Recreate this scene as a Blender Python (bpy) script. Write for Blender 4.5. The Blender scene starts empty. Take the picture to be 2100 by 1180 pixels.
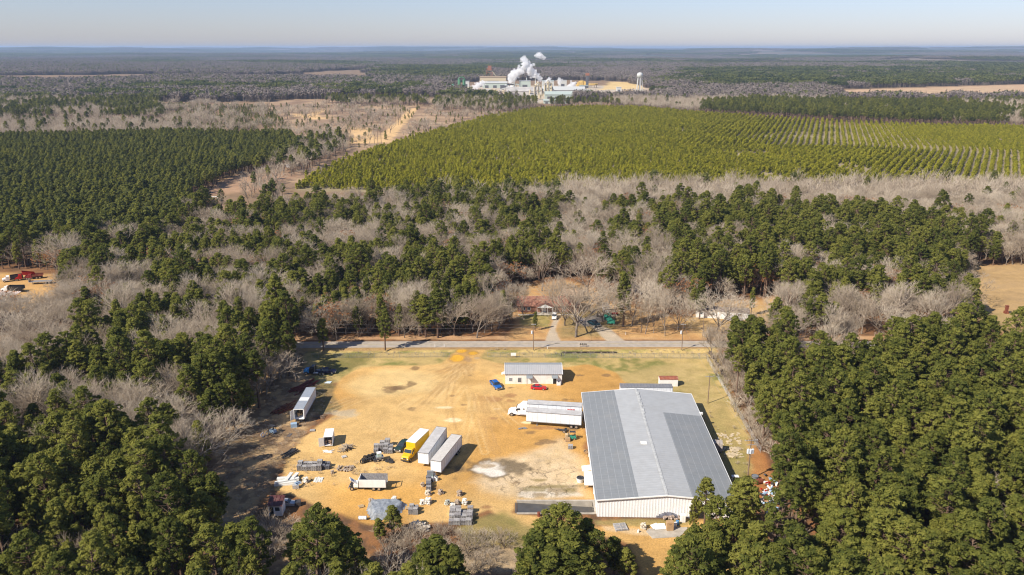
import bpy, math, random
import numpy as np
from mathutils import Vector, Matrix, Euler

SC = bpy.context.scene
COL = SC.collection
R = math.radians
random.seed(7)
RNG = np.random.default_rng(11)

# ------------------------------------------------------------------ camera, sky, sun, exposure
CAM_H, FPX, HORIZON = 96.0, 1640.0, 98.0          # drone height (m), focal length and horizon row of the 2100 px wide photograph
PITCH = math.atan((590 - HORIZON) / FPX)
cam_d = bpy.data.cameras.new('camera'); cam = bpy.data.objects.new('camera', cam_d); COL.objects.link(cam)
cam_d.sensor_width = 36; cam_d.lens = 36 * FPX / 2100; cam_d.clip_start = 1; cam_d.clip_end = 120000
cam.location = (0, 0, CAM_H); cam.rotation_euler = (R(90) - PITCH, 0, 0)
SC.camera = cam
SUN_EL, SUN_AZ = R(41), R(216)                     # azimuth of the sun seen from the scene, counter-clockwise from +x
world = bpy.data.worlds.new('World'); SC.world = world; world.use_nodes = True
wn = world.node_tree.nodes; wl = world.node_tree.links
bg = wn['Background']
sky = wn.new('ShaderNodeTexSky'); sky.sky_type = 'NISHITA'; sky.sun_disc = False
sky.sun_elevation = SUN_EL; sky.sun_rotation = R(90) - SUN_AZ
sky.air_density = 1.0; sky.dust_density = .3; sky.ozone_density = 3.0; sky.altitude = 100
tint = wn.new('ShaderNodeVectorMath'); tint.operation = 'MULTIPLY'; tint.inputs[1].default_value = (.95, .91, 1.02)   # a thin veil of blue grey
wl.new(sky.outputs[0], tint.inputs[0]); gc = wn.new('ShaderNodeTexCoord'); sz = wn.new('ShaderNodeSeparateXYZ'); wl.new(gc.outputs['Generated'], sz.inputs[0])
veil = wn.new('ShaderNodeValToRGB')   # dusty blue grey air dims the sky low down
veil.color_ramp.elements[0].color = (.54, .56, .66, 1); veil.color_ramp.elements[1].position = .17; veil.color_ramp.elements[1].color = (.76, .75, .74, 1)
wl.new(sz.outputs[2], veil.inputs[0]); dim = wn.new('ShaderNodeVectorMath'); dim.operation = 'MULTIPLY'; wl.new(tint.outputs[0], dim.inputs[0]); wl.new(veil.outputs[0], dim.inputs[1])
wl.new(dim.outputs[0], bg.inputs[0]); bg.inputs[1].default_value = 0.12
sun_d = bpy.data.lights.new('sun', 'SUN'); sun = bpy.data.objects.new('sun', sun_d); COL.objects.link(sun)
sun_d.energy = 4.7; sun_d.angle = R(0.53); sun_d.color = (1.0, 0.93, 0.82)
_sd = Vector((math.cos(SUN_EL) * math.cos(SUN_AZ), math.cos(SUN_EL) * math.sin(SUN_AZ), math.sin(SUN_EL)))
sun.rotation_euler = _sd.to_track_quat('Z', 'Y').to_euler(); sun.location = (-200, -100, 300)
SC.view_settings.view_transform = 'Standard'; SC.view_settings.look = 'None'
SC.view_settings.exposure = 0.62; SC.view_settings.gamma = 1.0
SC.render.engine = 'CYCLES'
cy = SC.cycles
cy.max_bounces = 5; cy.diffuse_bounces = 2; cy.glossy_bounces = 2; cy.transmission_bounces = 2; cy.transparent_max_bounces = 8; cy.volume_bounces = 4
cy.caustics_reflective = False; cy.caustics_refractive = False
cy.use_denoising = True; cy.denoiser = 'OPENIMAGEDENOISE'; cy.denoising_input_passes = 'RGB_ALBEDO_NORMAL'
cy.pixel_filter_type = 'BLACKMAN_HARRIS'; cy.filter_width = 1.15
cy.sample_clamp_indirect = 4

# ------------------------------------------------------------------ places: a photo pixel on a level plane -> metres
_S, _C = math.sin(PITCH), math.cos(PITCH)
def at(px, py, z=0.0):
    dx = (px - 1050) / FPX; dy = (py - 590) / FPX
    Z = (CAM_H - z) / (_S + dy * _C)
    return Vector((dx * Z, (_C - dy * _S) * Z, z))
def proj(x, y, z):
    d = CAM_H - z; Z = np.maximum(y * _C + d * _S, 1.0); Y = d * _C - y * _S
    return 1050 + FPX * x / Z, 590 + FPX * Y / Z
def hyp(a, b): return math.hypot(b[0] - a[0], b[1] - a[1])
def heading(a, b): return math.atan2(b[1] - a[1], b[0] - a[0])

def _hash(ix, iy, seed):
    h = (ix.astype(np.int64) * 374761393 + iy.astype(np.int64) * 668265263 + seed * 1442695041) & 0x7fffffff
    h = ((h ^ (h >> 13)) * 1274126177) & 0x7fffffff
    return ((h ^ (h >> 16)) & 0xffff) / 65535.0
def vn(x, y, s, seed=0):
    x = np.asarray(x, float) / s; y = np.asarray(y, float) / s
    ix = np.floor(x); iy = np.floor(y); fx = x - ix; fy = y - iy
    fx = fx * fx * (3 - 2 * fx); fy = fy * fy * (3 - 2 * fy)
    a = _hash(ix, iy, seed); b = _hash(ix + 1, iy, seed); c = _hash(ix, iy + 1, seed); d = _hash(ix + 1, iy + 1, seed)
    return (a * (1 - fx) + b * fx) * (1 - fy) + (c * (1 - fx) + d * fx) * fy
def fbm(x, y, s, seed=0, o=4):
    t = 0; a = .5; n = 0
    for k in range(o):
        t = t + a * vn(x, y, s, seed + k * 17); n += a; a *= .5; s *= .5
    return t / n
def sstep(a, b, v):
    t = np.clip((v - a) / (b - a), 0, 1); return t * t * (3 - 2 * t)
def sdf(poly, X, Y):
    """signed distance to a polygon, negative inside"""
    P = np.array([(p[0], p[1]) for p in poly], float); Q = np.roll(P, -1, 0)
    d = np.full(X.shape, 1e18); ins = np.zeros(X.shape, bool)
    for (x0, y0), (x1, y1) in zip(P, Q):
        ex, ey = x1 - x0, y1 - y0; wx, wy = X - x0, Y - y0
        t = np.clip((wx * ex + wy * ey) / max(ex * ex + ey * ey, 1e-9), 0, 1)
        d = np.minimum(d, (wx - ex * t) ** 2 + (wy - ey * t) ** 2)
        if abs(y1 - y0) > 1e-9:
            c = ((y0 <= Y) & (Y < y1)) | ((y1 <= Y) & (Y < y0))
            ins ^= c & (X < x0 + (Y - y0) * ex / (y1 - y0))
    d = np.sqrt(d)
    return np.where(ins, -d, d)
def inside(poly, X, Y):
    P = list(poly); ins = np.zeros(X.shape, bool)
    for (x0, y0), (x1, y1) in zip(P, P[1:] + P[:1]):
        if abs(y1 - y0) > 1e-9:
            c = ((y0 <= Y) & (Y < y1)) | ((y1 <= Y) & (Y < y0))
            ins ^= c & (X < x0 + (Y - y0) * (x1 - x0) / (y1 - y0))
    return ins
def W(pts): return [tuple(at(*p)[:2]) for p in pts]

# ------------------------------------------------------------------ materials
MATS = {}
def nd(nt, t, **kw):
    n = nt.nodes.new(t)
    for k, v in kw.items(): setattr(n, k, v)
    return n
def mat(name, col, rough=.7, metal=0, var=.15, scale=1.5, spec=.3, dirt=None, dirt_amt=.35, dirt_scale=.6):
    if name in MATS: return MATS[name]
    m = bpy.data.materials.new(name); m.use_nodes = True; nt = m.node_tree; b = nt.nodes['Principled BSDF']
    tc = nd(nt, 'ShaderNodeTexCoord'); nz = nd(nt, 'ShaderNodeTexNoise'); nz.inputs['Scale'].default_value = scale; nz.inputs['Detail'].default_value = 5
    nt.links.new(tc.outputs['Object'], nz.inputs['Vector'])
    mr = nd(nt, 'ShaderNodeMapRange'); mr.inputs[1].default_value = .3; mr.inputs[2].default_value = .7
    mr.inputs[3].default_value = 1 - var; mr.inputs[4].default_value = 1 + var
    nt.links.new(nz.outputs[0], mr.inputs[0])
    mx = nd(nt, 'ShaderNodeVectorMath', operation='SCALE'); mx.inputs[0].default_value = col[:3]
    nt.links.new(mr.outputs[0], mx.inputs['Scale'])
    out = mx.outputs[0]
    if dirt:
        n2 = nd(nt, 'ShaderNodeTexNoise'); n2.inputs['Scale'].default_value = dirt_scale; n2.inputs['Detail'].default_value = 7; n2.inputs['Roughness'].default_value = .7
        nt.links.new(tc.outputs['Object'], n2.inputs['Vector'])
        r2 = nd(nt, 'ShaderNodeMapRange'); r2.inputs[1].default_value = .48; r2.inputs[2].default_value = .72; r2.inputs[3].default_value = 0; r2.inputs[4].default_value = dirt_amt
        nt.links.new(n2.outputs[0], r2.inputs[0])
        mm = nd(nt, 'ShaderNodeMix', data_type='RGBA'); mm.inputs[7].default_value = (*dirt, 1)
        nt.links.new(r2.outputs[0], mm.inputs[0]); nt.links.new(out, mm.inputs[6]); out = mm.outputs[2]
    nt.links.new(out, b.inputs['Base Color'])
    b.inputs['Roughness'].default_value = rough; b.inputs['Metallic'].default_value = metal
    b.inputs['Specular IOR Level'].default_value = spec
    MATS[name] = m; return m

WHITE = mat('white_paint', (.80, .79, .76), .45, var=.04, dirt=(.45, .38, .28), dirt_amt=.3)
TRAILER = mat('trailer_skin', (.78, .79, .80), .4, var=.05, dirt=(.42, .37, .3), dirt_amt=.3, dirt_scale=.9)
TRAILER_ROOF = mat('trailer_roof_skin', (.50, .48, .45), .5, var=.12, scale=.8, dirt=(.3, .26, .22), dirt_amt=.5)
GREY_ROOF = mat('galvanised_roof', (.33, .36, .37), .45, .3, var=.1, dirt=(.35, .27, .2), dirt_amt=.25)
RUBBER = mat('tyre_rubber', (.025, .025, .027), .85, var=.3, scale=6, dirt=(.2, .15, .09), dirt_amt=.35)
STEEL = mat('grey_steel', (.34, .35, .36), .45, .5, var=.12)
DARK = mat('dark_steel', (.05, .05, .055), .6, .2, var=.25, dirt=(.16, .11, .07), dirt_amt=.4)
GLASS = mat('dark_glass', (.03, .04, .05), .08, 0, var=.1, spec=.6)
CHROME = mat('rim_metal', (.6, .6, .6), .3, .8, var=.1)
BLACKHOLE = mat('painted_interior_dark', (.02, .018, .016), .9, var=.2)  # near black stands in for the unlit inside of doorways
WOOD = mat('weathered_wood', (.36, .29, .21), .85, var=.35, scale=3, dirt=(.2, .16, .12))
GREYWOOD = mat('grey_pallet_wood', (.30, .28, .27), .85, var=.35, scale=4, dirt=(.42, .36, .3))
TAN = mat('tan_wood', (.55, .40, .22), .8, var=.2, scale=2)
CARD = mat('brown_board', (.42, .27, .14), .8, var=.12)
STONE = mat('cream_stone', (.56, .49, .39), .85, var=.3, scale=1.8, dirt=(.3, .22, .15), dirt_amt=.5, dirt_scale=1.2)
CONCRETE = mat('concrete', (.42, .37, .30), .85, var=.18, scale=.7, dirt=(.25, .2, .14), dirt_amt=.5)
CONC_DARK = mat('dark_concrete', (.085, .082, .078), .55, var=.2, scale=.5, dirt=(.14, .11, .08), dirt_amt=.5, dirt_scale=.35)  # far darker than the other concrete, for the ramp floor
POLEWOOD = mat('pole_wood', (.22, .15, .10), .85, var=.25, scale=2)
RUST = mat('rusty_steel', (.20, .06, .035), .8, .1, var=.35, scale=2, dirt=(.33, .16, .08), dirt_amt=.5)
REDROOF = mat('rust_red_roof', (.30, .10, .055), .7, .1, var=.25, scale=1.2, dirt=(.5, .46, .42), dirt_amt=.5)
BLUE = mat('blue_car_paint', (.02, .13, .42), .25, .2, var=.04, spec=.5)
RED = mat('red_car_paint', (.50, .012, .012), .25, .1, var=.04, spec=.5)
YELLOW = mat('yellow_truck_paint', (.75, .42, .015), .35, var=.05)
GREENP = mat('dark_green_paint', (.025, .05, .04), .3, .1, var=.1, spec=.5)
TEAL = mat('green_plastic', (.04, .26, .17), .6, var=.2)
LIGHTBLUE = mat('pale_blue_paint', (.30, .42, .55), .5, var=.1)
TARP = mat('grey_plastic_sheet', (.23, .25, .27), .35, var=.3, scale=1.3, dirt=(.45, .45, .45), dirt_amt=.6, dirt_scale=1.5)
BRICK = mat('house_brick', (.30, .15, .10), .85, var=.25, scale=5)
SHINGLE = mat('brown_shingle', (.30, .14, .09), .85, var=.2, scale=1.5)
LAMP_GLASS = mat('headlight_glass', (.7, .7, .68), .15, var=.03, spec=.6)
BLACKP = mat('black_paint', (.016, .018, .022), .3, .1, var=.2, spec=.5)
SILVER = mat('silver_paint', (.48, .48, .48), .3, .5, var=.05)

# ------------------------------------------------------------------ mesh builder
class MB:
    def __init__(s): s.v = []; s.f = []; s.m = []
    def add(s, vs, fs, mi=0):
        o = len(s.v); s.v += [tuple(v) for v in vs]; s.f += [tuple(i + o for i in f) for f in fs]; s.m += [mi] * len(fs); return s
    def box(s, c, d, rz=0, mi=0, tilt=None):
        x, y, z = d[0] / 2, d[1] / 2, d[2] / 2
        vs = [Vector((a * x, b * y, e * z)) for e in (-1, 1) for b in (-1, 1) for a in (-1, 1)]
        M = Euler((tilt[0] if tilt else 0, tilt[1] if tilt else 0, rz)).to_matrix()
        vs = [M @ v + Vector(c) for v in vs]
        return s.add(vs, [(0, 2, 3, 1), (4, 5, 7, 6), (0, 1, 5, 4), (2, 6, 7, 3), (0, 4, 6, 2), (1, 3, 7, 5)], mi)
    def bx(s, x0, x1, y0, y1, z0, z1, mi=0):
        return s.box(((x0 + x1) / 2, (y0 + y1) / 2, (z0 + z1) / 2), (x1 - x0, y1 - y0, z1 - z0), 0, mi)
    def prism(s, prof, y0, y1, mi=0, axis='y', taper=None):
        """profile in (x, z) extruded along y (or (y, z) along x)"""
        n = len(prof); vs = []
        for y in (y0, y1):
            for a, b in prof: vs.append((a, y, b) if axis == 'y' else (y, a, b))
        fs = [tuple(range(n)), tuple(range(2 * n - 1, n - 1, -1))] + [(i, i + n, (i + 1) % n + n, (i + 1) % n) for i in range(n)]
        return s.add(vs, fs, mi)
    def loft(s, rings, mi=0, cap=True):
        n = len(rings[0]); vs = [p for r in rings for p in r]; fs = []
        for k in range(len(rings) - 1):
            for i in range(n):
                j = (i + 1) % n; fs.append((k * n + i, k * n + j, (k + 1) * n + j, (k + 1) * n + i))
        if cap: fs += [tuple(range(n - 1, -1, -1)), tuple((len(rings) - 1) * n + i for i in range(n))]
        return s.add(vs, fs, mi)
    def tube(s, p0, p1, r0, r1=None, n=8, mi=0, cap=True):
        p0, p1 = Vector(p0), Vector(p1); r1 = r0 if r1 is None else r1
        d = (p1 - p0).normalized(); u = d.orthogonal().normalized(); w = d.cross(u)
        ring = lambda p, r: [p + (u * math.cos(2 * math.pi * k / n) + w * math.sin(2 * math.pi * k / n)) * r for k in range(n)]
        return s.loft([ring(p0, r0), ring(p1, r1)], mi, cap)
    def torus(s, c, axis, Rr, r, n=14, m=6, mi=0):
        d = Vector(axis).normalized(); u = d.orthogonal().normalized(); w = d.cross(u); c = Vector(c); vs = []; fs = []
        for i in range(n):
            a = 2 * math.pi * i / n; e = u * math.cos(a) + w * math.sin(a)
            for j in range(m):
                b = 2 * math.pi * j / m; vs.append(c + e * (Rr + r * math.cos(b)) + d * (r * math.sin(b)))
        for i in range(n):
            for j in range(m):
                fs.append((i * m + j, ((i + 1) % n) * m + j, ((i + 1) % n) * m + (j + 1) % m, i * m + (j + 1) % m))
        return s.add(vs, fs, mi)
    def blob(s, c, r, rnd, mi=0, rough=.25, n=7, m=5):
        """lumpy closed stone-like solid"""
        vs = [Vector((0, 0, -1))]; fs = []
        for j in range(1, m):
            t = math.pi * j / m
            for i in range(n):
                a = 2 * math.pi * i / n; vs.append(Vector((math.sin(t) * math.cos(a), math.sin(t) * math.sin(a), -math.cos(t))))
        vs.append(Vector((0, 0, 1)))
        vs = [Vector((v.x * r[0], v.y * r[1], v.z * r[2])) * (1 + rnd.uniform(-rough, rough)) + Vector(c) for v in vs]
        top = len(vs) - 1
        for i in range(n):
            fs.append((0, 1 + (i + 1) % n, 1 + i)); fs.append((top, top - n + i, top - n + (i + 1) % n))
            for j in range(m - 2):
                a = 1 + j * n; fs.append((a + i, a + (i + 1) % n, a + n + (i + 1) % n, a + n + i))
        return s.add(vs, fs, mi)
    def build(s, name, mats, parent=None, smooth=False, label=None):
        me = bpy.data.meshes.new(name); me.from_pydata(s.v, [], s.f)
        for m in (mats if isinstance(mats, (list, tuple)) else [mats]): me.materials.append(m)
        me.polygons.foreach_set('material_index', s.m)
        if smooth: me.polygons.foreach_set('use_smooth', [True] * len(s.f))
        me.update()
        o = bpy.data.objects.new(name, me); COL.objects.link(o)
        if parent: o.parent = parent
        if label: o['label'] = label
        return o
def tag(o, label, cat, group=None, kind=None):
    o['label'] = label
    if cat: o['category'] = cat
    if group: o['group'] = group
    if kind: o['kind'] = kind
    return o
def thing(name, label, cat, loc=(0, 0, 0), rz=0, group=None):
    o = bpy.data.objects.new(name, None); COL.objects.link(o); o.location = loc; o.rotation_euler = (0, 0, rz)
    o.empty_display_size = .3
    return tag(o, label, cat, group)
def struct(o): o['kind'] = 'structure'; return o
def copy_tree(o, parent=None):
    c = o.copy(); COL.objects.link(c)
    if parent: c.parent = parent
    for ch in list(o.children): copy_tree(ch, c)
    return c
def copy_at(o, loc, rz, label=None, group=None, s=None):
    c = copy_tree(o); c.location = loc; c.rotation_euler = (0, 0, rz)
    if s: c.scale = (s, s, s) if not isinstance(s, tuple) else s
    if label: c['label'] = label
    if group: c['group'] = group
    return c
def mesh_np(name, V, F, mats, mi=None, tint=None, smooth=False):
    """V (n,3), F (m,k) faces all with k corners"""
    me = bpy.data.meshes.new(name); n, m, k = len(V), len(F), F.shape[1]
    me.vertices.add(n); me.vertices.foreach_set('co', np.asarray(V, np.float32).ravel())
    me.loops.add(m * k); me.loops.foreach_set('vertex_index', F.astype(np.int32).ravel())
    me.polygons.add(m); me.polygons.foreach_set('loop_start', np.arange(0, m * k, k, dtype=np.int32)); me.polygons.foreach_set('loop_total', np.full(m, k, np.int32))
    for q in mats: me.materials.append(q)
    if mi is not None: me.polygons.foreach_set('material_index', np.asarray(mi, np.int32))
    if tint is not None:
        a = me.attributes.new('tint', 'FLOAT', 'POINT'); a.data.foreach_set('value', np.asarray(tint, np.float32))
    if smooth: me.polygons.foreach_set('use_smooth', np.ones(m, bool))
    me.update(calc_edges=True); me.validate(); return me
# ------------------------------------------------------------------ ground
DITCH_Y = 247.0
RAMP = (1.3, 17.6, 150.9, 155.2)     # x0, x1, y0, y1 of the sunken loading ramp
def ground_h(x, y):
    r = np.hypot(x, y)
    h = sstep(1800, 6500, r) * (fbm(x, y, 1500, 5, 3) - .45) * 50
    h = h + sstep(7500, 15000, r) * (fbm(x, y, 4200, 9, 4) - .33) * 190
    return h
def terrain(x, y):
    h = ground_h(x, y)
    d = np.exp(-((y - DITCH_Y - .6 * (vn(x, y * 0, 9, 3) - .5)) / 1.25) ** 2) * .75 * ((y > 240) & (y < 254)) * (np.abs(x) < 120)
    d = d * (1 - np.exp(-((x + 16) / 6.5) ** 2))
    h = h - d
    m = (x > RAMP[0] + .1) & (x < RAMP[1] + .3) & (y > RAMP[2] - .2) & (y < RAMP[3] + .2)
    return np.where(m, -1.9, h)
def lines(segs):
    out = []
    for a, b, s in segs:
        n = max(1, int(round((b - a) / s))); out += list(np.linspace(a, b, n, endpoint=False))
    return np.array(out + [segs[-1][1]])
GX = lines([(-42000, -12000, 1500), (-12000, -4000, 400), (-4000, -1400, 80), (-1400, -500, 15), (-500, -180, 4), (-180, -82, 1.2), (-82, 66, .3), (66, 110, .8), (110, 200, 2), (200, 500, 5), (500, 1400, 15), (1400, 4000, 80), (4000, 12000, 400), (12000, 42000, 1500)])
GY = lines([(-400, 0, 60), (0, 100, 8), (100, 122, 1), (122, 262, .3), (262, 320, .8), (320, 470, 2.5), (470, 1400, 7), (1400, 2600, 20), (2600, 6000, 60), (6000, 14000, 250), (14000, 42000, 1200)])
XX, YY = np.meshgrid(GX, GY); XX = XX.ravel(); YY = YY.ravel()
ZZ = terrain(XX, YY)
col = np.zeros((len(XX), 3)); crack = np.zeros(len(XX))
n1 = fbm(XX, YY, 9, 1); n2 = fbm(XX, YY, 2.2, 2, 3); n3 = fbm(XX, YY, 30, 3); n4 = vn(XX, YY, .8, 4); nb = fbm(XX, YY, 90, 6)
mixc = lambda a, b, t: np.asarray(a)[None, :] * (1 - t[:, None]) + np.asarray(b)[None, :] * t[:, None]
def over(c, t):
    global col
    c = np.asarray(c, float); c = c[None, :] if c.ndim == 1 else c
    t = np.clip(t, 0, 1)[:, None]; col = col * (1 - t) + c * t
def zone(pts, c, soft=1.0, wob=2.0, amt=1.0, world=False):
    P = pts if world else W(pts)
    d = sdf(P, XX, YY) + (n1 - .5) * wob * 2 + (n2 - .5) * wob
    over(c, (1 - sstep(-soft, soft, d)) * amt)
def spot(px, py, rx, ry, c, amt=.8, wob=.5, rot=0, soft=.35):
    p = at(px, py); dx, dy = XX - p.x, YY - p.y
    if rot: dx, dy = dx * math.cos(rot) + dy * math.sin(rot), -dx * math.sin(rot) + dy * math.cos(rot)
    d = np.hypot(dx / rx, dy / ry) + (n2 - .5) * wob * 2 + (n1 - .5) * wob
    over(c, (1 - sstep(1 - soft, 1 + soft, d)) * amt)
LITTER = mixc((.13, .075, .042), (.25, .12, .05), sstep(.35, .7, n2))
col[:] = LITTER
far = sstep(330, 480, YY)
over(mixc((.21, .15, .10), (.27, .17, .09), n1), far)
over(mixc((.085, .095, .06), (.20, .155, .115), sstep(.4, .6, fbm(XX, YY, 900, 12))), sstep(2500, 6000, YY))
OCHRE = mixc((.49, .27, .078), (.60, .385, .15), sstep(.35, .68, n3)); OCHRE = OCHRE * (0.88 + .24 * n2)[:, None]
STRAW = mixc((.40, .29, .11), (.50, .37, .16), n2)
OLIVE = mixc((.20, .19, .055), (.30, .24, .085), n2)
# grass and dead grass round the lot
GR = mixc((.20, .19, .055), (.46, .33, .13), sstep(.34, .62, n1 * .6 + n2 * .4))
zone([(560, 714), (1470, 711), (1500, 800), (1545, 900), (1585, 985), (1520, 1000), (1480, 990), (1400, 805), (1250, 800), (1000, 770), (640, 790), (600, 770)], GR, 1.2, 1.2)
zone([(1270, 770), (1425, 738), (1490, 830), (1440, 850), (1400, 800), (1300, 800)], STRAW, 2, 2, .8)
zone([(1440, 850), (1490, 830), (1545, 960), (1500, 985), (1460, 940)], mixc((.42, .29, .12), (.27, .23, .08), n2), 1.5, 1.5, .8)
zone([(1490, 930), (1530, 930), (1545, 980), (1495, 990)], OLIVE, 1, 1, .7)
zone([(1535, 900), (1570, 930), (1600, 1000), (1560, 1040), (1540, 990)], (.36, .15, .05), 1.2, 1.5, .85)
# leaf litter along the west wood
zone([(430, 1180), (440, 900), (560, 700), (625, 715), (640, 800), (655, 850), (600, 910), (560, 960), (530, 1060), (700, 1090), (780, 1180)], mixc((.24, .155, .085), (.42, .28, .14), sstep(.4, .62, n2)), 1.5, 2.5)
zone([(640, 725), (780, 722), (760, 745), (690, 770), (650, 760)], OLIVE * .75, 1.2, 1.5, .8)
zone([(640, 790), (690, 775), (715, 840), (650, 850)], mixc((.17, .15, .05), (.30, .22, .1), n2), 1.2, 1.5, .7)
# bare ochre dirt
LOT = [(690, 782), (740, 752), (850, 750), (905, 745), (935, 722), (940, 712), (1000, 712), (985, 735), (1050, 752), (1160, 752), (1205, 748), (1265, 765), (1290, 790), (1300, 803), (1200, 805), (1197, 880), (1222, 1040), (1060, 1033), (1055, 1050), (1200, 1078), (1540, 1062), (1500, 1180), (1320, 1180), (1290, 1115), (1180, 1090), (1075, 1085), (1000, 1048), (950, 1075), (760, 1075), (650, 1040), (570, 1003), (600, 925), (650, 875), (700, 835), (680, 805)]
zone(LOT, OCHRE, .8, 1.1)
zone([(700, 790), (790, 758), (900, 770), (880, 800), (760, 815)], (.66, .49, .23), 3, 2, .55)
zone([(640, 985), (760, 1000), (900, 985), (890, 1035), (700, 1045)], (.60, .33, .085), 3, 2, .6)
zone([(960, 1060), (1045, 1050), (1100, 1095), (1080, 1125), (960, 1130), (930, 1090)], mixc((.19, .17, .05), (.32, .24, .09), n2), 1.2, 1.2, .9)
zone([(880, 1115), (1110, 1122), (1110, 1180), (820, 1180)], mixc((.27, .20, .12), (.42, .31, .18), n2), 1.5, 2, .9)
zone([(1215, 1066), (1420, 1066), (1410, 1078), (1220, 1080)], mixc((.22, .18, .06), (.34, .25, .1), n2), .6, .6, .85)
zone([(1230, 1076), (1290, 1084), (1335, 1088), (1330, 1098), (1240, 1090)], (.60, .44, .25), .6, .6, .8)
# pale worn hardstanding by the ramp, cracked
zone([(1010, 945), (1150, 905), (1190, 935), (1205, 1020), (1080, 1025), (1000, 1020), (960, 990)], mixc((.58, .42, .22), (.66, .53, .36), n2), 2.5, 2.2, .8)
zone([(1060, 998), (1180, 992), (1195, 1018), (1060, 1024)], mixc((.64, .55, .42), (.35, .27, .17), sstep(.45, .62, n2)), .8, 1.0, .9)
crack = np.maximum(crack, (1 - sstep(-2, 2, sdf(W([(1045, 955), (1140, 935), (1190, 960), (1200, 1020), (1030, 1025), (985, 1005)]), XX, YY) + (n1 - .5) * 6)))
spot(1010, 963, 7.5, 4.6, (.11, .085, .055), .8, .8)
spot(1003, 962, 3.4, 3.0, (.70, .62, .51), .95, .6)
spot(1015, 970, 2.6, 1.5, (.72, .65, .55), .9, .5)
spot(998, 956, 2.0, 1.0, (.38, .28, .17), .9, .5)
for a in [(1140, 998, 6, 1.0), (1090, 1003, 3.5, 1.2), (1105, 985, 2.6, .8), (1168, 1005, 2.5, 1.5)]: spot(*a, (.25, .19, .075), .75, .8)
for a in [(842, 789, 1.6, 2.2), (820, 796, 1.8, 1.6), (797, 800, 2.1, 2.2), (811, 797, 1.5, 1.2), (845, 838, 1.3, 1.6), (952, 831, 1.0, .9), (929, 812, .8, .7), (1124, 906, 2.2, 1.2), (1103, 911, 1.4, 1.0), (1085, 888, 1.6, 1.3), (1048, 795, 1.1, .9), (1243, 770, 1.6, 1.3), (1191, 770, 1.6, .8), (853, 755, 1.6, 1.6), (965, 770, .8, .6), (1160, 820, 1.6, 1.1), (1062, 990, 1.5, .8), (1170, 880, 2.4, 1.2)]:
    spot(a[0], a[1], a[2] * .85, a[3] * .85, (.17, .105, .055), .68, .8)
for a in [(1009, 818, 2.6, 2.2), (1022, 820, 2.0, 1.4), (1048, 812, 1.5, 1.6), (1012, 858, 1.6, 1.0), (1046, 822, 1.5, 1.2), (1000, 1040, 1.5, .8), (880, 1000, 2.4, 1.2), (1118, 878, 4, .9)]:
    spot(*a, (.33, .17, .075), .75, .7)
for a in [(911, 836, 2.4, .7), (1018, 839, .9, .4), (930, 862, 2.2, 1.3), (1081, 867, 1.5, .8)]: spot(*a, (.74, .58, .34), .9, .25)
spot(705, 850, 4.2, 3.2, (.45, .40, .30), .6, .6)
# ochre puddles at the entrance
for a in [(938, 735, 2.2, 3.2), (948, 720, 1.7, 2.0), (971, 724, 1.7, 1.9)]:
    spot(a[0], a[1], a[2] * 1.25, a[3] * 1.2, (.28, .17, .08), .8, .35); spot(*a, (.68, .36, .04), .95, .3)
spot(978, 735, 1.0, 1.2, (.5, .36, .2), .8, .3); spot(960, 738, 1.4, 3.0, (.38, .24, .13), .7, .6)
spot(975, 714, 3.5, 1.2, (.40, .24, .12), .6, .6)
# wheel tracks across the lot
for k in range(44):
    q = random.random(); x0, y0 = 960 + random.uniform(-25, 25), 738 + random.uniform(0, 8); x1, y1 = random.choice([(1030, 870), (800, 880), (760, 960), (980, 930), (1150, 780), (700, 830)])
    a, b = at(x0, y0), at(x1 + random.uniform(-40, 40), y1 + random.uniform(-15, 15)); c = (a + b) / 2 + Vector((random.uniform(-8, 8), random.uniform(-6, 6), 0))
    d = np.full(XX.shape, 1e9); box = (YY < 236) & (YY > 130) & (np.abs(XX) < 70)
    for t in np.linspace(0, 1, 40):
        p = a * (1 - t) ** 2 + c * 2 * t * (1 - t) + b * t * t; d[box] = np.minimum(d[box], np.hypot(XX[box] - p.x, (YY[box] - p.y) * .8))
    cc = random.choice([(.40, .23, .09), (.68, .48, .22), (.46, .27, .1)]); over(cc, np.exp(-((d - .9) / .28) ** 2) * .38 * box * sstep(.3, .6, n1))
# road shoulder, ditch, yards over the road
zone([(-400, 690), (2600, 690), (2600, 697), (-400, 697)], mixc((.40, .22, .11), (.52, .33, .17), n2), 1.0, 1.2)
zone([(620, 712), (1455, 709), (1455, 716), (620, 718)], mixc((.42, .27, .12), (.27, .16, .07), n2), .5, .5, .9)
YARD = [(1050, 697), (1055, 660), (1030, 640), (1040, 590), (1160, 575), (1250, 600), (1330, 640), (1420, 655), (1440, 620), (1600, 610), (1600, 660), (1460, 696)]
zone(YARD, mixc((.42, .22, .085), (.52, .33, .14), n2), 2, 2.5)
zone([(1065, 668), (1065, 645), (1135, 645), (1125, 672)], OLIVE * 1.1, 1, 1.2, .8)
zone([(1150, 690), (1150, 640), (1240, 625), (1290, 650), (1230, 690)], mixc((.20, .17, .06), (.32, .22, .1), n2), 2, 2, .8)
zone([(1400, 655), (1560, 625), (1600, 655), (1440, 690)], (.54, .36, .15), 2, 2.5, .7)
GRAVEL = mixc((.40, .33, .24), (.50, .41, .30), n2)
zone([(1118, 700), (1148, 700), (1138, 676), (1148, 655), (1136, 650), (1128, 675)], GRAVEL, .5, .4, .95)
zone([(1245, 700), (1282, 700), (1252, 676), (1216, 662), (1180, 645), (1172, 648), (1212, 670)], GRAVEL, .6, .5, .95)
zone([(1180, 660), (1240, 640), (1250, 655), (1200, 672)], (.27, .25, .24), 1, 1, .7)
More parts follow.
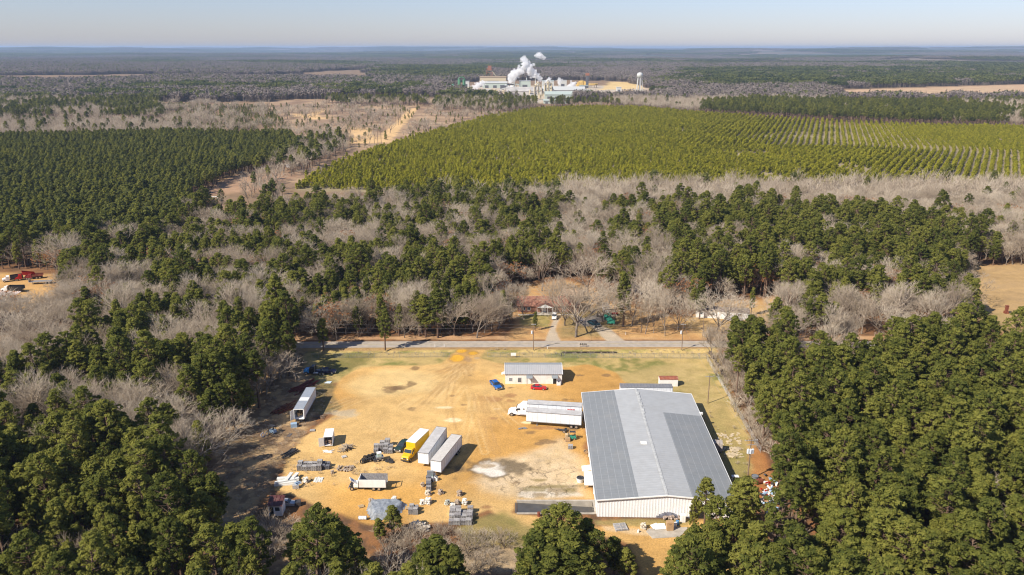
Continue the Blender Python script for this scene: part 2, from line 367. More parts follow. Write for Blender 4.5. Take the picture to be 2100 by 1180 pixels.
# clearings at the edges
zone([(1985, 545), (2300, 535), (2300, 690), (1990, 655), (1950, 610)], mixc((.48, .31, .13), (.36, .24, .12), n2), 3, 3)
zone([(2010, 640), (2110, 640), (2110, 690), (2030, 680)], mixc((.27, .21, .08), (.4, .28, .13), n2), 3, 3, .7)
zone([(-200, 555), (110, 562), (130, 600), (60, 640), (-200, 645)], mixc((.58, .33, .10), (.42, .26, .13), n2), 2, 2)
# middle distance: corridor, scrub, dirt tracks
TANF = mixc((.25, .165, .105), (.40, .27, .16), sstep(.35, .65, n3))
zone([(540, 205), (880, 203), (1110, 222), (1000, 250), (800, 306), (720, 332), (620, 388), (480, 392), (600, 300), (560, 260)], TANF, 8, 12)
zone([(380, 390), (480, 345), (620, 300), (700, 310), (560, 390), (400, 405)], mixc((.32, .19, .12), (.42, .27, .16), n1), 5, 8, .9)
SAND = (.66, .43, .20)
for P in ([(842, 222), (858, 222), (800, 292), (765, 292)], [(628, 236), (660, 224), (668, 226), (640, 240), (690, 242), (640, 246)], [(408, 378), (500, 342), (512, 346), (422, 384)], [(312, 247), (325, 246), (352, 266), (343, 266)], [(720, 262), (760, 262), (770, 290), (720, 290)], [(600, 233), (650, 236), (660, 243), (600, 240)], [(710, 290), (800, 290), (800, 294), (710, 296)], [(622, 384), (700, 336), (714, 332), (640, 380)]):
    zone(P, SAND, 2.5, 4, .85)
zone([(1690, 186), (2300, 168), (2300, 205), (1720, 208)], mixc((.46, .28, .17), (.52, .38, .22), n1), 15, 25)
zone([(1320, 176), (1480, 180), (1560, 200), (1400, 212), (1250, 200)], mixc((.42, .29, .19), (.5, .36, .22), n1), 15, 25, .7)
zone([(900, 176), (1330, 176), (1330, 188), (1230, 200), (1080, 214), (900, 190)], mixc((.52, .38, .22), (.45, .42, .38), n1), 12, 20)
zone([(1250, 168), (1310, 170), (1320, 182), (1230, 185)], (.66, .47, .2), 12, 15, .9)
zone([(1400, 127), (1620, 127), (1590, 132), (1420, 131)], (.72, .5, .36), 25, 20)
zone([(205, 130), (270, 130), (270, 132), (205, 132)], (.62, .5, .36), 25, 20)
# soil under the young pines
NURSERY = [(600, 392), (660, 358), (720, 330), (800, 305), (900, 275), (1000, 248), (1100, 229), (1200, 225), (1300, 226), (1430, 238), (1560, 246), (1700, 256), (1900, 263), (2300, 276), (2300, 396), (1900, 388), (1600, 381), (1400, 381), (1200, 394), (1000, 398), (800, 395)]
zone(NURSERY, mixc((.23, .18, .09), (.34, .28, .17), n1), 5, 8)
nx, ny = len(GX), len(GY)
idx = np.arange(nx * ny).reshape(ny, nx)
F = np.stack([idx[:-1, :-1], idx[:-1, 1:], idx[1:, 1:], idx[1:, :-1]], -1).reshape(-1, 4)
def ground_material():
    m = bpy.data.materials.new('soil'); m.use_nodes = True; nt = m.node_tree; b = nt.nodes['Principled BSDF']; L = nt.links.new
    at_ = nd(nt, 'ShaderNodeAttribute', attribute_name='soil'); ck = nd(nt, 'ShaderNodeAttribute', attribute_name='crack')
    geo = nd(nt, 'ShaderNodeNewGeometry')
    def noise(s, d=6, r=.65):
        n = nd(nt, 'ShaderNodeTexNoise'); n.inputs['Scale'].default_value = s; n.inputs['Detail'].default_value = d; n.inputs['Roughness'].default_value = r; L(geo.outputs['Position'], n.inputs['Vector']); return n.outputs[0]
    def rng(src, a, b_, c, d):
        r = nd(nt, 'ShaderNodeMapRange'); L(src, r.inputs[0])
        for i, v in enumerate((a, b_, c, d)): r.inputs[i + 1].default_value = v
        return r.outputs[0]
    def mul(a, b_):
        q = nd(nt, 'ShaderNodeMath', operation='MULTIPLY'); L(a, q.inputs[0]); L(b_, q.inputs[1]); return q.outputs[0]
    k = mul(mul(rng(noise(2.6), .3, .7, .72, 1.25), rng(noise(.25), .3, .7, .85, 1.13)), rng(noise(.035), .3, .7, .86, 1.12))
    vo = nd(nt, 'ShaderNodeTexVoronoi', feature='DISTANCE_TO_EDGE'); vo.inputs['Scale'].default_value = .33
    wp = nd(nt, 'ShaderNodeTexNoise'); wp.inputs['Scale'].default_value = .5; wp.inputs['Detail'].default_value = 4; L(geo.outputs['Position'], wp.inputs['Vector'])
    ad = nd(nt, 'ShaderNodeVectorMath', operation='MULTIPLY_ADD'); ad.inputs[1].default_value = (3, 3, 3); L(wp.outputs['Color'], ad.inputs[0]); L(geo.outputs['Position'], ad.inputs[2]); L(ad.outputs[0], vo.inputs['Vector'])
    cr = rng(vo.outputs['Distance'], .0, .07, .6, 0)
    cr = mul(cr, mul(ck.outputs['Fac'], rng(noise(.3, 3), .42, .6, 0, 1)))
    inv = nd(nt, 'ShaderNodeMath', operation='SUBTRACT'); inv.inputs[0].default_value = 1; L(cr, inv.inputs[1])
    k = mul(k, inv.outputs[0])
    sc = nd(nt, 'ShaderNodeVectorMath', operation='SCALE'); L(at_.outputs['Color'], sc.inputs[0]); L(k, sc.inputs['Scale'])
    L(sc.outputs[0], b.inputs['Base Color']); b.inputs['Roughness'].default_value = .95; b.inputs['Specular IOR Level'].default_value = .1
    bp = nd(nt, 'ShaderNodeBump'); bp.inputs['Strength'].default_value = .35; bp.inputs['Distance'].default_value = .25; L(noise(1.6, 8, .7), bp.inputs['Height']); L(bp.outputs[0], b.inputs['Normal'])
    return m
gm = mesh_np('ground', np.stack([XX, YY, ZZ], 1), F, [ground_material()])
a = gm.attributes.new('soil', 'FLOAT_COLOR', 'POINT'); a.data.foreach_set('color', np.concatenate([col, np.ones((len(col), 1))], 1).astype(np.float32).ravel())
a = gm.attributes.new('crack', 'FLOAT', 'POINT'); a.data.foreach_set('value', crack.astype(np.float32))
g = bpy.data.objects.new('ground', gm); COL.objects.link(g); struct(g); g['label'] = 'ochre dirt yard, dead grass and leaf litter reaching to the horizon'
Z_LOW, Z_HIGH = float(ZZ.min()), float(ZZ.max())
del XX, YY, ZZ, col, n1, n2, n3, n4, nb, F

# ------------------------------------------------------------------ road and ditch water
ASPH = mat('worn_asphalt', (.37, .32, .265), .9, var=.14, scale=.6, dirt=(.48, .37, .25), dirt_amt=.35, dirt_scale=.3)
xs = list(np.linspace(-260, 320, 146))
def road_y(x): return 253.4 + .9 * math.sin(x / 70) * .4 - .00006 * (x - 10) ** 2
mb = MB(); sh = MB()
for a_, b_ in zip(xs, xs[1:]):
    y0, y1 = road_y(a_), road_y(b_)
    for k in range(6):
        o0, o1 = -2.9 + 5.8 * k / 6, -2.9 + 5.8 * (k + 1) / 6; c0, c1 = .10 - .03 * (o0 / 2.9) ** 2, .10 - .03 * (o1 / 2.9) ** 2
        mb.add([(a_, y0 + o0, c0), (b_, y1 + o0, c0), (b_, y1 + o1, c1), (a_, y0 + o1, c1)], [(0, 1, 2, 3)])
    mb.add([(a_, y0 - 2.9, -.1), (b_, y1 - 2.9, -.1), (b_, y1 - 2.9, .07), (a_, y0 - 2.9, .07)], [(0, 1, 2, 3)])
rd = struct(mb.build('road', ASPH)); rd['label'] = 'narrow worn grey asphalt road crossing beyond the dirt lot'
mk = MB(); YM = mat('faded_yellow_line', (.45, .36, .16), .9, var=.3, scale=3)
for a_, b_ in zip(xs, xs[1:]):
    for o in (-.12, .12): mk.add([(a_, road_y(a_) + o - .05, .106), (b_, road_y(b_) + o - .05, .106), (b_, road_y(b_) + o + .05, .106), (a_, road_y(a_) + o + .05, .106)], [(0, 1, 2, 3)])
k = struct(mk.build('road_marking', YM)); k['label'] = 'faded double yellow line along the road'
WAT = mat('ditch_water', (.045, .035, .022), .1, var=.2, spec=.5)
mb = MB(); q = [at(1152, 714), at(1180, 713), at(1225, 712.6), at(1262, 713)]
pts = [(p.x, DITCH_Y + .75, -.42) for p in q] + [(p.x, DITCH_Y - .8, -.42) for p in reversed(q)]
mb.add(pts, [tuple(range(len(pts)))])
k = struct(mb.build('ditch_water', WAT)); k['label'] = 'dark water standing in the roadside ditch'
# ------------------------------------------------------------------ foliage materials
def leaf_mat(name, c0, c1, c2, transl=.25, objvar=.22):
    m = bpy.data.materials.new(name); m.use_nodes = True; nt = m.node_tree; L = nt.links.new; nt.nodes.clear()
    o = nd(nt, 'ShaderNodeOutputMaterial'); t = nd(nt, 'ShaderNodeAttribute', attribute_name='tint'); oi = nd(nt, 'ShaderNodeObjectInfo')
    r = nd(nt, 'ShaderNodeValToRGB'); e = r.color_ramp.elements
    e[0].color = (*c0, 1); e[1].color = (*c2, 1); q = e.new(.5); q.color = (*c1, 1)
    ad = nd(nt, 'ShaderNodeMath', operation='MULTIPLY_ADD'); ad.inputs[1].default_value = objvar * 2; L(oi.outputs['Random'], ad.inputs[0])
    sb = nd(nt, 'ShaderNodeMath', operation='SUBTRACT'); sb.inputs[1].default_value = objvar; L(t.outputs['Fac'], sb.inputs[0]); L(sb.outputs[0], ad.inputs[2])
    L(ad.outputs[0], r.inputs[0])
    d = nd(nt, 'ShaderNodeBsdfDiffuse'); L(r.outputs[0], d.inputs[0])
    if transl:
        tr = nd(nt, 'ShaderNodeBsdfTranslucent'); L(r.outputs[0], tr.inputs[0]); mx = nd(nt, 'ShaderNodeMixShader'); mx.inputs[0].default_value = transl
        L(d.outputs[0], mx.inputs[1]); L(tr.outputs[0], mx.inputs[2]); L(mx.outputs[0], o.inputs[0])
    else: L(d.outputs[0], o.inputs[0])
    return m
NEEDLE = leaf_mat('pine_needles', (.080, .098, .026), (.185, .195, .042), (.29, .28, .062), .5, .34)
YOUNG = leaf_mat('young_pine_needles', (.145, .16, .020), (.285, .275, .027), (.40, .365, .036), .35, .34)
FARNEEDLE = leaf_mat('dark_pine_needles', (.070, .088, .030), (.145, .158, .044), (.21, .212, .056), .48, .28)
TWIG = leaf_mat('bare_twigs', (.32, .25, .18), (.48, .39, .29), (.65, .55, .42), 0, .36)
DEADLEAF = leaf_mat('dead_oak_leaves', (.22, .09, .04), (.33, .15, .06), (.42, .21, .09))
BARK = leaf_mat('pine_bark', (.10, .062, .042), (.16, .105, .075), (.22, .15, .11), 0)
GBARK = leaf_mat('grey_bark', (.13, .105, .08), (.21, .17, .135), (.31, .26, .21), 0)

def tubes(segs, n=3):
    """segs: list of (p0, p1, r0, r1) -> V, F quads"""
    A = np.array([s[0] for s in segs], float); B = np.array([s[1] for s in segs], float); r0 = np.array([s[2] for s in segs]); r1 = np.array([s[3] for s in segs])
    d = B - A; d /= np.maximum(np.linalg.norm(d, axis=1, keepdims=True), 1e-6)
    ref = np.where(np.abs(d[:, 2:3]) > .9, np.array([[1., 0, 0]]), np.array([[0, 0, 1.]]))
    u = np.cross(d, ref); u /= np.linalg.norm(u, axis=1, keepdims=True); w = np.cross(d, u)
    V = []
    for P, r in ((A, r0), (B, r1)):
        for k in range(n):
            a = 2 * math.pi * k / n; V.append(P + (u * math.cos(a) + w * math.sin(a)) * r[:, None])
    V = np.stack(V, 1); m = len(segs)
    base = (np.arange(m) * 2 * n)[:, None]
    F = np.concatenate([base + np.array([k, (k + 1) % n, (k + 1) % n + n, k + n])[None, :] for k in range(n)])
    return V.reshape(-1, 3), F
def tufts(C, Rd, per, size, rng, flat=.75, upbias=.25, shell=(.55, 1.05), up=1.0):
    """quads facing outward on clumps at C with radii Rd"""
    m = len(C); N = m * per
    d = rng.normal(size=(N, 3)); d[:, 2] += upbias; d /= np.linalg.norm(d, axis=1, keepdims=True)
    Cc = np.repeat(C, per, 0); Rr = np.repeat(Rd, per)[:, None]
    P = Cc + d * Rr * rng.uniform(shell[0], shell[1], (N, 1)) * np.array([1, 1, flat])
    nrm = d + rng.normal(size=(N, 3)) * .38 + np.array([0, 0, .38]) * up; nrm /= np.linalg.norm(nrm, axis=1, keepdims=True)
    u = np.cross(nrm, rng.normal(size=(N, 3))); u /= np.maximum(np.linalg.norm(u, axis=1, keepdims=True), 1e-6); w = np.cross(nrm, u)
    s = size * rng.uniform(.6, 1.25, (N, 1)); a = s * rng.uniform(.8, 1.5, (N, 1)); b = s * .5
    V = np.stack([P - u * a - w * b * .4, P + u * a * .3 - w * b, P + u * a + w * b * .4, P - u * a * .2 + w * b], 1).reshape(-1, 3)
    F = np.arange(N * 4).reshape(-1, 4)
    return V, F, N
class Tree: pass
def make_pine(seed, H, rad, base=.45, nclump=46, per=30, size=.55, needle=None, conical=.3, limbs=True):
    rng = np.random.default_rng(seed); lean = rng.normal(size=2) * .025 * H
    axis = lambda t: np.array([lean[0] * t * t, lean[1] * t * t, H * t])
    segs = []; ts = np.linspace(0, .97, 7)
    for a, b in zip(ts, ts[1:]): segs.append((axis(a), axis(b), .021 * H * (1 - a) ** .75 * .85 + .03, .021 * H * (1 - b) ** .75 * .85 + .03))
    C = []; Rd = []; T = []
    for k in range(nclump):
        t = base + (1 - base) * (((k + rng.uniform(.2, .8)) / nclump) ** .85)
        q = (t - base) / (1 - base)
        env = (np.sin(np.pi * min(1, (q * .80 + .16))) ** .7) * (1 - conical * q) * rad
        az = k * 2.399 + rng.uniform(-.7, .7); rr = env * math.sqrt(rng.uniform(.12, 1.0)) * rng.uniform(.85, 1.12)
        c = axis(t) + np.array([rr * math.cos(az), rr * math.sin(az), rng.uniform(-.3, .5)])
        C.append(c); Rd.append(rng.uniform(.65, 1.35) * rad * (.21 if nclump > 50 else .29)); T.append(rng.uniform(.2, .8) + .12 * q)  # higher clumps tinted lighter to strengthen light and dark in the crown
        if limbs and rr > .5: segs.append((axis(max(t - .06, base * .8)), c, .045 + .012 * rr, .02))
    C.append(axis(1.0)); Rd.append(rad * .24); T.append(.6)
    for k in range(4):                              # dead snags below the crown
        t = base * rng.uniform(.55, .95); az = rng.uniform(0, 6.28); l = rng.uniform(.5, 1.6)
        segs.append((axis(t), axis(t) + np.array([l * math.cos(az), l * math.sin(az), .3]), .05, .015))
    C = np.array(C); Rd = np.array(Rd)
    V, F, N = tufts(C, Rd, per, size, rng)
    tint = np.repeat(np.repeat(np.array(T), per), 4) + np.repeat(rng.normal(size=N) * .12, 4)
    t = Tree(); t.V, t.F, t.tint = V, F, tint; t.tV, t.tF = tubes(segs, 5)
    t.leaf = needle or NEEDLE; t.bark = BARK; t.H = H; return t
def make_bare(seed, H, spread=.5, trunk=.25, levels=4, twig=.035, leafy=0, low=False):
    rng = np.random.default_rng(seed); segs = []; tips = []
    def grow(p, d, l, r, lv):
        n = 2 if lv < 2 else 1
        q = p
        for k in range(n):
            d2 = d + rng.normal(size=3) * .12; d2 /= np.linalg.norm(d2); e = q + d2 * l / n
            segs.append((q, e, r * (1 - .3 * k / n), r * (1 - .3 * (k + 1) / n), lv)); q = e; d = d2
        if lv >= levels: tips.append(q); return
        nb = rng.integers(3, 5) if lv > 0 else rng.integers(5, 8)
        for k in range(nb):
            az = 2 * math.pi * (k + rng.uniform(0, .8)) / nb; s = spread * rng.uniform(.6, 1.25)
            u = np.cross(d, [.3, .9, .1]); u /= np.linalg.norm(u); w = np.cross(d, u)
            nd_ = d + (u * math.cos(az) + w * math.sin(az)) * s * 1.4 + np.array([0, 0, .22]); nd_ /= np.linalg.norm(nd_)
            st = p + (q - p) * rng.uniform(.45, 1.0) if lv > 0 else p + (q - p) * rng.uniform(.6, 1.0)
            grow(st, nd_, l * rng.uniform(.58, .80) if lv > 0 else H * rng.uniform(.26, .36), max(r * .52, twig), lv + 1)
    grow(np.zeros(3), np.array([0, 0, 1.]), H * trunk, .016 * H + .06, 0)
    top = max(s[1][2] for s in segs); k = H / top
    segs = [(a * k, b * k, r0, r1, lv) for a, b, r0, r1, lv in segs]
    big = [(s[0], s[1], s[2] * .8, s[3] * .8) for s in segs if s[4] <= 1]; small = [(s[0], s[1], s[2], s[3] * .6) for s in segs if s[4] > 1]
    t = Tree(); t.tV, t.tF = tubes(big, 5); t.V, t.F = tubes(small, 3)
    t.tint = np.repeat(rng.uniform(.3, .7, len(small)), 6); t.leaf = TWIG; t.bark = GBARK; t.H = H
    if leafy:
        C = np.array(tips) * k; C = C[rng.random(len(C)) < leafy]
        V, F, N = tufts(C, np.full(len(C), .5), 3, .3, rng)
        t.lV, t.lF, t.lt = V, F, np.repeat(rng.uniform(.2, .8, N), 4)
    return t
def whole(t, name):
    """trunk and crown in one mesh"""
    Vs = [t.V, t.tV]; Fs = [t.F, t.tF + len(t.V)]; tint = [t.tint, np.full(len(t.tV), .5)]; mi = [np.zeros(len(t.F)), np.ones(len(t.tF))]; ms = [t.leaf, t.bark]
    if hasattr(t, 'lV'):
        n = len(t.V) + len(t.tV); Vs.append(t.lV); Fs.append(t.lF + n); tint.append(t.lt); mi.append(np.full(len(t.lF), 2)); ms.append(DEADLEAF)
    return mesh_np(name, np.concatenate(Vs), np.concatenate(Fs), ms, np.concatenate(mi), np.concatenate(tint))
def parts(t, crown_name):
    if hasattr(t, 'lV'):
        c = mesh_np(crown_name, np.concatenate([t.V, t.lV]), np.concatenate([t.F, t.lF + len(t.V)]), [t.leaf, DEADLEAF], np.concatenate([np.zeros(len(t.F)), np.ones(len(t.lF))]), np.concatenate([t.tint, t.lt]))
    else: c = mesh_np(crown_name, t.V, t.F, [t.leaf], None, t.tint)
    return mesh_np('trunk', t.tV, t.tF, [t.bark], None, np.full(len(t.tV), .5)), c

PINES = [make_pine(100 + i, [20, 18, 22, 17, 21, 19, 16, 23][i], [3.1, 3.0, 3.5, 2.8, 3.0, 3.4, 3.0, 3.4][i], [.42, .35, .48, .3, .5, .4, .28, .52][i], [84, 96, 70, 100, 76, 90, 104, 62][i], 38, .31, conical=[.1, .3, .05, .5, .15, .2, .4, .0][i]) for i in range(8)]
BARES = [make_bare(200 + i, [15, 13, 17, 14, 16, 12][i], [.42, .55, .36, .6, .45, .5][i], [.22, .16, .3, .14, .25, .2][i], 5, .024) for i in range(6)]
OAKS = [make_bare(260 + i, 13, .55, .18, 5, .025, leafy=.3) for i in range(2)]
BUSHES = [make_bare(300 + i, 4.2, .55, .06, 3, .026) for i in range(4)]
MIDPINES = [make_pine(400 + i, 19 + i % 3 * 2, 3.2 + .2 * (i % 2), .5 + .04 * (i % 2), 30, 18, .72, FARNEEDLE if i % 2 else NEEDLE, limbs=False) for i in range(4)]
MIDBARES = [make_bare(420 + i, 14 + i, .45, .25, 3, .07) for i in range(4)]
YOUNGS = [make_pine(440 + i, 4.3 + .3 * i, 1.75, .06, 16, 16, .5, YOUNG, conical=.55, limbs=False) for i in range(4)]
SAPLINGS = [make_pine(460 + i, 6.0 + i, 1.9, .1, 16, 16, .55, NEEDLE, conical=.6, limbs=False) for i in range(3)]

# ------------------------------------------------------------------ where the woods are (outlines as seen above the canopy)
def polyset(*ps): return [list(p) for p in ps]
Z_CLEAR_GROUND = polyset(
    [(618, 722), (598, 770), (560, 815), (530, 860), (490, 905), (432, 950), (415, 1000), (430, 1060), (560, 1085), (700, 1092), (760, 1098), (1080, 1120), (1300, 1190), (1360, 1180), (1400, 1120), (1480, 1075), (1560, 1050), (1600, 1000), (1568, 930), (1555, 900), (1500, 800), (1455, 718)],
    [(1042, 700), (1050, 655), (1010, 640), (1035, 590), (1165, 570), (1260, 600), (1330, 640), (1420, 655), (1440, 618), (1610, 608), (1610, 662), (1560, 700)],
    [(1985, 548), (2500, 535), (2500, 690), (2040, 690), (1990, 655), (1950, 610)],
    [(395, 378), (498, 336), (525, 345), (520, 375), (430, 414), (400, 405)], [(700, 318), (792, 290), (722, 334), (625, 392), (560, 400), (590, 385)],
    [(-400, 548), (118, 555), (140, 600), (90, 645), (-400, 655)])
CANOPY = [  # outline
    ([(-400, 556), (150, 560), (190, 640), (130, 700), (60, 750), (-400, 760)], .0, .45, 0, 'n'),
    #, pine share, bare share, patch size (0: even), kind of pine
    # woods round the yard
    ([(1500, 668), (1610, 662), (1640, 720), (1800, 690), (2000, 650), (2110, 700), (2600, 700), (2600, 1500), (1280, 1500), (1370, 1150), (1400, 1105), (1500, 1050), (1570, 985), (1545, 900), (1525, 790)], .86, .05, 0, 'n'),
    ([(1440, 640), (1640, 660), (1640, 720), (1800, 700), (2000, 660), (1960, 580), (1700, 590), (1560, 600)], .06, .42, 0, 'n'),
    ([(1150, 368), (2600, 360), (2600, 432), (1960, 432), (1860, 420), (1700, 414), (1500, 400), (1240, 404), (1150, 412)], .02, .98, 0, 'n'),
    ([(1235, 410), (1500, 405), (1700, 425), (1860, 428), (2020, 480), (2045, 560), (1960, 610), (1900, 640), (1640, 640), (1560, 600), (1440, 610), (1400, 560), (1280, 520)], .68, .22, 22, 'n'),
    ([(1140, 380), (2600, 372), (2600, 560), (2060, 560), (2030, 480), (1870, 425), (1700, 420), (1500, 402), (1240, 408), (1260, 470), (1200, 520), (1140, 470)], .10, .86, 18, 'n'),
    ([(880, 380), (1140, 380), (1160, 430), (1130, 520), (1040, 600), (930, 660), (880, 670), (600, 690), (600, 640), (760, 560), (800, 480)], .56, .37, 17, 'n'),
    ([(1040, 560), (1150, 450), (1290, 480), (1420, 560), (1430, 640), (1260, 610), (1160, 590)], .18, .34, 18, 'n'),
    ([(-400, 520), (120, 540), (330, 480), (470, 420), (640, 400), (900, 385), (880, 460), (760, 560), (600, 640), (470, 640), (250, 700), (60, 650), (-400, 700)], .48, .44, 15, 'n'),
    ([(-600, 870), (300, 880), (450, 960), (440, 1050), (380, 1110), (330, 1200), (300, 1500), (-600, 1500)], .80, .06, 0, 'n'),
    ([(-400, 640), (130, 590), (500, 560), (620, 600), (640, 690), (600, 760), (560, 810), (520, 870), (440, 960), (450, 1040), (380, 1110), (330, 1200), (300, 1500), (-600, 1500)], .50, .36, 15, 'n'),
    ([(330, 1150), (480, 1110), (720, 1110), (760, 1140), (960, 1160), (960, 1500), (330, 1500)], .62, .06, 0, 'n'),
    # plantation block on the far west and its margins
    ([(-900, 276), (100, 270), (340, 264), (600, 268), (612, 292), (560, 318), (480, 332), (395, 372), (385, 415), (330, 440), (200, 470), (-900, 470)], .96, .0, 0, 'd'),
    ([(-900, 440), (200, 450), (390, 400), (460, 395), (330, 470), (120, 540), (-900, 530)], .80, .14, 20, 'n'),
    ([(-900, 232), (340, 240), (420, 262), (100, 268), (-900, 275)], .10, .78, 0, 'd'),
    ([(-900, 178), (320, 186), (340, 232), (-900, 230)], .55, .35, 60, 'd'),
    ([(320, 200), (560, 208), (600, 262), (420, 264), (340, 240)], .55, .14, 40, 's'),
    ([(500, 345), (570, 330), (590, 380), (560, 395), (500, 390)], .10, .3, 0, 'd'),
    ([(580, 290), (690, 262), (712, 282), (700, 300), (600, 335), (560, 330)], .38, .42, 0, 'd'),
    ([(540, 205), (870, 205), (840, 230), (760, 290), (690, 270), (600, 268)], .07, .05, 50, 's'),
    ([(890, 216), (1110, 222), (1000, 246), (800, 302), (720, 328), (790, 290), (850, 235)], .06, .05, 45, 's'),
    ([(980, 236), (1000, 232), (1010, 246), (985, 252)], .9, 0, 0, 'd'),
    ([(640, 172), (880, 172), (880, 206), (700, 205), (640, 195)], .62, .30, 0, 'd'),
    ([(886, 190), (1000, 180), (1100, 200), (1100, 222), (1010, 218), (890, 212)], .42, .5, 0, 'd'),
    ([(1130, 203), (1255, 204), (1255, 222), (1180, 222), (1130, 212)], .55, .1, 0, 'd'),
    ([(1250, 180), (1440, 184), (1560, 200), (1440, 208), (1430, 232), (1255, 224)], .05, .85, 0, 'd'),
    ([(1428, 206), (1560, 200), (1760, 204), (1960, 206), (2050, 232), (2066, 256), (1900, 258), (1700, 248), (1430, 232)], .97, .02, 0, 'd'),
    ([(1890, 206), (2000, 204), (2600, 180), (2600, 250), (2066, 250), (2040, 225)], .42, .30, 40, 'd'),
    ([(1340, 176), (1700, 178), (1720, 204), (1560, 200), (1440, 206)], .02, .8, 0, 'd'),
    ([(1395, 142), (1600, 140), (2600, 138), (2600, 168), (1860, 172), (1640, 176), (1395, 160)], .88, .08, 0, 'd'),
]
NURS_IMG = [(600, 388), (660, 352), (720, 326), (800, 300), (900, 270), (1000, 243), (1100, 224), (1200, 221), (1300, 222), (1430, 234), (1560, 242), (1700, 251), (1900, 259), (2600, 274), (2600, 392), (1900, 384), (1600, 377), (1400, 376), (1200, 389), (1000, 394), (800, 391)]

def scatter_kind(x, y, seed):
    
    """0 nothing, 1 pine, 2 bare, 3 dark pine, 4 sapling"""
    px, py = proj(x, y, np.where(y < 480, 12.5, 11.0)); gx, gy = proj(x, y, 0 * x)
    px = np.clip(px, -390, 2490); py = np.clip(py, 0, 1400)
    k = np.zeros(len(x), int); done = np.zeros(len(x), bool)
    u = vn(x * 7.13, y * 5.77, .9, seed); u = np.random.default_rng(seed).random(len(x))
    for P, pp, pb, patch, typ in CANOPY:
        m = inside(P, px, py) & ~done
        if not m.any(): continue
        a, b = np.full(m.sum(), pp), np.full(m.sum(), pb)
        if patch:
            f = fbm(x[m], y[m], patch, 77, 3); tot = pp + pb
            share = pp / tot; th = np.quantile(f, 1 - share); w = .20 + .72 * sstep(th - .07, th + .07, f); a, b = tot * w, tot * (1 - w)
        uu = u[m]; kk = np.where(uu < a, {'n': 1, 'd': 3, 's': 4}[typ], np.where(uu < a + b, 2, 0))
        k[m] = kk; done |= m
    bad = (np.abs(y - 253.4) < 5.5) & (x > -400) & (x < 400)
    for P in Z_CLEAR_GROUND: bad |= inside(P, np.clip(gx, -390, 2490), gy)
    bad |= inside(NURS_IMG, px * 0 + gx, gy)
    k[bad] = 0
    return k, done
def jgrid(x0, x1, y0, y1, s, seed):
    rng = np.random.default_rng(seed); nx, ny = int((x1 - x0) / s), int((y1 - y0) / s)
    X, Y = np.meshgrid(np.arange(nx), np.arange(ny)); X = X + .5 * (Y % 2)
    x = x0 + (X.ravel() + rng.uniform(-.38, .38, nx * ny)) * s; y = y0 + (Y.ravel() + rng.uniform(-.38, .38, nx * ny)) * s
    return x, y
pts = []      # x, y, kind
WEST_BLOCK = [(-900, 276), (100, 270), (340, 264), (600, 268), (612, 292), (560, 318), (480, 332), (395, 372), (385, 415), (330, 440), (200, 470), (-900, 470)]
for (x0, x1, y0, y1, s, sd) in ((-260, 260, 92, 330, 4.1, 1), (-340, 340, 330, 480, 4.5, 2), (-700, 760, 480, 900, 6.0, 3), (-1100, 1200, 900, 1500, 7.5, 4)):
    x, y = jgrid(x0, x1, y0, y1, s, sd); m = np.abs(x) < .72 * y + 70; x, y = x[m], y[m]
    k, _ = scatter_kind(x, y, sd + 50); wx, wy = proj(x, y, np.full(len(x), 11.0)); k[inside(WEST_BLOCK, np.clip(wx, -890, 2590), wy) & (k == 3)] = 0; m = k > 0
    pts.append(np.stack([x[m], y[m], k[m]], 1))
x, y = jgrid(-800, 60, 400, 1150, 3.5, 71); m = (np.abs(x) < .72 * y + 70); x, y = x[m], y[m]; wx, wy = proj(x, y, np.full(len(x), 11.0)); gx, gy = proj(x, y, 0 * x)
m = inside(WEST_BLOCK, np.clip(wx, -890, 2590), wy) & (np.random.default_rng(4).random(len(x)) < .93); pts.append(np.stack([x[m], y[m], np.full(m.sum(), 5)], 1))
pts = np.concatenate(pts)
# ------------------------------------------------------------------ single trees and the woods behind them
def landmark(px, py, kind):
    """words for the wood a tree stands in, by what is beside it"""
    if py > 1120 and px < 420: return 'in the shaded wood under the southwest corner'
    if px < 640 and py > 880: return 'in the dark wood west of the pallet yard'
    if px < 640 and py > 690: return 'in the wood west of the dirt lot'
    if px < 330 and py > 560: return 'in the wood below the truck yard'
    if px < 700: return 'in the mixed wood west of the road bend'
    if py > 1040 and px < 1080: return 'at the south edge of the pallet yard'
    if py > 1000 and px < 1460: return 'in front of the warehouse gable'
    if px > 1440 and py > 900: return 'in the dense wood southeast of the warehouse'
    if px > 1440 and py > 640: return 'in the dense wood east of the warehouse'
    if px > 1640: return 'in the wood by the bare eastern clearing'
    if px > 1230: return 'in the wood behind the white mobile home'
    if px > 1000: return 'in the wood behind the brick house'
    return 'in the wood across the road from the dirt lot'
PINE_PARTS = [parts(t, 'crown') for t in PINES]; BARE_PARTS = [parts(t, 'branches') for t in BARES]; OAK_PARTS = [parts(t, 'branches') for t in OAKS]
def plant(kind, x, y, v, s, rz, label=None, group=None, sxy=1.0):
    lib, name, cn, T = {'pine': (PINE_PARTS, 'pine_tree', 'crown', PINES), 'bare': (BARE_PARTS, 'bare_tree', 'branches', BARES), 'oak': (OAK_PARTS, 'oak_tree', 'branches', OAKS)}[kind]
    e = bpy.data.objects.new(name, None); COL.objects.link(e); e.location = (x, y, 0); e.rotation_euler = (0, 0, rz); e.scale = (s * sxy, s * sxy, s); e.empty_display_size = .5
    for nm, me in zip(('trunk', cn), lib[v % len(lib)]):
        o = bpy.data.objects.new(nm, me); COL.objects.link(o); o.parent = e
    tag(e, label, 'tree', group); return e
def by_top(px, py, h): p = at(px, py, h); return p.x, p.y
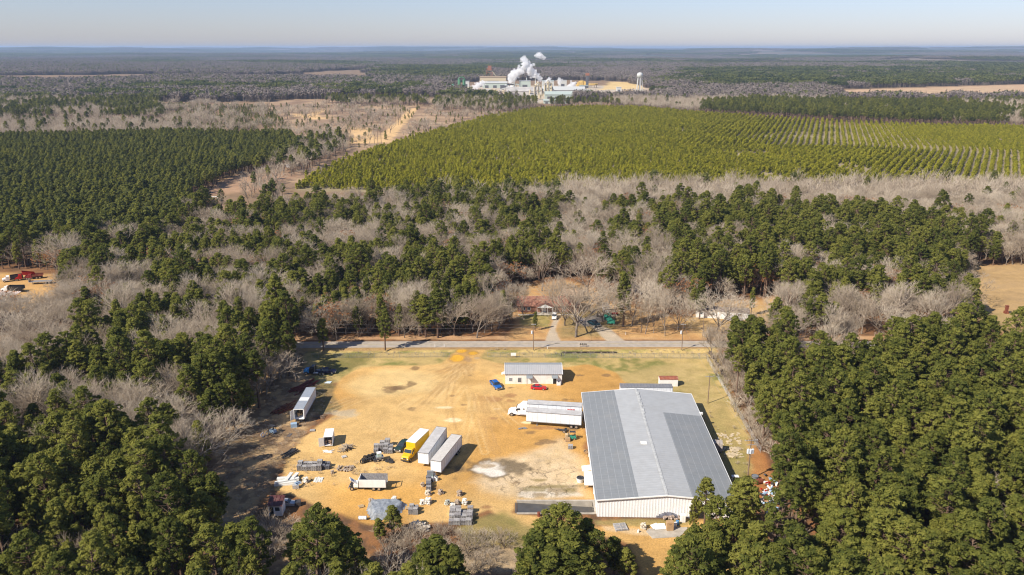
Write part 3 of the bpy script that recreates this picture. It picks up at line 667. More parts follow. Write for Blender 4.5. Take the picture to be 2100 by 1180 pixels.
HAND = [ # kind, top px, top py, height, variant, width factor, label
    ('pine', 1148, 1050, 16.5, 2, 1.75, 'broad pine standing in front of the sunken concrete ramp, tallest there'),
    ('pine', 1108, 1092, 14, 5, 1.75, 'pine with wide low crown beside the pale track below the ramp'),
    ('pine', 1205, 1066, 12, 6, 1.3, 'small rounded pine between the ramp and the warehouse gable'),
    ('pine', 1185, 1100, 14.5, 1, 1.7, 'full pine crowding the tall one below the ramp'),
    ('pine', 1082, 1130, 11, 3, 1.7, 'low dark pine by the brushy track south of the ramp'),
    ('pine', 1262, 1105, 8.5, 6, 1.5, 'low pine by the rubble heap south of the gable'),
    ('pine', 1290, 1128, 8, 3, 1.6, 'young bushy pine leaning over the ochre bank'),
    ('pine', 1128, 1070, 15.5, 0, 1.6, 'dense pine filling the flank of the tall one below the ramp'),
    ('pine', 1160, 1092, 14.5, 4, 1.7, 'bushy pine at the heart of the clump below the ramp'),
    ('pine', 1225, 1098, 12.0, 7, 1.5, 'dark pine at the gable end of the clump below the ramp'),
    ('pine', 1140, 1125, 13.0, 3, 1.7, 'lowest pine of the clump below the ramp'),
    ('pine', 1205, 1130, 12.0, 5, 1.6, 'spreading pine low in the clump near the ochre bank'),
    ('pine', 1452, 984, 15, 4, .95, 'thin open pine in front of the warehouse doorway'),
    ('pine', 1425, 1020, 11, 0, .6, 'slim ragged pine touching the white gable wall'),
    ('pine', 1512, 985, 12.5, 5, 1.0, 'yellowish pine beside the transformer pole and warehouse corner'),
    ('pine', 1545, 1000, 12, 1, .95, 'rounded pine over the scrap heap'),
    ('pine', 805, 1040, 6.5, 6, 1.7, 'small pine half over the grey plastic sheet'),
    ('pine', 778, 1066, 5.5, 3, 1.7, 'bushy young pine below the grey plastic sheet'),
    ('pine', 690, 1060, 15, 1, 1.59, 'dark rounded pine at the south end of the leaf strewn yard'),
    ('pine', 655, 1075, 14.5, 5, 1.45, 'green pine second from the small cabin along the south edge'),
    ('pine', 715, 1082, 13.5, 2, 1.3, 'pine beside the white tank at the south edge'),
    ('pine', 612, 1080, 14, 0, 1.45, 'pine in front of the maroon roofed cabin'),
    ('pine', 476, 1072, 14, 3, 1.59, 'pine by the gap southwest of the small cabin'),
    ('pine', 900, 1105, 14, 5, 1.67, 'broad pine below the crate stacks, alone in brush'),
    ('pine', 868, 1122, 13, 1, 1.45, 'pine joined to the broad one below the crate stacks'),
    ('pine', 925, 1122, 12.5, 6, 1.45, 'pine on the track side of the broad one below the crates'),
    ('pine', 1560, 655, 15, 5, 1.5, 'big dark domed pine by the road end of the east fence'),
    ('pine', 1590, 690, 13, 2, 1.2, 'lower green pine under the big domed one by the east fence'),
    ('pine', 1283, 560, 20, 3, 1.0, 'tall solitary green pine beside the parked white truck'),
    ('pine', 1098, 640, 7, 6, .75, 'small dark evergreen on the lawn of the brick house'),
    ('pine', 1048, 622, 8, 3, .6, 'slender evergreen at the corner of the brick house'),
    ('pine', 1355, 560, 14, 3, .8, 'conical pine between the brick house and mobile home'),
    ('pine', 1440, 575, 15, 6, .9, 'green pine overhanging the mobile home end'),
    ('pine', 1545, 590, 11, 3, .8, 'grey green cedar behind the mobile home'),
    ('pine', 1385, 520, 18, 7, 1.1, 'tall pine on bare ground behind the mobile home'),
    ('pine', 760, 366, 20, 0, .9, 'tall pale pine rising against the young plantation'),
    ('pine', 832, 368, 20, 4, .9, 'tall dark pine rising against the young plantation'),
    ('pine', 566, 566, 24, 1, 1.1, 'tallest bright pine at the northwest corner of the dirt lot'),
    ('pine', 590, 600, 22, 2, 1.0, 'tall pine at the road by the dirt lot corner'),
    ('pine', 545, 660, 20, 5, 1.0, 'bright pine over the maroon beams'),
    ('pine', 500, 690, 19, 0, 1.1, 'wide pine behind the open trailer'),
    ('pine', 468, 705, 18, 6, 1.0, 'pine with low boughs west of the open trailer'),
    ('bare', 968, 598, 15, 3, 1.35, 'wide bare tree with low spreading limbs at the roadside'),
    ('bare', 1008, 585, 17, 0, .95, 'tall pale bare tree beside the low spreading one'),
    ('bare', 1112, 505, 19, 2, 1.1, 'large rounded bare tree behind the brick house roof'),
    ('bare', 1184, 572, 21, 4, 1.6, 'big bare tree between the two driveways'),
    ('bare', 1208, 520, 17, 5, 1.5, 'bare tree behind the blue pickup yard'),
    ('bare', 1238, 585, 14, 3, 1.6, 'low wide bare tree in the yard of the parked truck'),
    ('bare', 1328, 590, 17, 2, .7, 'slim bare tree pair member nearest the road verge'),
    ('bare', 1345, 600, 15, 0, .6, 'narrow bare tree beside the slim roadside one'),
    ('bare', 1370, 582, 19, 4, .6, 'thin tall bare tree left of the second driveway pole'.replace('left of', 'beside')),
    ('bare', 1478, 582, 18, 1, 1.3, 'grey bare tree in front of the mobile home'),
    ('bare', 1625, 620, 13, 3, 1.3, 'pale fan shaped bare tree behind the domed pine'),
    ('bare', 1945, 492, 15, 3, 1.3, 'light fan shaped bare tree among the eastern pines'),
    ('bare', 1985, 555, 14, 5, 1.4, 'spreading bare tree beside the eastern clearing'),
    ('bare', 1950, 605, 12, 1, 1.2, 'bare tree between the eastern clearing and the road'),
    ('bare', 1848, 690, 8, 3, 1.0, 'small white bare tree sunk in the eastern pines'),
    ('oak', 685, 618, 14, 0, 1.0, 'bare oak with rusty leaves low down across the road'),
    ('oak', 775, 600, 14, 1, 1.0, 'oak holding brown leaves between roadside pines'),
    ('bare', 480, 665, 15, 3, 1.4, 'white spreading bare tree in the wood by the open trailer'),
    ('bare', 130, 474, 22, 0, 1.3, 'great grey bare tree behind the truck yard'),
    ('bare', 155, 470, 20, 4, 1.0, 'tall forked bare tree beside the great grey one'),
    ('bare', 1160, 575, 17, 1, 1.2, 'twiggy bare tree leaning over the driveway by the white car'),
    ('bare', 1228, 560, 17, 4, 1.2, 'bare tree between outbuilding and parked lorry'),
    ('bare', 1262, 585, 15, 1, 1.1, 'bare tree behind the parked lorry'),
    ('bare', 1300, 575, 17, 5, 1.2, 'tangled bare tree beside the solitary tall pine'),
    ('bare', 1318, 610, 13, 2, .9, 'pale thin bare tree on the orange leaf litter'),
    ('bare', 1395, 600, 14, 3, 1.1, 'bare tree at the mobile home drive'),
    ('bare', 1510, 600, 14, 5, 1.1, 'bare tree over the far end of the mobile home'),
    ('bare', 1540, 630, 11, 1, 1.2, 'bushy bare tree hiding the mobile home deck'),
    ('bare', 1140, 560, 17, 0, 1.0, 'bare tree rising behind the brick house porch'),
    ('bare', 1075, 575, 15, 5, 1.0, 'bare tree behind the brick house end wall'),
    ('bare', 930, 615, 13, 5, 1.2, 'bare tree crowding the roadside pines'),
    ('bare', 1465, 665, 12, 2, .9, 'thin bare tree at the road end of the east fence'),
    ('bare', 1490, 700, 10, 5, 1.0, 'bare tree tangled along the east fence near the road'),
]
hand_xy = []
for i, (kd, px, py, h, v, sx, lab) in enumerate(HAND):
    x, y = by_top(px, py, h); T = {'pine': PINES, 'bare': BARES, 'oak': OAKS}[kd]
    plant(kd, x, y, v, h / T[v % len(T)].H, i * 1.7, lab, {'pine': 'single pines that stand out', 'bare': 'single bare trees that stand out', 'oak': 'oaks with brown leaves'}[kd], sx)
    hand_xy.append((x, y))
hand_xy = np.array(hand_xy)
dmin = np.min(np.hypot(pts[:, None, 0] - hand_xy[None, :, 0], pts[:, None, 1] - hand_xy[None, :, 1]), 1)
pts = pts[dmin > 2.6]
OPEN_VIEW = [(618, 735), (575, 830), (530, 900), (490, 1000), (505, 1068), (600, 1064), (690, 1050), (740, 1055), (800, 1080), (930, 1095), (1060, 1065), (1220, 1064), (1400, 1088), (1440, 1030), (1490, 1005), (1560, 1050), (1600, 1030), (1605, 1000), (1575, 930), (1540, 850), (1500, 790), (1450, 735)]   # the open ground of the lot is bare of crowns
ox_, oy_ = proj(pts[:, 0], pts[:, 1], np.full(len(pts), 13.0)); o2x, o2y = proj(pts[:, 0], pts[:, 1], np.full(len(pts), 8.0))
pts = pts[~(inside(OPEN_VIEW, ox_, oy_) | inside(OPEN_VIEW, o2x, o2y))]
rs = np.random.default_rng(5)
n = len(pts); pts_s = rs.uniform(.58, .96, n)
pts_s = np.where(pts[:, 2] == 2, pts_s * 1.2, pts_s); pts_s = np.where((pts[:, 2] == 1) & (pts[:, 1] > 262) & (pts[:, 0] < 70), pts_s * .92, pts_s); pts_r = rs.uniform(0, 6.283, n); pts_v = rs.integers(0, 24, n); pts_v = np.where((pts[:, 1] > 258) & (pts[:, 1] < 282) & (pts[:, 2] == 1), np.array([1, 3, 6])[pts_v % 3], pts_v); pts_w = rs.uniform(1.0, 1.35, n)
gx, gy = proj(pts[:, 0], pts[:, 1], np.full(n, 12.0)); g0, g1 = proj(pts[:, 0], pts[:, 1], np.zeros(n))
infr = (gx > 0) & (gx < 2100) & (gy > 0) & (gy < 1180)
used = np.zeros(n, bool)
for kk, kd, lim in ((1, 'pine', 300 - sum(h[0] == 'pine' for h in HAND)), (2, 'bare', 300 - sum(h[0] == 'bare' for h in HAND))):
    c = np.where((pts[:, 2] == kk) & infr)[0]; c = c[np.argsort(pts[c, 1])][:lim]
    for i in c:
        s = pts_s[i] * (.62 if kd == 'bare' and gx[i] > 1430 and gy[i] > 690 else 1)
        where = landmark(gx[i], gy[i], kd)
        plant(kd, pts[i, 0], pts[i, 1], int(pts_v[i]), s, pts_r[i], ('green pine ' if kd == 'pine' else 'leafless grey tree ') + where, ('pines ' if kd == 'pine' else 'leafless trees ') + where, pts_w[i])
    used[c] = True

def hidden_source(name, me):
    o = bpy.data.objects.new(name, me); return o                 # only a source for the scatter below; not in the scene
def scatter(name, label, x, y, z, rot, scl, wid, var, sources, kind='stuff'):
    me = bpy.data.meshes.new(name); n = len(x); me.vertices.add(n); me.vertices.foreach_set('co', np.stack([x, y, z], 1).astype(np.float32).ravel())
    for nm, tp, v in (('rot', 'FLOAT', rot), ('scl', 'FLOAT', scl), ('wid', 'FLOAT', wid)):
        a = me.attributes.new(nm, tp, 'POINT'); a.data.foreach_set('value', np.asarray(v, np.float32))
    a = me.attributes.new('var', 'INT', 'POINT'); a.data.foreach_set('value', np.asarray(var, np.int32))
    o = bpy.data.objects.new(name, me); COL.objects.link(o); o['kind'] = kind; o['label'] = label
    ng = bpy.data.node_groups.new(name + '_scatter', 'GeometryNodeTree')
    ng.interface.new_socket('Geometry', in_out='INPUT', socket_type='NodeSocketGeometry'); ng.interface.new_socket('Geometry', in_out='OUTPUT', socket_type='NodeSocketGeometry')
    gi = ng.nodes.new('NodeGroupInput'); go = ng.nodes.new('NodeGroupOutput'); L = ng.links.new; jn = ng.nodes.new('GeometryNodeJoinGeometry')
    def attr(nm, tp):
        q = ng.nodes.new('GeometryNodeInputNamedAttribute'); q.data_type = tp; q.inputs['Name'].default_value = nm; return q.outputs['Attribute']
    cx = ng.nodes.new('ShaderNodeCombineXYZ'); L(attr('rot', 'FLOAT'), cx.inputs[2]); er = ng.nodes.new('FunctionNodeEulerToRotation'); L(cx.outputs[0], er.inputs[0])
    cs = ng.nodes.new('ShaderNodeCombineXYZ'); w = attr('wid', 'FLOAT'); L(w, cs.inputs[0]); L(w, cs.inputs[1]); L(attr('scl', 'FLOAT'), cs.inputs[2])
    va = attr('var', 'INT')
    for k, src in enumerate(sources):
        oi = ng.nodes.new('GeometryNodeObjectInfo'); oi.inputs['Object'].default_value = src; oi.inputs['As Instance'].default_value = False
        eq = ng.nodes.new('FunctionNodeCompare'); eq.data_type = 'INT'; eq.operation = 'EQUAL'; L(va, eq.inputs[2]); eq.inputs[3].default_value = k
        ip = ng.nodes.new('GeometryNodeInstanceOnPoints'); L(gi.outputs[0], ip.inputs['Points']); L(eq.outputs[0], ip.inputs['Selection']); L(oi.outputs['Geometry'], ip.inputs['Instance'])
        L(er.outputs[0], ip.inputs['Rotation']); L(cs.outputs[0], ip.inputs['Scale']); L(ip.outputs[0], jn.inputs[0])
    L(jn.outputs[0], go.inputs[0])
    md = o.modifiers.new('scatter', 'NODES'); md.node_group = ng
    return o
SRC = lambda ts, nm: [hidden_source(nm, whole(t, nm)) for t in ts]
pine_src, bare_src, oak_src, bush_src = SRC(PINES, 'pine'), SRC(BARES, 'bare'), SRC(OAKS, 'oak'), SRC(BUSHES, 'bush')
mid_src, midb_src, young_src, sap_src = SRC(MIDPINES, 'mid_pine'), SRC(MIDBARES, 'mid_bare'), SRC(YOUNGS, 'young'), SRC(SAPLINGS, 'sapling')
def mass(name, label, sel, srcs, vmod=None, smul=1.0):
    x, y = pts[sel, 0], pts[sel, 1]; s = pts_s[sel] * smul
    scatter(name, label, x, y, ground_h(x, y), pts_r[sel], s, s * pts_w[sel], pts_v[sel] % (vmod or len(srcs)), srcs)
near = pts[:, 1] < 480
mass('pine_wood', 'green pines massed in the woods round the yard', (pts[:, 2] == 1) & ~used & near, pine_src)
mass('bare_wood', 'leafless grey trees massed in the woods round the yard', (pts[:, 2] == 2) & ~used & near, bare_src + bare_src[:4] + oak_src[:1])
mass('distant_pine_wood', 'blocks of dark pine in the middle distance', ((pts[:, 2] == 3) | ((pts[:, 2] == 1) & ~near)), mid_src, smul=.92)
mass('west_pine_block', 'even block of younger dark pines on the west plain', pts[:, 2] == 5, mid_src, smul=.66)
mass('distant_bare_wood', 'belts of leafless trees in the middle distance', (pts[:, 2] == 2) & ~near, midb_src)
mass('scrub_growth', 'scattered small pines in the tan scrub', pts[:, 2] == 4, sap_src)

# young pines in planted rows
rowx = []; S = 6.4
ycoords = np.arange(520, 1420, 2.6)
th = np.where(ycoords < 790, math.tan(R(31)), math.tan(R(21)))
th = np.convolve(np.pad(th, 12, 'edge'), np.ones(25) / 25, 'valid')
base = np.concatenate([[0], np.cumsum(th[:-1] * 2.6)])
off = np.arange(-1500, 1500, S)
ox, oy = np.meshgrid(off, np.arange(len(ycoords)))
x = (ox + base[oy]).ravel(); y = ycoords[oy].ravel(); r2 = np.random.default_rng(9)
px, py = proj(x, y, 0 * x)
loose = np.clip(1 - (px - 900) / 550, 0, 1)
x = x + r2.normal(size=len(x)) * (.35 + 2.0 * loose); y = y + r2.normal(size=len(x)) * (.5 + 1.2 * loose)
m = inside(NURS_IMG, np.clip(px, -300, 2590) + r2.normal(size=len(x)) * 5, py + r2.normal(size=len(x)) * 1.2) & (r2.random(len(x)) > .08 + .6 * sstep(.66, .8, fbm(x, y, 40, 4, 3))) & (np.abs(x) < .72 * y + 60)
x, y = x[m], y[m]; n = len(x)
extra = np.random.default_rng(10); 
ex = extra.uniform(-420, 480, 9000); ey = extra.uniform(540, 1300, 9000); qx, qy = proj(ex, ey, 0 * ex)
mm = inside(NURS_IMG, qx, qy) & (extra.random(9000) < np.clip(1.15 - (qx - 700) / 800, 0, 1)); x = np.concatenate([x, ex[mm]]); y = np.concatenate([y, ey[mm]]); n = len(x)
ss = r2.uniform(.7, 1.1, n) * (.72 + .56 * fbm(x, y, 70, 8, 3)); rr = r2.uniform(0, 6.28, n); vv = r2.integers(0, 4, n)
px, py = proj(x, y, 0 * x); inf_ = np.where((px > 0) & (px < 2100))[0]; first = inf_[np.argsort(y[inf_])][:300]
for i in first:
    o = bpy.data.objects.new('young_pine', young_src[vv[i]].data); COL.objects.link(o); o.location = (x[i], y[i], 0); o.rotation_euler = (0, 0, rr[i]); o.scale = (ss[i],) * 3
    tag(o, 'small yellow green pine at the near edge of the planted rows', 'young pine', 'young pines along the near edge of the plantation')
keep = np.ones(n, bool); keep[first] = False
scatter('young_pine_plantation', 'rows of small yellow green pines covering the big field', x[keep], y[keep], np.zeros(keep.sum()), rr[keep], ss[keep], ss[keep], vv[keep], young_src)

# leafless brush along the fences and the south edge
def brush(poly, spacing, seed, smul=1.0, ground=True):
    P = W(poly); xs_, ys_ = zip(*P); x, y = jgrid(min(xs_), max(xs_), min(ys_), max(ys_), spacing, seed)
    m = inside(P, x, y); return np.stack([x[m], y[m], np.full(m.sum(), smul)], 1)
B = [(brush([(1452, 735), (1500, 728), (1560, 800), (1600, 930), (1565, 935), (1500, 840)], 2.2, 1, .95), 'brush along the east fence of the lot'),
     (brush([(770, 1110), (870, 1092), (1000, 1090), (1060, 1110), (1010, 1180), (780, 1180)], 2.0, 2, .9), 'brush south of the crate stacks'),
     (brush([(440, 1085), (530, 1060), (640, 1082), (700, 1100), (560, 1150), (430, 1150)], 2.2, 3, .95), 'brush round the small cabin'),
     (brush([(560, 720), (610, 718), (605, 760), (570, 790)], 2.2, 4, 1.2), 'brush at the roadside corner of the west wood'),
     (brush([(1440, 680), (1560, 690), (1600, 715), (1450, 715)], 2.5, 5, 1.2), 'brush at the road end of the east fence')]
for q, where in B:
    for x_, y_, s_ in q:
        o = bpy.data.objects.new('bare_shrub', bush_src[int(rs.integers(0, 4))].data); COL.objects.link(o); o.location = (x_, y_, 0); o.rotation_euler = (0, 0, rs.uniform(0, 6.28)); k = s_ * rs.uniform(.6, 1.15); o.scale = (k, k, k * rs.uniform(.8, 1.2))
        tag(o, 'leafless tangled shrub in the ' + where, 'shrub', where)
# understorey under the woods: low leafless brush and saplings that nobody could count
qx_, qy_ = jgrid(-560, 330, 620, 1420, 5.5, 83); sx_, sy_ = proj(qx_, qy_, 0 * qx_); mm = (inside([(540, 205), (880, 203), (1110, 222), (1000, 250), (800, 306), (720, 332), (620, 388), (480, 392), (400, 402), (560, 320), (700, 300), (600, 268)], sx_, sy_)) & (fbm(qx_, qy_, 45, 21, 3) > .47) & (np.random.default_rng(6).random(len(qx_)) < .6)
roadm = inside([(835, 218), (885, 203), (885, 215), (805, 296), (755, 296)], sx_, sy_) | inside([(405, 380), (500, 340), (512, 348), (425, 384)], sx_, sy_); mm &= ~roadm; qx_, qy_ = qx_[mm], qy_[mm]; n_ = len(qx_)
scatter('scrub_bushes', 'low leafless bushes dotted over the tan scrub', qx_, qy_, ground_h(qx_, qy_), rs.uniform(0, 6.28, n_), rs.uniform(.5, 1.3, n_), rs.uniform(.7, 1.6, n_), rs.integers(0, 4, n_), bush_src)
x, y = jgrid(-200, 200, 95, 460, 5.2, 31); k, dn = scatter_kind(x, y, 33); m = (k > 0) & (np.abs(x) < .72 * y + 40); x, y = x[m], y[m]
u = rs.random(len(x)); m = u < .55; x, y = x[m], y[m]
v_ = rs.integers(0, 4, len(x)); s_ = rs.uniform(.5, 1.1, len(x))
scatter('undergrowth', 'low leafless undergrowth on the woodland floor', x, y, 0 * x, rs.uniform(0, 6.28, len(x)), s_, s_, v_, bush_src)

# ------------------------------------------------------------------ forest to the horizon, in tiles of many small trees
def far_tile(seed, size, n, pine, q, hgt):
    rng = np.random.default_rng(seed); V = []; F = []; T = []; M = []; nv = 0
    X = rng.uniform(-size / 2, size / 2, n); Y = rng.uniform(-size / 2, size / 2, n); isP = rng.random(n) < pine
    for x, y, p in zip(X, Y, isP):
        h = hgt * rng.uniform(.7, 1.15); r = h * rng.uniform(.16, .24)
        if p:
            v, f, N = tufts(np.array([[x, y, h * .82]]), np.array([r]), q, r * .75, rng, flat=1.1, upbias=.3, shell=(.4, 1.0)); t0 = rng.uniform(.2, .7); mi = 0
        else:
            v, f, N = tufts(np.array([[x, y, h * .66]]), np.array([r * 1.05]), q * 2, r * .38, rng, flat=1.7, upbias=.2, shell=(.1, 1.1), up=.2); t0 = rng.uniform(.3, .7); mi = 1
            v[:, 2] = np.maximum(v[:, 2], .2)
        V.append(v); F.append(f + nv); nv += len(v); T.append(np.full(len(v), t0)); M.append(np.full(len(f), mi))
        w = r * .1 + .12; tv = np.array([[x - w, y, 0], [x + w, y, 0], [x + w * .6, y, h * .75], [x - w * .6, y, h * .75], [x, y - w, 0], [x, y + w, 0], [x, y + w * .6, h * .75], [x, y - w * .6, h * .75]])
        V.append(tv); F.append(np.array([[0, 1, 2, 3], [4, 5, 6, 7]]) + nv); nv += 8; T.append(np.full(8, .5)); M.append([2, 2])
    return mesh_np('forest_tile', np.concatenate(V), np.concatenate(F), [FARNEEDLE, FARTWIG, GBARK], np.concatenate(M), np.concatenate(T))
FARTWIG = leaf_mat('distant_twigs', (.16, .13, .112), (.20, .165, .142), (.245, .205, .178), 0, .15)
t1 = [hidden_source('tile', far_tile(500 + i, 48, [110, 110, 230, 210, 150, 50][i], [.97, .93, .04, .10, .28, .4][i], 12, 16)) for i in range(6)]
t2 = [hidden_source('tile', far_tile(520 + i, 170, 330, [.98, .9, .04, .3][i], 6, 17)) for i in range(4)]
def forest_field(x, y):
    a = fbm(x, y, 1100, 41, 4); b = fbm(x, y, 700, 43, 4); return a, b
x, y = jgrid(-4600, 4600, 1400, 6200, 44, 61); m = np.abs(x) < .70 * y + 150; x, y = x[m], y[m]
px, py = proj(x, y, 11 + 0 * x); a, b = forest_field(x, y); var = np.where(a > .575, rs.integers(0, 2, len(x)), np.where(a < .53, 2 + rs.integers(0, 2, len(x)), np.where(b > .5, 4, 3)))
var = np.where(b > .64, -1, var)
rng_ = np.random.default_rng(3)
for P, pp, pb, patch, typ in CANOPY[12:]:
    mm = inside(P, np.clip(px, -890, 2590), py)
    if mm.any():
        u = rng_.random(mm.sum()); var[mm] = np.where(u < pp, rng_.integers(0, 2, mm.sum()), np.where(u < pp + pb, 2, np.where(typ == 's', -1, 5)))
g0, g1 = proj(x, y, 0 * x)
for P in ([(1690, 184), (2300, 167), (2300, 204), (1720, 207)], [(910, 172), (1000, 166), (1240, 166), (1310, 172), (1320, 184), (1240, 200), (1090, 216), (940, 194)], [(540, 205), (880, 200), (1110, 222), (1000, 250), (600, 268)], [(1400, 127), (1620, 127), (1590, 132), (1420, 131)], [(205, 130), (270, 130), (270, 132), (205, 132)], [(1225, 180), (1350, 180), (1350, 202), (1225, 202)]):
    mm = inside(P, np.clip(g0, -890, 2590), g1); var[mm] = -1
behind = inside([(1000, 140), (1330, 140), (1330, 168), (1000, 166)], px, py); var[behind & (var >= 0)] = 2
m = (var >= 0) & (y > 1495); x, y, var = x[m], y[m], var[m]; z = ground_h(x, y); one = np.ones(len(x))
scatter('forest', 'pine and leafless forest stretching away beyond the mill', x, y, z, rs.integers(0, 4, len(x)) * 1.5708, one * rs.uniform(.8, 1.15, len(x)), one, var, t1)
x, y = jgrid(-19000, 19000, 6200, 25500, 165, 62); m = np.abs(x) < .68 * y + 300; x, y = x[m], y[m]; a, b = forest_field(x * .8, y * .5)
var = np.where(a > .535, rs.integers(0, 2, len(x)), np.where(a < .44, 2, 3)); m = b < .60; x, y, var = x[m], y[m], var[m]; one = np.ones(len(x))
scatter('far_forest', 'blue hazy forest running to the horizon', x, y, ground_h(x, y), rs.integers(0, 4, len(x)) * 1.5708, one * rs.uniform(.9, 1.3, len(x)), one, var, t2)

# dry weeds on the rough edges of the lot
wx_, wy_, wz_ = [], [], []
for k, (poly, sp, pr) in enumerate((([(455, 1010), (500, 900), (560, 800), (610, 730), (650, 760), (690, 835), (640, 880), (600, 930), (560, 1010), (600, 1060), (480, 1070)], 1.15, .5), ([(560, 940), (680, 925), (700, 1000), (560, 1010)], 1.0, .25), ([(730, 950), (820, 940), (830, 965), (720, 980)], .9, .35), ([(985, 1085), (1090, 1118), (1100, 1180), (960, 1180)], 1.0, .5), ([(1400, 860), (1490, 830), (1560, 960), (1500, 985)], 1.4, .25), ([(620, 716), (920, 716), (920, 728), (620, 730)], 1.3, .35), ([(1000, 716), (1450, 714), (1455, 730), (1000, 730)], 1.3, .3))):
    P = W(poly); a_, b_ = zip(*P); x, y = jgrid(min(a_), max(a_), min(b_), max(b_), sp, 90 + k); m = inside(P, x, y) & (rs.random(len(x)) < pr * 1.6 * fbm(x, y, 4, 14, 2)); wx_.append(x[m]); wy_.append(y[m])
x, y = np.concatenate(wx_), np.concatenate(wy_); n = len(x); s_ = rs.uniform(.09, .26, n)
scatter('dry_weeds', 'tufts of dry weeds on the rough edges of the lot', x, y, terrain(x, y), rs.uniform(0, 6.28, n), s_, s_ * rs.uniform(1.0, 1.8, n), rs.integers(0, 4, n), bush_src)
# ------------------------------------------------------------------ buildings of the yard
def ribbed_mat(name, col, spacing, amt=.16, axis=0, rough=.45, metal=.2, dirt=(.4, .33, .25), seam=None):
    """painted metal sheet with raised ribs (bump) every `spacing` metres across the given axis"""
    m = mat(name, col, rough, metal, var=.05, scale=.6, dirt=dirt, dirt_amt=.42, dirt_scale=.22); nt = m.node_tree; b = nt.nodes['Principled BSDF']; L = nt.links.new
    tc = nd(nt, 'ShaderNodeTexCoord'); sx = nd(nt, 'ShaderNodeSeparateXYZ'); L(tc.outputs['Object'], sx.inputs[0])
    w = nd(nt, 'ShaderNodeMath', operation='PINGPONG'); w.inputs[1].default_value = spacing / 2; L(sx.outputs[axis], w.inputs[0])
    r = nd(nt, 'ShaderNodeMapRange'); r.inputs[1].default_value = 0; r.inputs[2].default_value = spacing * .18; r.inputs[3].default_value = 1; r.inputs[4].default_value = 0; L(w.outputs[0], r.inputs[0])
    bp = nd(nt, 'ShaderNodeBump'); bp.inputs['Strength'].default_value = .8; bp.inputs['Distance'].default_value = amt; L(r.outputs[0], bp.inputs['Height']); L(bp.outputs[0], b.inputs['Normal'])
    if seam:
        src = b.inputs['Base Color'].links[0].from_socket; out = src
        for ax, sp, wd, amt_ in seam:
            q = nd(nt, 'ShaderNodeMath', operation='PINGPONG'); q.inputs[1].default_value = sp / 2; L(sx.outputs[ax], q.inputs[0])
            r2 = nd(nt, 'ShaderNodeMapRange'); r2.inputs[1].default_value = wd * .4; r2.inputs[2].default_value = wd; r2.inputs[3].default_value = amt_; r2.inputs[4].default_value = 0; L(q.outputs[0], r2.inputs[0])
            mx = nd(nt, 'ShaderNodeMix', data_type='RGBA'); mx.inputs[7].default_value = (.40, .41, .41, 1); L(r2.outputs[0], mx.inputs[0]); L(out, mx.inputs[6]); out = mx.outputs[2]
        L(out, b.inputs['Base Color'])
    return m
ROOF_L = ribbed_mat('pale_roof_sheet', (.375, .38, .375), 1.0, .03, 1, .6, .0, dirt=(.30, .29, .27), seam=[(1, 1.25, .05, .18)])
ROOF_D = ribbed_mat('dark_roof_sheet', (.215, .225, .228), 1.0, .03, 1, .6, .0, dirt=(.29, .28, .26), seam=[(0, 1.55, .06, .5), (1, 1.25, .05, .12)])
WALLRIB = mat('ribbed_wall_sheet', (.78, .78, .77), .5, .0, var=.04, dirt=(.56, .5, .42), dirt_amt=.25, dirt_scale=.4)

# warehouse: local frame with x across (0..W), y along (0..L)
W_, L_, EAVE, RIDGE = 29.6, 54.5, 4.1, 5.5
wo = at(1224, 1060); wr = -R(1.6)
wh = thing('warehouse', 'big grey roofed white metal warehouse at the edge of the dirt lot', 'warehouse', wo, wr)
mid = W_ / 2 * .985
mb = MB()
prof = [(0, 0)]
mb.prism([(0, -.1), (W_, -.1), (W_, EAVE), (mid, RIDGE), (0, EAVE)], 0.05, L_)
mb.build('wall', WALLRIB, wh)
rb = MB()
k = 0.45
while k < W_ - .3:
    h = EAVE + (RIDGE - EAVE) * (k / mid if k < mid else (W_ - k) / (W_ - mid)) - .12
    rb.add([(k - .13, .05, 0), (k - .10, .015, 0), (k + .10, .015, 0), (k + .13, .05, 0), (k - .13, .05, h), (k - .10, .015, h), (k + .10, .015, h), (k + .13, .05, h)], [(0, 1, 5, 4), (1, 2, 6, 5), (2, 3, 7, 6), (4, 5, 6, 7)])
    k += .62
rb.build('wall_ribs', WALLRIB, wh)
def slope(x0, x1, y0, y1, dz, th=.08):
    z = lambda x: EAVE + (RIDGE - EAVE) * (x / mid if x <= mid else (W_ - x) / (W_ - mid)) + dz
    m = MB(); a = [(x0, y0, z(x0)), (x1, y0, z(x1)), (x1, y1, z(x1)), (x0, y1, z(x0))]; m.add([(p[0], p[1], p[2] - th) for p in a] + a, [(3, 2, 1, 0), (4, 5, 6, 7), (0, 1, 5, 4), (1, 2, 6, 5), (2, 3, 7, 6), (3, 0, 4, 7)]); return m
slope(-.35, mid, -.3, L_ + .3, .12).build('roof_slope', ROOF_L, wh, label='pale grey roof slope toward the dirt lot')
slope(mid, W_ + .35, -.3, L_ + .3, .12).build('roof_slope', ROOF_L, wh, label='pale grey roof slope toward the east fence')
slope(-.30, 8.6, -.25, L_ + .25, .16, .035).build('roof_panel', ROOF_D, wh, label='dark grey seamed roof strip along the dirt lot side')
slope(W_ - 9.6, W_ + .30, -.25, L_ * .75, .16, .035).build('roof_panel', ROOF_D, wh, label='dark grey seamed roof strip along the east side, shorter')
m = MB()
for s in (-1, 1): m.add([(mid, -.3, RIDGE + .20), (mid + s * .32, -.3, RIDGE + .17), (mid + s * .32, L_ + .3, RIDGE + .17), (mid, L_ + .3, RIDGE + .20)], [(0, 1, 2, 3)])
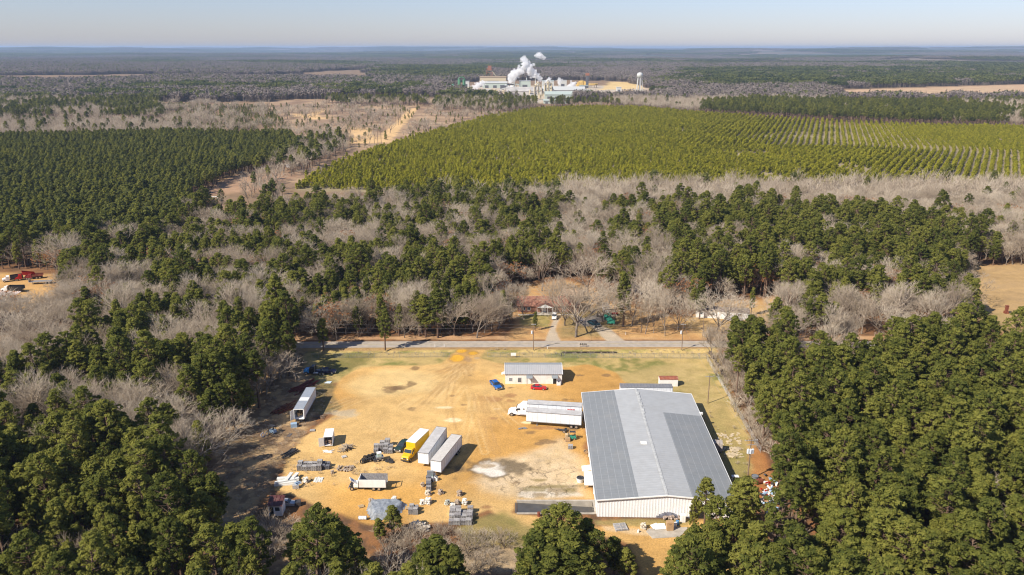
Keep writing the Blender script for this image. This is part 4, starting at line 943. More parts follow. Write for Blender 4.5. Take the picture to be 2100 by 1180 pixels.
for y, l in ((L_ * .72, 3), (L_ * .8, 2.2), (L_ * .87, 3.4), (L_ * .93, 2)): m.bx(mid + .05, mid + .55, y, y + l, RIDGE + .17, RIDGE + .22)
m.build('ridge_cap', mat('pale_ridge_cap', (.43, .43, .41), .6, .0, var=.2), wh)
m = MB(); m.bx(mid - 2.6, mid - 1.1, 22.5, 23.9, RIDGE - .05, RIDGE + .1); m.build('roof_patch', mat('white_patch', (.72, .70, .64), .6, var=.1), wh)
m = MB(); m.prism([(-.42, EAVE - .12), (-.42, EAVE + .14), (mid, RIDGE + .2), (W_ + .42, EAVE + .14), (W_ + .42, EAVE - .12), (mid, RIDGE - .1)], -.42, -.28); m.build('rake_trim', WHITE, wh)
m = MB(); m.prism([(-.42, EAVE - .12), (-.42, EAVE + .14), (mid, RIDGE + .2), (W_ + .42, EAVE + .14), (W_ + .42, EAVE - .12), (mid, RIDGE - .1)], L_ + .28, L_ + .42); m.build('rake_trim', WHITE, wh)
for x, lab in ((-.46, None), (W_ + .36, None)):
    m = MB(); m.bx(x, x + .1, -.28, L_ + .28, EAVE - .14, EAVE + .13); m.build('eave_gutter', WHITE, wh)
m = MB(); m.bx(19.7, 23.0, -.12, .04, 0, 3.4); m.build('doorway', BLACKHOLE, wh)  # flat panel, the shade of the opening put into its colour
m = MB(); m.bx(19.5, 19.72, -.14, .0, 0, 3.6); m.bx(22.98, 23.2, -.14, .0, 0, 3.6); m.bx(19.72, 22.98, -.14, .0, 3.4, 3.6); m.build('doorway_frame', WHITE, wh)
m = MB(); m.bx(12.3, 17.0, -.042, -.032, .05, 1.3); 
SOOT = mat('soot_stain', (.20, .20, .24), .9, var=.5, scale=1.2)
# side canopy, steps, dock doors on the lot side
m = MB(); m.add([(-2.4, 14.6, 2.5), (-.1, 14.6, 2.9), (-.1, 17.0, 2.9), (-2.4, 17.0, 2.5), (-2.4, 14.6, 2.6), (-.1, 14.6, 3.0), (-.1, 17.0, 3.0), (-2.4, 17.0, 2.6)], [(3, 2, 1, 0), (4, 5, 6, 7), (0, 1, 5, 4), (1, 2, 6, 5), (2, 3, 7, 6), (3, 0, 4, 7)]); m.build('door_canopy', WHITE, wh)
m = MB(); m.add([(-2.0, 11.2, .9), (-.1, 11.2, .9), (-.1, 14.6, 2.45), (-2.0, 14.6, 2.45), (-2.0, 11.2, 1.0), (-.1, 11.2, 1.0), (-.1, 14.6, 2.55), (-2.0, 14.6, 2.55)], [(3, 2, 1, 0), (4, 5, 6, 7), (0, 1, 5, 4), (1, 2, 6, 5), (2, 3, 7, 6), (3, 0, 4, 7)]); m.build('stair_cover', WHITE, wh)
for y in (11.4, 14.4):
    for x in (-1.9,):
        m = MB(); m.tube((x, y, 0), (x, y, 2.4 if y > 13 else .95), .06); m.build('canopy_post', STEEL, wh)
for y in (33.4, 37.6):
    m = MB(); m.bx(-.10, .02, y - 1.5, y + 1.5, 1.1, 3.9); m.build('dock_door', DARK, wh)
for y in (3, 9, 20, 26, 45, 50):
    m = MB(); m.bx(-.16, -.04, y, y + .12, 0, EAVE - .1); m.build('downspout', WHITE, wh)
for y in (20.5, 28.0, 43.0):
    m = MB(); m.bx(W_ + .02, W_ + .9, y, y + 1.2, 1.2, 2.3); m.build('wall_unit', LIGHTBLUE, wh)
m = MB(); m.bx(W_ + .3, W_ + 1.1, L_ * .78, L_ * .78 + .5, EAVE - .3, EAVE + .25); m.build('roof_vent', WHITE, wh)
# soot on the gable wall: a real stain on the sheet, set proud of the ribs
m = MB()
for i in range(9):
    x = 12.6 + i * .55; h = 1.25 * math.sin(math.pi * (i + .7) / 9.6) + .25; m.add([(x, -.036, .02), (x + .55, -.036, .02), (x + .55, -.036, h * .9), (x, -.036, h)], [(0, 1, 2, 3)])
m.build('soot_stain', SOOT, wh)

# sunken loading ramp with its walls
x0, x1, y0, y1 = RAMP
rp = thing('loading_ramp', 'sunken dark concrete truck ramp running down to the warehouse dock', 'ramp', (x0, y0, 0), 0)
l, w = x1 - x0 + .4, y1 - y0
m = MB(); m.add([(-.6, .1, .02), (l, .1, -1.15), (l, w - .1, -1.15), (-.6, w - .1, .02), (-.6, .1, -1.9), (l, .1, -1.9), (l, w - .1, -1.9), (-.6, w - .1, -1.9)], [(0, 1, 2, 3), (0, 4, 5, 1), (2, 6, 7, 3), (0, 3, 7, 4), (1, 5, 6, 2)]); m.build('ramp_floor', CONC_DARK, rp)
m = MB(); m.bx(-.3, l + .2, w - .1, w + .45, -1.9, .42); m.build('retaining_wall', CONCRETE, rp, label='taller retaining wall on the lot side of the ramp')
m = MB(); m.bx(-.3, l + .2, -.32, .1, -1.9, .14); m.build('retaining_wall', CONCRETE, rp, label='low kerb wall on the south side of the ramp')
m = MB(); m.bx(l - .25, l + .2, .1, w - .1, -1.9, .4); m.build('dock_face', CONCRETE, rp)
m = MB()
for i in range(4): m.bx(l - .32, l - .25, .5 + i * 1.05, .8 + i * 1.05, -.6, .2)
m.build('dock_bumper', RUBBER, rp)
tag(MB().bx(-.35, .35, -.22, .22, 0, .05).build('paper_sheet', WHITE), 'white paper sheet lying on the dark loading ramp floor', 'paper'); bpy.data.objects['paper_sheet'].location = (x0 + 11.4, y0 + 2.6, -.83); bpy.data.objects['paper_sheet'].rotation_euler = (0, .067, .3)

# office
oo = at(1036, 787.5); of = thing('office_building', 'low white office with grey ribbed metal roof and two awnings', 'office', oo, 0)
w, d, e, r = 16.9, 8.4, 3.25, 4.55
OFFW = mat('office_wall_sheet', (.76, .74, .68), .6, var=.06, dirt=(.5, .42, .3), dirt_amt=.35, dirt_scale=.5)
OFFR = ribbed_mat('office_roof_sheet', (.36, .355, .35), .55, .06, 0, .6, .0, dirt=(.42, .38, .36), seam=[(0, .55, .05, .4)])
MB().prism([(0, -.1), (d, -.1), (d, e), (d / 2, r), (0, e)], 0, w, axis='x').build('wall', OFFW, of)
for s, lab in ((0, 'front roof slope facing the yard'), (1, 'back roof slope facing the road')):
    a = [(-.15, -.35 if not s else d / 2, e - .09 if not s else r), (w + .15, -.35 if not s else d / 2, e - .09 if not s else r), (w + .15, d / 2 if not s else d + .35, r if not s else e - .09), (-.15, d / 2 if not s else d + .35, r if not s else e - .09)]
    m = MB(); m.add([(p[0], p[1], p[2] + .03) for p in a] + [(p[0], p[1], p[2] + .10) for p in a], [(3, 2, 1, 0), (4, 5, 6, 7), (0, 1, 5, 4), (1, 2, 6, 5), (2, 3, 7, 6), (3, 0, 4, 7)]); m.build('roof_slope', OFFR, of, label=lab)
m = MB(); m.bx(-.1, w + .1, d / 2 - .25, d / 2 + .25, r + .06, r + .16); m.build('ridge_cap', GREY_ROOF, of)
for x in (-.24, w + .15):
    m = MB(); m.prism([(-.4, e - .16), (-.4, e + .08), (d / 2, r + .18), (d + .4, e + .08), (d + .4, e - .16), (d / 2, r - .05)], x, x + .09, axis='x'); m.build('rake_trim', WHITE, of)
for x, ww, z0, z1 in ((1.15, .95, 1.0, 1.95), (3.75, 1.05, .55, 2.0)):
    m = MB(); m.bx(x, x + ww, -.03, .05, z0, z1); f = m.build('window', GLASS, of)
    m = MB(); m.bx(x - .08, x + ww + .08, -.06, 0, z1, z1 + .08); m.bx(x - .08, x + ww + .08, -.08, 0, z0 - .09, z0); m.bx(x - .08, x, -.06, 0, z0, z1); m.bx(x + ww, x + ww + .08, -.06, 0, z0, z1)
    for q in (1, 2, 3): m.bx(x, x + ww, -.05, -.02, z0 + (z1 - z0) * q / 4 - .03, z0 + (z1 - z0) * q / 4 + .03)
    m.build('window_frame', WHITE, f)
for x, dark in ((6.75, 0), (14.25, 1)):
    m = MB(); m.bx(x, x + .95, -.04, .05, 0, 2.05); f = m.build('door', BLACKHOLE if dark else WHITE, of, label='open dark doorway' if dark else 'closed white door')
    m = MB(); m.bx(x - .1, x, -.07, .02, 0, 2.15); m.bx(x + .95, x + 1.05, -.07, .02, 0, 2.15); m.bx(x, x + .95, -.07, .02, 2.05, 2.15); m.build('door_frame', WHITE if dark else STEEL, f)
    m = MB(); m.add([(x - .45, -1.35, 2.25), (x + 1.4, -1.35, 2.25), (x + 1.4, -.02, 2.72), (x - .45, -.02, 2.72), (x - .45, -1.35, 2.31), (x + 1.4, -1.35, 2.31), (x + 1.4, -.02, 2.78), (x - .45, -.02, 2.78)], [(3, 2, 1, 0), (4, 5, 6, 7), (0, 1, 5, 4), (1, 2, 6, 5), (2, 3, 7, 6), (3, 0, 4, 7)]); aw = m.build('awning', GREY_ROOF, of)
    for q in (-.4, 1.35): m = MB(); m.tube((x + q, -1.3, 0 if not dark and q < 0 else 2.2), (x + q, -1.3 if not dark and q < 0 else -.05, 2.26), .03); m.build('awning_post', STEEL, aw)
m = MB(); m.add([(-1.1, 1.5, 2.3), (0, 1.5, 2.7), (0, 3.2, 2.7), (-1.1, 3.2, 2.3), (-1.1, 1.5, 2.36), (0, 1.5, 2.76), (0, 3.2, 2.76), (-1.1, 3.2, 2.36)], [(3, 2, 1, 0), (4, 5, 6, 7), (0, 1, 5, 4), (1, 2, 6, 5), (2, 3, 7, 6), (3, 0, 4, 7)]); m.build('awning', WHITE, of, label='small white awning on the end wall')
m = MB(); m.bx(w, w + .7, 5.6, 6.8, .9, 2.0); m.build('wall_unit', STEEL, of)
ac = thing('air_conditioner', 'white air conditioning unit beside the open office doorway', 'air conditioner', oo + Vector((15.9, -.9, 0)))
m = MB(); m.bx(-.55, .55, -.42, .42, .08, 1.0); m.build('casing', WHITE, ac); m = MB(); m.tube((0, 0, 1.0), (0, 0, 1.03), .34, n=14); m.build('fan_grille', DARK, ac); m = MB(); m.bx(-.62, .62, -.5, .5, 0, .08); m.build('pad', CONCRETE, ac)

# white shed with the rusty roof
so = at(1353, 793); sd_ = thing('storage_shed', 'small white shed with rust red roof in the dry grass', 'shed', so)
MB().bx(0, 5.3, 0, 2.6, 0, 2.25).build('wall', WHITE, sd_)
for s in (0, 1):
    y0_, y1_, z0_, z1_ = (-.12, 1.3, 2.22, 2.62) if not s else (1.3, 2.72, 2.62, 2.22); a = [(-.12, y0_, z0_), (5.42, y0_, z0_), (5.42, y1_, z1_), (-.12, y1_, z1_)]
    m = MB(); m.add(a + [(p[0], p[1], p[2] + .06) for p in a], [(3, 2, 1, 0), (4, 5, 6, 7), (0, 1, 5, 4), (1, 2, 6, 5), (2, 3, 7, 6), (3, 0, 4, 7)]); m.build('roof_slope', REDROOF, sd_)
m = MB(); m.add([(0, 0, 2.2), (0, 2.6, 2.2), (0, 1.3, 2.6)], [(0, 1, 2)]); m.add([(5.3, 0, 2.2), (5.3, 2.6, 2.2), (5.3, 1.3, 2.6)], [(2, 1, 0)]); m.build('gable', WHITE, sd_)
m = MB(); m.bx(5.3, 5.34, .7, 1.9, .1, 2.0); m.build('door', WHITE, sd_)

# cabin with the maroon roof
co = at(551, 1059); cb = thing('guard_cabin', 'small white cabin with maroon metal roof at the brushy south edge', 'cabin', co, R(2))
w, d, h = 2.9, 3.0, 2.5
MAROON = mat('maroon_roof', (.10, .035, .032), .5, var=.2, dirt=(.3, .22, .18))
m = MB(); m.bx(0, .12, 0, d, 0, h); m.bx(w - .12, w, 0, d, 0, h); m.bx(.12, w - .12, d - .12, d, 0, h); m.bx(.12, .3, 0, .12, 0, h); m.bx(1.15, 1.45, 0, .12, 0, h); m.bx(1.45, 2.45, 0, .12, 0, 1.2); m.bx(1.45, 2.45, 0, .12, 2.1, h); m.bx(2.45, w - .12, 0, .12, 0, h); m.bx(.3, 1.15, 0, .12, 2.15, h); m.build('wall', WHITE, cb)
m = MB(); m.bx(.3, 1.15, .3, .34, 0, 2.15); m.build('door', BLACKHOLE, cb); m = MB(); m.bx(1.45, 2.45, .05, .08, 1.2, 2.1); m.build('window', GLASS, cb)
m = MB(); a = [(-.15, -.25, h), (w + .15, -.25, h), (w + .15, d + .2, h + .55), (-.15, d + .2, h + .55)]; m.add(a + [(p[0], p[1], p[2] + .08) for p in a], [(3, 2, 1, 0), (4, 5, 6, 7), (0, 1, 5, 4), (1, 2, 6, 5), (2, 3, 7, 6), (3, 0, 4, 7)])
for x in (.3, 1.2, 2.1, 2.8): m.add([(x, -.25, h + .08), (x + .1, -.25, h + .08), (x + .1, d + .2, h + .63), (x, d + .2, h + .63), (x + .05, -.25, h + .16), (x + .05, d + .2, h + .71)], [(0, 4, 5, 3), (4, 1, 2, 5), (0, 1, 4), (3, 5, 2)])
m.build('roof', MAROON, cb)

# houses over the road
def gable_house(o, w, d, e, r, wallm, roofm, ov=.5):
    MB().prism([(0, -.1), (d, -.1), (d, e), (d / 2, r), (0, e)], 0, w, axis='x').build('wall', wallm, o)
    for s in (0, 1):
        sl = (r - e) / (d / 2); ya, za, yb, zb = (-ov, e - ov * sl, d / 2, r) if not s else (d / 2, r, d + ov, e - ov * sl); a = [(-ov, ya, za + .03), (w + ov, ya, za + .03), (w + ov, yb, zb + .03), (-ov, yb, zb + .03)]
        m = MB(); m.add(a + [(p[0], p[1], p[2] + .12) for p in a], [(3, 2, 1, 0), (4, 5, 6, 7), (0, 1, 5, 4), (1, 2, 6, 5), (2, 3, 7, 6), (3, 0, 4, 7)]); m.build('roof_slope', roofm, o)
def window(o, x, z0, w, h, y=0, m_=GLASS):
    m = MB(); m.bx(x, x + w, y - .03, y + .05, z0, z0 + h); f = m.build('window', m_, o); m = MB(); m.bx(x - .1, x + w + .1, y - .06, y, z0 + h, z0 + h + .1); m.bx(x - .1, x + w + .1, y - .08, y, z0 - .1, z0); m.bx(x - .1, x, y - .06, y, z0, z0 + h); m.bx(x + w, x + w + .1, y - .06, y, z0, z0 + h); m.bx(x + w / 2 - .04, x + w / 2 + .04, y - .05, y - .02, z0, z0 + h); m.build('window_frame', WHITE, f)
ho = at(1062, 641); hs = thing('brick_house', 'long brick house with brown shingle roof and white porch gable', 'house', ho)
gable_house(hs, 23, 9.5, 2.7, 4.9, BRICK, SHINGLE)
for x in (1.6, 3.6, 13.6, 17): window(hs, x, .9, 1.1, 1.2)
m = MB(); m.bx(9.6, 10.6, -.04, .04, 0, 2.1); m.build('door', WHITE, hs)
m = MB(); m.prism([(7.0, 2.55), (13.2, 2.55), (10.1, 4.0)], -2.3, -2.2); m.build('porch_gable', WHITE, hs)
for s in (0, 1):
    xa, za, xb, zb = (6.7, 2.5, 10.1, 4.08) if not s else (10.1, 4.08, 13.5, 2.5); a = [(xa, -2.4, za), (xb, -2.4, zb), (xb, 3.4, zb), (xa, 3.4, za)]; m = MB(); m.add(a + [(p[0], p[1], p[2] + .1) for p in a], [(3, 2, 1, 0), (4, 5, 6, 7), (0, 1, 5, 4), (1, 2, 6, 5), (2, 3, 7, 6), (3, 0, 4, 7)]); m.build('porch_roof', SHINGLE, hs)
for x in (7.2, 9.1, 11.1, 13): m = MB(); m.bx(x - .08, x + .08, -2.2, -2.04, 0, 2.6); m.build('porch_post', WHITE, hs)
m = MB(); m.bx(6.8, 13.4, -2.3, 0, 0, .15); m.bx(0, 22, -3.3, -2.5, 0, .1); m.build('porch_slab', mat('pale_walk', (.62, .55, .44), .8), hs)
m = MB(); m.bx(17.5, 18.2, 4.2, 4.9, 4.4, 5.8); m.build('chimney', BRICK, hs)
go = at(1150, 616); gs = thing('tan_outbuilding', 'tan roofed outbuilding with white wall behind the big bare tree', 'outbuilding', go, R(-20))
gable_house(gs, 8, 6, 2.5, 3.8, WHITE, mat('tan_roof', (.40, .27, .17), .8, var=.15)); m = MB(); m.bx(2.5, 5.4, -.04, .05, 0, 2.2); m.build('garage_door', WHITE, gs)
mo = at(1427, 651); mh = thing('mobile_home', 'long white mobile home behind bare trees over the road', 'mobile home', mo, R(-11))
gable_house(mh, 19, 5.2, 2.9, 3.6, WHITE, mat('stained_roof', (.16, .12, .10), .8, var=.4, scale=.6, dirt=(.5, .46, .4), dirt_amt=.6), .25)
for x in (1.2, 5.5, 11, 15): window(mh, x, 1.3, 1.1, 1.0)
m = MB(); m.bx(8.2, 9.1, -.04, .05, .6, 2.6); m.build('door', WHITE, mh)
m = MB(); m.bx(10.5, 16.5, -2.8, 0, .5, .65)
for x in (10.6, 13.5, 16.4): m.bx(x - .06, x + .06, -2.75, -2.63, 0, 1.6)
m.bx(10.5, 16.5, -2.74, -2.66, 1.5, 1.6); m.build('deck', GREYWOOD, mh)
bp_ = at(2063, 643); t = thing('brick_chimney', 'lone rusty brown chimney stack standing in the eastern clearing', 'chimney', bp_)
m = MB(); m.bx(-.7, .7, -.6, .6, 0, .9); m.bx(-.45, .45, -.42, .42, .9, 2.9); m.build('stack', RUST, t); m = MB(); m.bx(-.55, .55, -.5, .5, 2.9, 3.1); m.build('cap', RUST, t)
sh_ = at(10, 612, 0); t = thing('open_shelter', 'open pole shelter with pale roof edge in the truck yard', 'shelter', at(-30, 622))
pa, pb = at(-30, 620), at(31, 620); w = hyp(pa, pb)
m = MB(); a = [(-.4, -.3, 3.0), (w + .4, -.3, 3.0), (w + .4, 4.5, 3.4), (-.4, 4.5, 3.4)]; m.add(a + [(p[0], p[1], p[2] + .15) for p in a], [(3, 2, 1, 0), (4, 5, 6, 7), (0, 1, 5, 4), (1, 2, 6, 5), (2, 3, 7, 6), (3, 0, 4, 7)]); m.build('roof', mat('pink_tin_roof', (.62, .5, .44), .6, var=.1), t)
for x in (.2, w * .33, w * .66, w - .2):
    for y in (0, 4.2): m = MB(); m.tube((x, y, 0), (x, y, 3.0 if y < 1 else 3.35), .12); m.build('post', POLEWOOD, t)
# ------------------------------------------------------------------ vehicles
def wheel(parent, x, y, r, w, name='wheel', side=1):
    """wheel with its axle along y"""
    m = MB(); m.tube((x, y - w / 2, r), (x, y + w / 2, r), r, n=16); t = m.build(name, RUBBER, parent)
    m = MB(); yy = y + side * w / 2; m.tube((x, yy - .02 * side, r), (x, yy + .025 * side, r), r * .58, n=12); m.tube((x, yy, r), (x, yy + .06 * side, r), r * .2, n=8); m.build('rim', CHROME, t)
    return t
def trailer(label, loc, rz, L=14.6, H=4.0, floor=1.25, Wd=2.6, open_rear=False, roofm=None, skin=None, group=None, marks=None, patch=False):
    """nose at +x, origin on the ground under the middle of the rear edge"""
    t = thing('semi_trailer', label, 'trailer', loc, rz, group); sk = skin or TRAILER; y = Wd / 2
    m = MB()
    if open_rear: m.bx(0, L, -y, -y + .06, floor, H); m.bx(0, L, y - .06, y, floor, H); m.bx(L - .08, L, -y + .06, y - .06, floor, H); m.bx(0, L, -y + .06, y - .06, floor, floor + .1)
    else: m.bx(0, L, -y, y, floor, H)
    m.build('box_body', sk, t)
    m = MB(); m.bx(-.02, L + .02, -y - .02, y + .02, H, H + .05); m.build('roof', roofm or TRAILER_ROOF, t)
    m = MB()
    for s in (-1, 1):
        m.bx(-.03, L + .03, s * (y + .03) - .03, s * (y + .03) + .03, H - .1, H + .07); m.bx(-.03, L + .03, s * (y + .03) - .03, s * (y + .03) + .03, floor - .05, floor + .12)
        k = .6
        while k < L: m.bx(k, k + .03, s * (y + .01) - .012, s * (y + .01) + .012, floor + .12, H - .1); k += 1.22
    m.bx(L, L + .05, -y - .06, y + .06, H - .1, H + .07); m.build('side_rails', STEEL, t)
    m = MB(); m.bx(-.04, .0, -y - .05, y + .05, H - .22, H + .08) if not open_rear else None; m.bx(-.06, .02, -y - .05, -y + .1, floor, H + .06); m.bx(-.06, .02, y - .1, y + .05, floor, H + .06); m.bx(-.06, .02, -y + .1, y - .1, H - .12, H + .08); m.bx(-.06, .02, -y + .1, y - .1, floor - .15, floor + .02); m.build('rear_frame', DARK if not open_rear else WHITE, t)
    if open_rear:
        m = MB(); m.box((-.75, y + .35, (floor + H) / 2), (.06, 1.25, H - floor - .1), R(65)); m.build('rear_door', WHITE, t, label='open swung back rear door')
        m = MB(); m.box((.4, -y - .12, (floor + H) / 2), (1.25, .05, H - floor - .1), 0); m.build('rear_door', WHITE, t, label='rear door folded flat along the side')
        m = MB(); rr = random.Random(3)
        for q in range(9): m.box((rr.uniform(1, 4), rr.uniform(-.9, .9), floor + .4 + rr.uniform(0, .5)), (rr.uniform(.5, 1), rr.uniform(.5, .9), rr.uniform(.5, 1.1)), rr.uniform(0, 1))
        m.build('stored_load', CARD, t)
    else:
        for s in (-1, 1): m = MB(); m.bx(-.05, -.005, min(s * .03, s * (y - .1)), max(s * .03, s * (y - .1)), floor + .05, H - .24); m.build('rear_door', sk, t)
    m = MB(); m.bx(.3, L - .5, -.55, -.4, floor - .35, floor); m.bx(.3, L - .5, .4, .55, floor - .35, floor); m.bx(.6, 4.2, -1.0, 1.0, floor - .5, floor - .3); m.bx(-.05, .1, -1.1, 1.1, .45, .6); m.bx(-.02, .08, -.7, -.6, .6, floor); m.bx(-.02, .08, .6, .7, .6, floor); m.build('chassis', DARK, t)
    for xx in (1.3, 2.6):
        for s in (-1, 1):
            for off in (1.08, .74): wheel(t, xx, s * off, .51, .28, side=s)
    for s in (-1, 1):
        m = MB(); m.bx(L - 2.9, L - 2.75, s * .75 - .07, s * .75 + .07, .12, floor); m.bx(L - 3.0, L - 2.65, s * .75 - .16, s * .75 + .16, 0, .12); m.build('landing_leg', STEEL, t)
    if marks:
        for x, z, w, h, mt in marks:
            m = MB(); m.bx(x, x + w, -y - .035, -y - .02, z, z + h); m.build('side_mark', mt, t)
    m = MB()
    for q in (-.9, .9, -.3, .3): m.bx(L + .01, L + .03, q - .05, q + .05, H - .35, H - .27)
    m.build('marker_lights', mat('amber_lens', (.5, .2, .02), .3), t)
    if patch: m = MB(); m.bx(L * .38, L * .52, -y + .1, y - .1, H + .05, H + .07); m.build('roof_patch', WHITE, t)
    return t
def body(prof_rings, m_, name, parent): return None
def cabin(parent, xs, zs, y0, y1, paint, glass):
    """greenhouse: lower outline xs[0..1], upper xs[2..3]"""
    a, b, c, d = xs; z0, z1 = zs
    ring = lambda x0, x1, y, z: [(x0, -y, z), (x1, -y, z), (x1, y, z), (x0, y, z)]
    m = MB(); m.loft([ring(a, b, y0, z0), ring(c, d, y1, z1)]); m.build('windows', glass, parent)
    m = MB(); m.loft([ring(c - .03, d + .03, y1 + .02, z1), ring(c + .08, d - .08, y1 - .06, z1 + .07)])
    for s in (-1, 1):
        for f in (0, .5, 1):
            xl, xu = a + (b - a) * f, c + (d - c) * f; m.add([(xl - .05, s * (y0 + .012), z0), (xl + .05, s * (y0 + .012), z0), (xu + .05, s * (y1 + .012), z1), (xu - .05, s * (y1 + .012), z1)], [(0, 1, 2, 3)])
    m.build('cab_roof', paint, parent)
def lights(parent, xf, xr, y, z):
    for s in (-1, 1):
        m = MB(); m.bx(xf - .02, xf + .04, s * y - .16, s * y + .16, z - .09, z + .09); m.build('headlight', LAMP_GLASS, parent)
        m = MB(); m.bx(xr - .04, xr + .02, s * y - .12, s * y + .12, z, z + .28); m.build('tail_light', RED, parent)
def pickup(label, loc, rz, paint, L=5.7, group=None, name='pickup_truck'):
    t = thing(name, label, 'pickup', loc, rz, group); y = .98; h = L / 2
    m = MB()
    sec = lambda x, y_, z0, z1: [(x, -y_, z0), (x, y_, z0), (x, y_, z1 - .12), (x, y_ - .1, z1), (x, -y_ + .1, z1), (x, -y_, z1 - .12)]
    m.loft([sec(-.25 * L + .02 + 2.32, y, .42, 1.15), sec(h - .35, y, .42, 1.10), sec(h - .02, y - .12, .5, .98)])
    m.loft([sec(-.25 * L - .1, y, .42, 1.12), sec(1.2, y, .42, 1.16)]); m.build('body', paint, t)
    m = MB(); bx0, bx1 = -h + .1, -.25 * L - .06
    m.bx(bx0, bx1, -y, -y + .09, .45, 1.14); m.bx(bx0, bx1, y - .09, y, .45, 1.14); m.bx(bx0, bx0 + .08, -y + .09, y - .09, .45, 1.14); m.bx(bx1 - .06, bx1, -y + .09, y - .09, .45, 1.14); m.build('bed_sides', paint, t)
    m = MB(); m.bx(bx0 + .08, bx1 - .06, -y + .09, y - .09, .55, .68); m.build('bed_floor', DARK, t)
    cabin(t, (-.25 * L, 1.25, -.25 * L + .15, .55), (1.13, 1.72), y - .08, y - .26, paint, GLASS)
    for x in (-h * .62, h * .62):
        for s in (-1, 1): wheel(t, x, s * .86, .39, .26, side=s)
    m = MB(); m.bx(h - .1, h + .08, -.9, .9, .42, .62); m.build('front_bumper', CHROME, t); m = MB(); m.bx(-h - .05, -h + .1, -.9, .9, .42, .6); m.build('rear_bumper', CHROME, t)
    m = MB(); m.bx(h - .03, h + .02, -.55, .55, .66, .92); m.build('grille', DARK, t)
    for s in (-1, 1): m = MB(); m.bx(.95, 1.1, s * (y + .1) - .1, s * (y + .1) + .1, 1.15, 1.35); m.build('mirror', DARK, t)
    lights(t, h - .02, -h + .08, .75, .85); return t
def car(label, loc, rz, paint, L=4.75, hgt=1.4, kind='car', name='parked_car', group=None):
    t = thing(name, label, kind, loc, rz, group); y = .92; h = L / 2; k = hgt / 1.4
    sec = lambda x, y_, z0, z1: [(x, -y_, z0), (x, y_, z0), (x, y_ + .02, (z0 + z1) / 2), (x, y_ - .12, z1), (x, -y_ + .12, z1), (x, -y_ - .02, (z0 + z1) / 2)]
    m = MB(); m.loft([sec(-h, y - .15, .35, .78 * k), sec(-h + .3, y - .02, .25, .92 * k), sec(-h * .4, y, .22, .93 * k), sec(h * .35, y, .22, .90 * k), sec(h - .5, y - .04, .25, .78 * k), sec(h, y - .22, .35, .6 * k)]); m.build('body', paint, t, smooth=False)
    if kind == 'van' or hgt > 1.6: cabin(t, (-h + .15, h * .45, -h + .4, h * .18), (.92 * k, hgt), y - .08, y - .2, paint, GLASS)
    else: cabin(t, (-h * .82, h * .36, -h * .42, h * .06), (.9 * k, hgt), y - .12, y - .3, paint, GLASS)
    for x in (-h * .6, h * .6):
        for s in (-1, 1): wheel(t, x, s * (y - .1), .33, .22, side=s)
    m = MB(); m.bx(h - .12, h + .03, -.6, .6, .32, .5); m.build('grille', DARK, t)
    for s in (-1, 1): m = MB(); m.bx(h * .25, h * .25 + .14, s * (y + .06) - .08, s * (y + .06) + .08, .88 * k, 1.02 * k); m.build('mirror', paint, t)
    lights(t, h - .12, -h + .04, .66, .6); return t
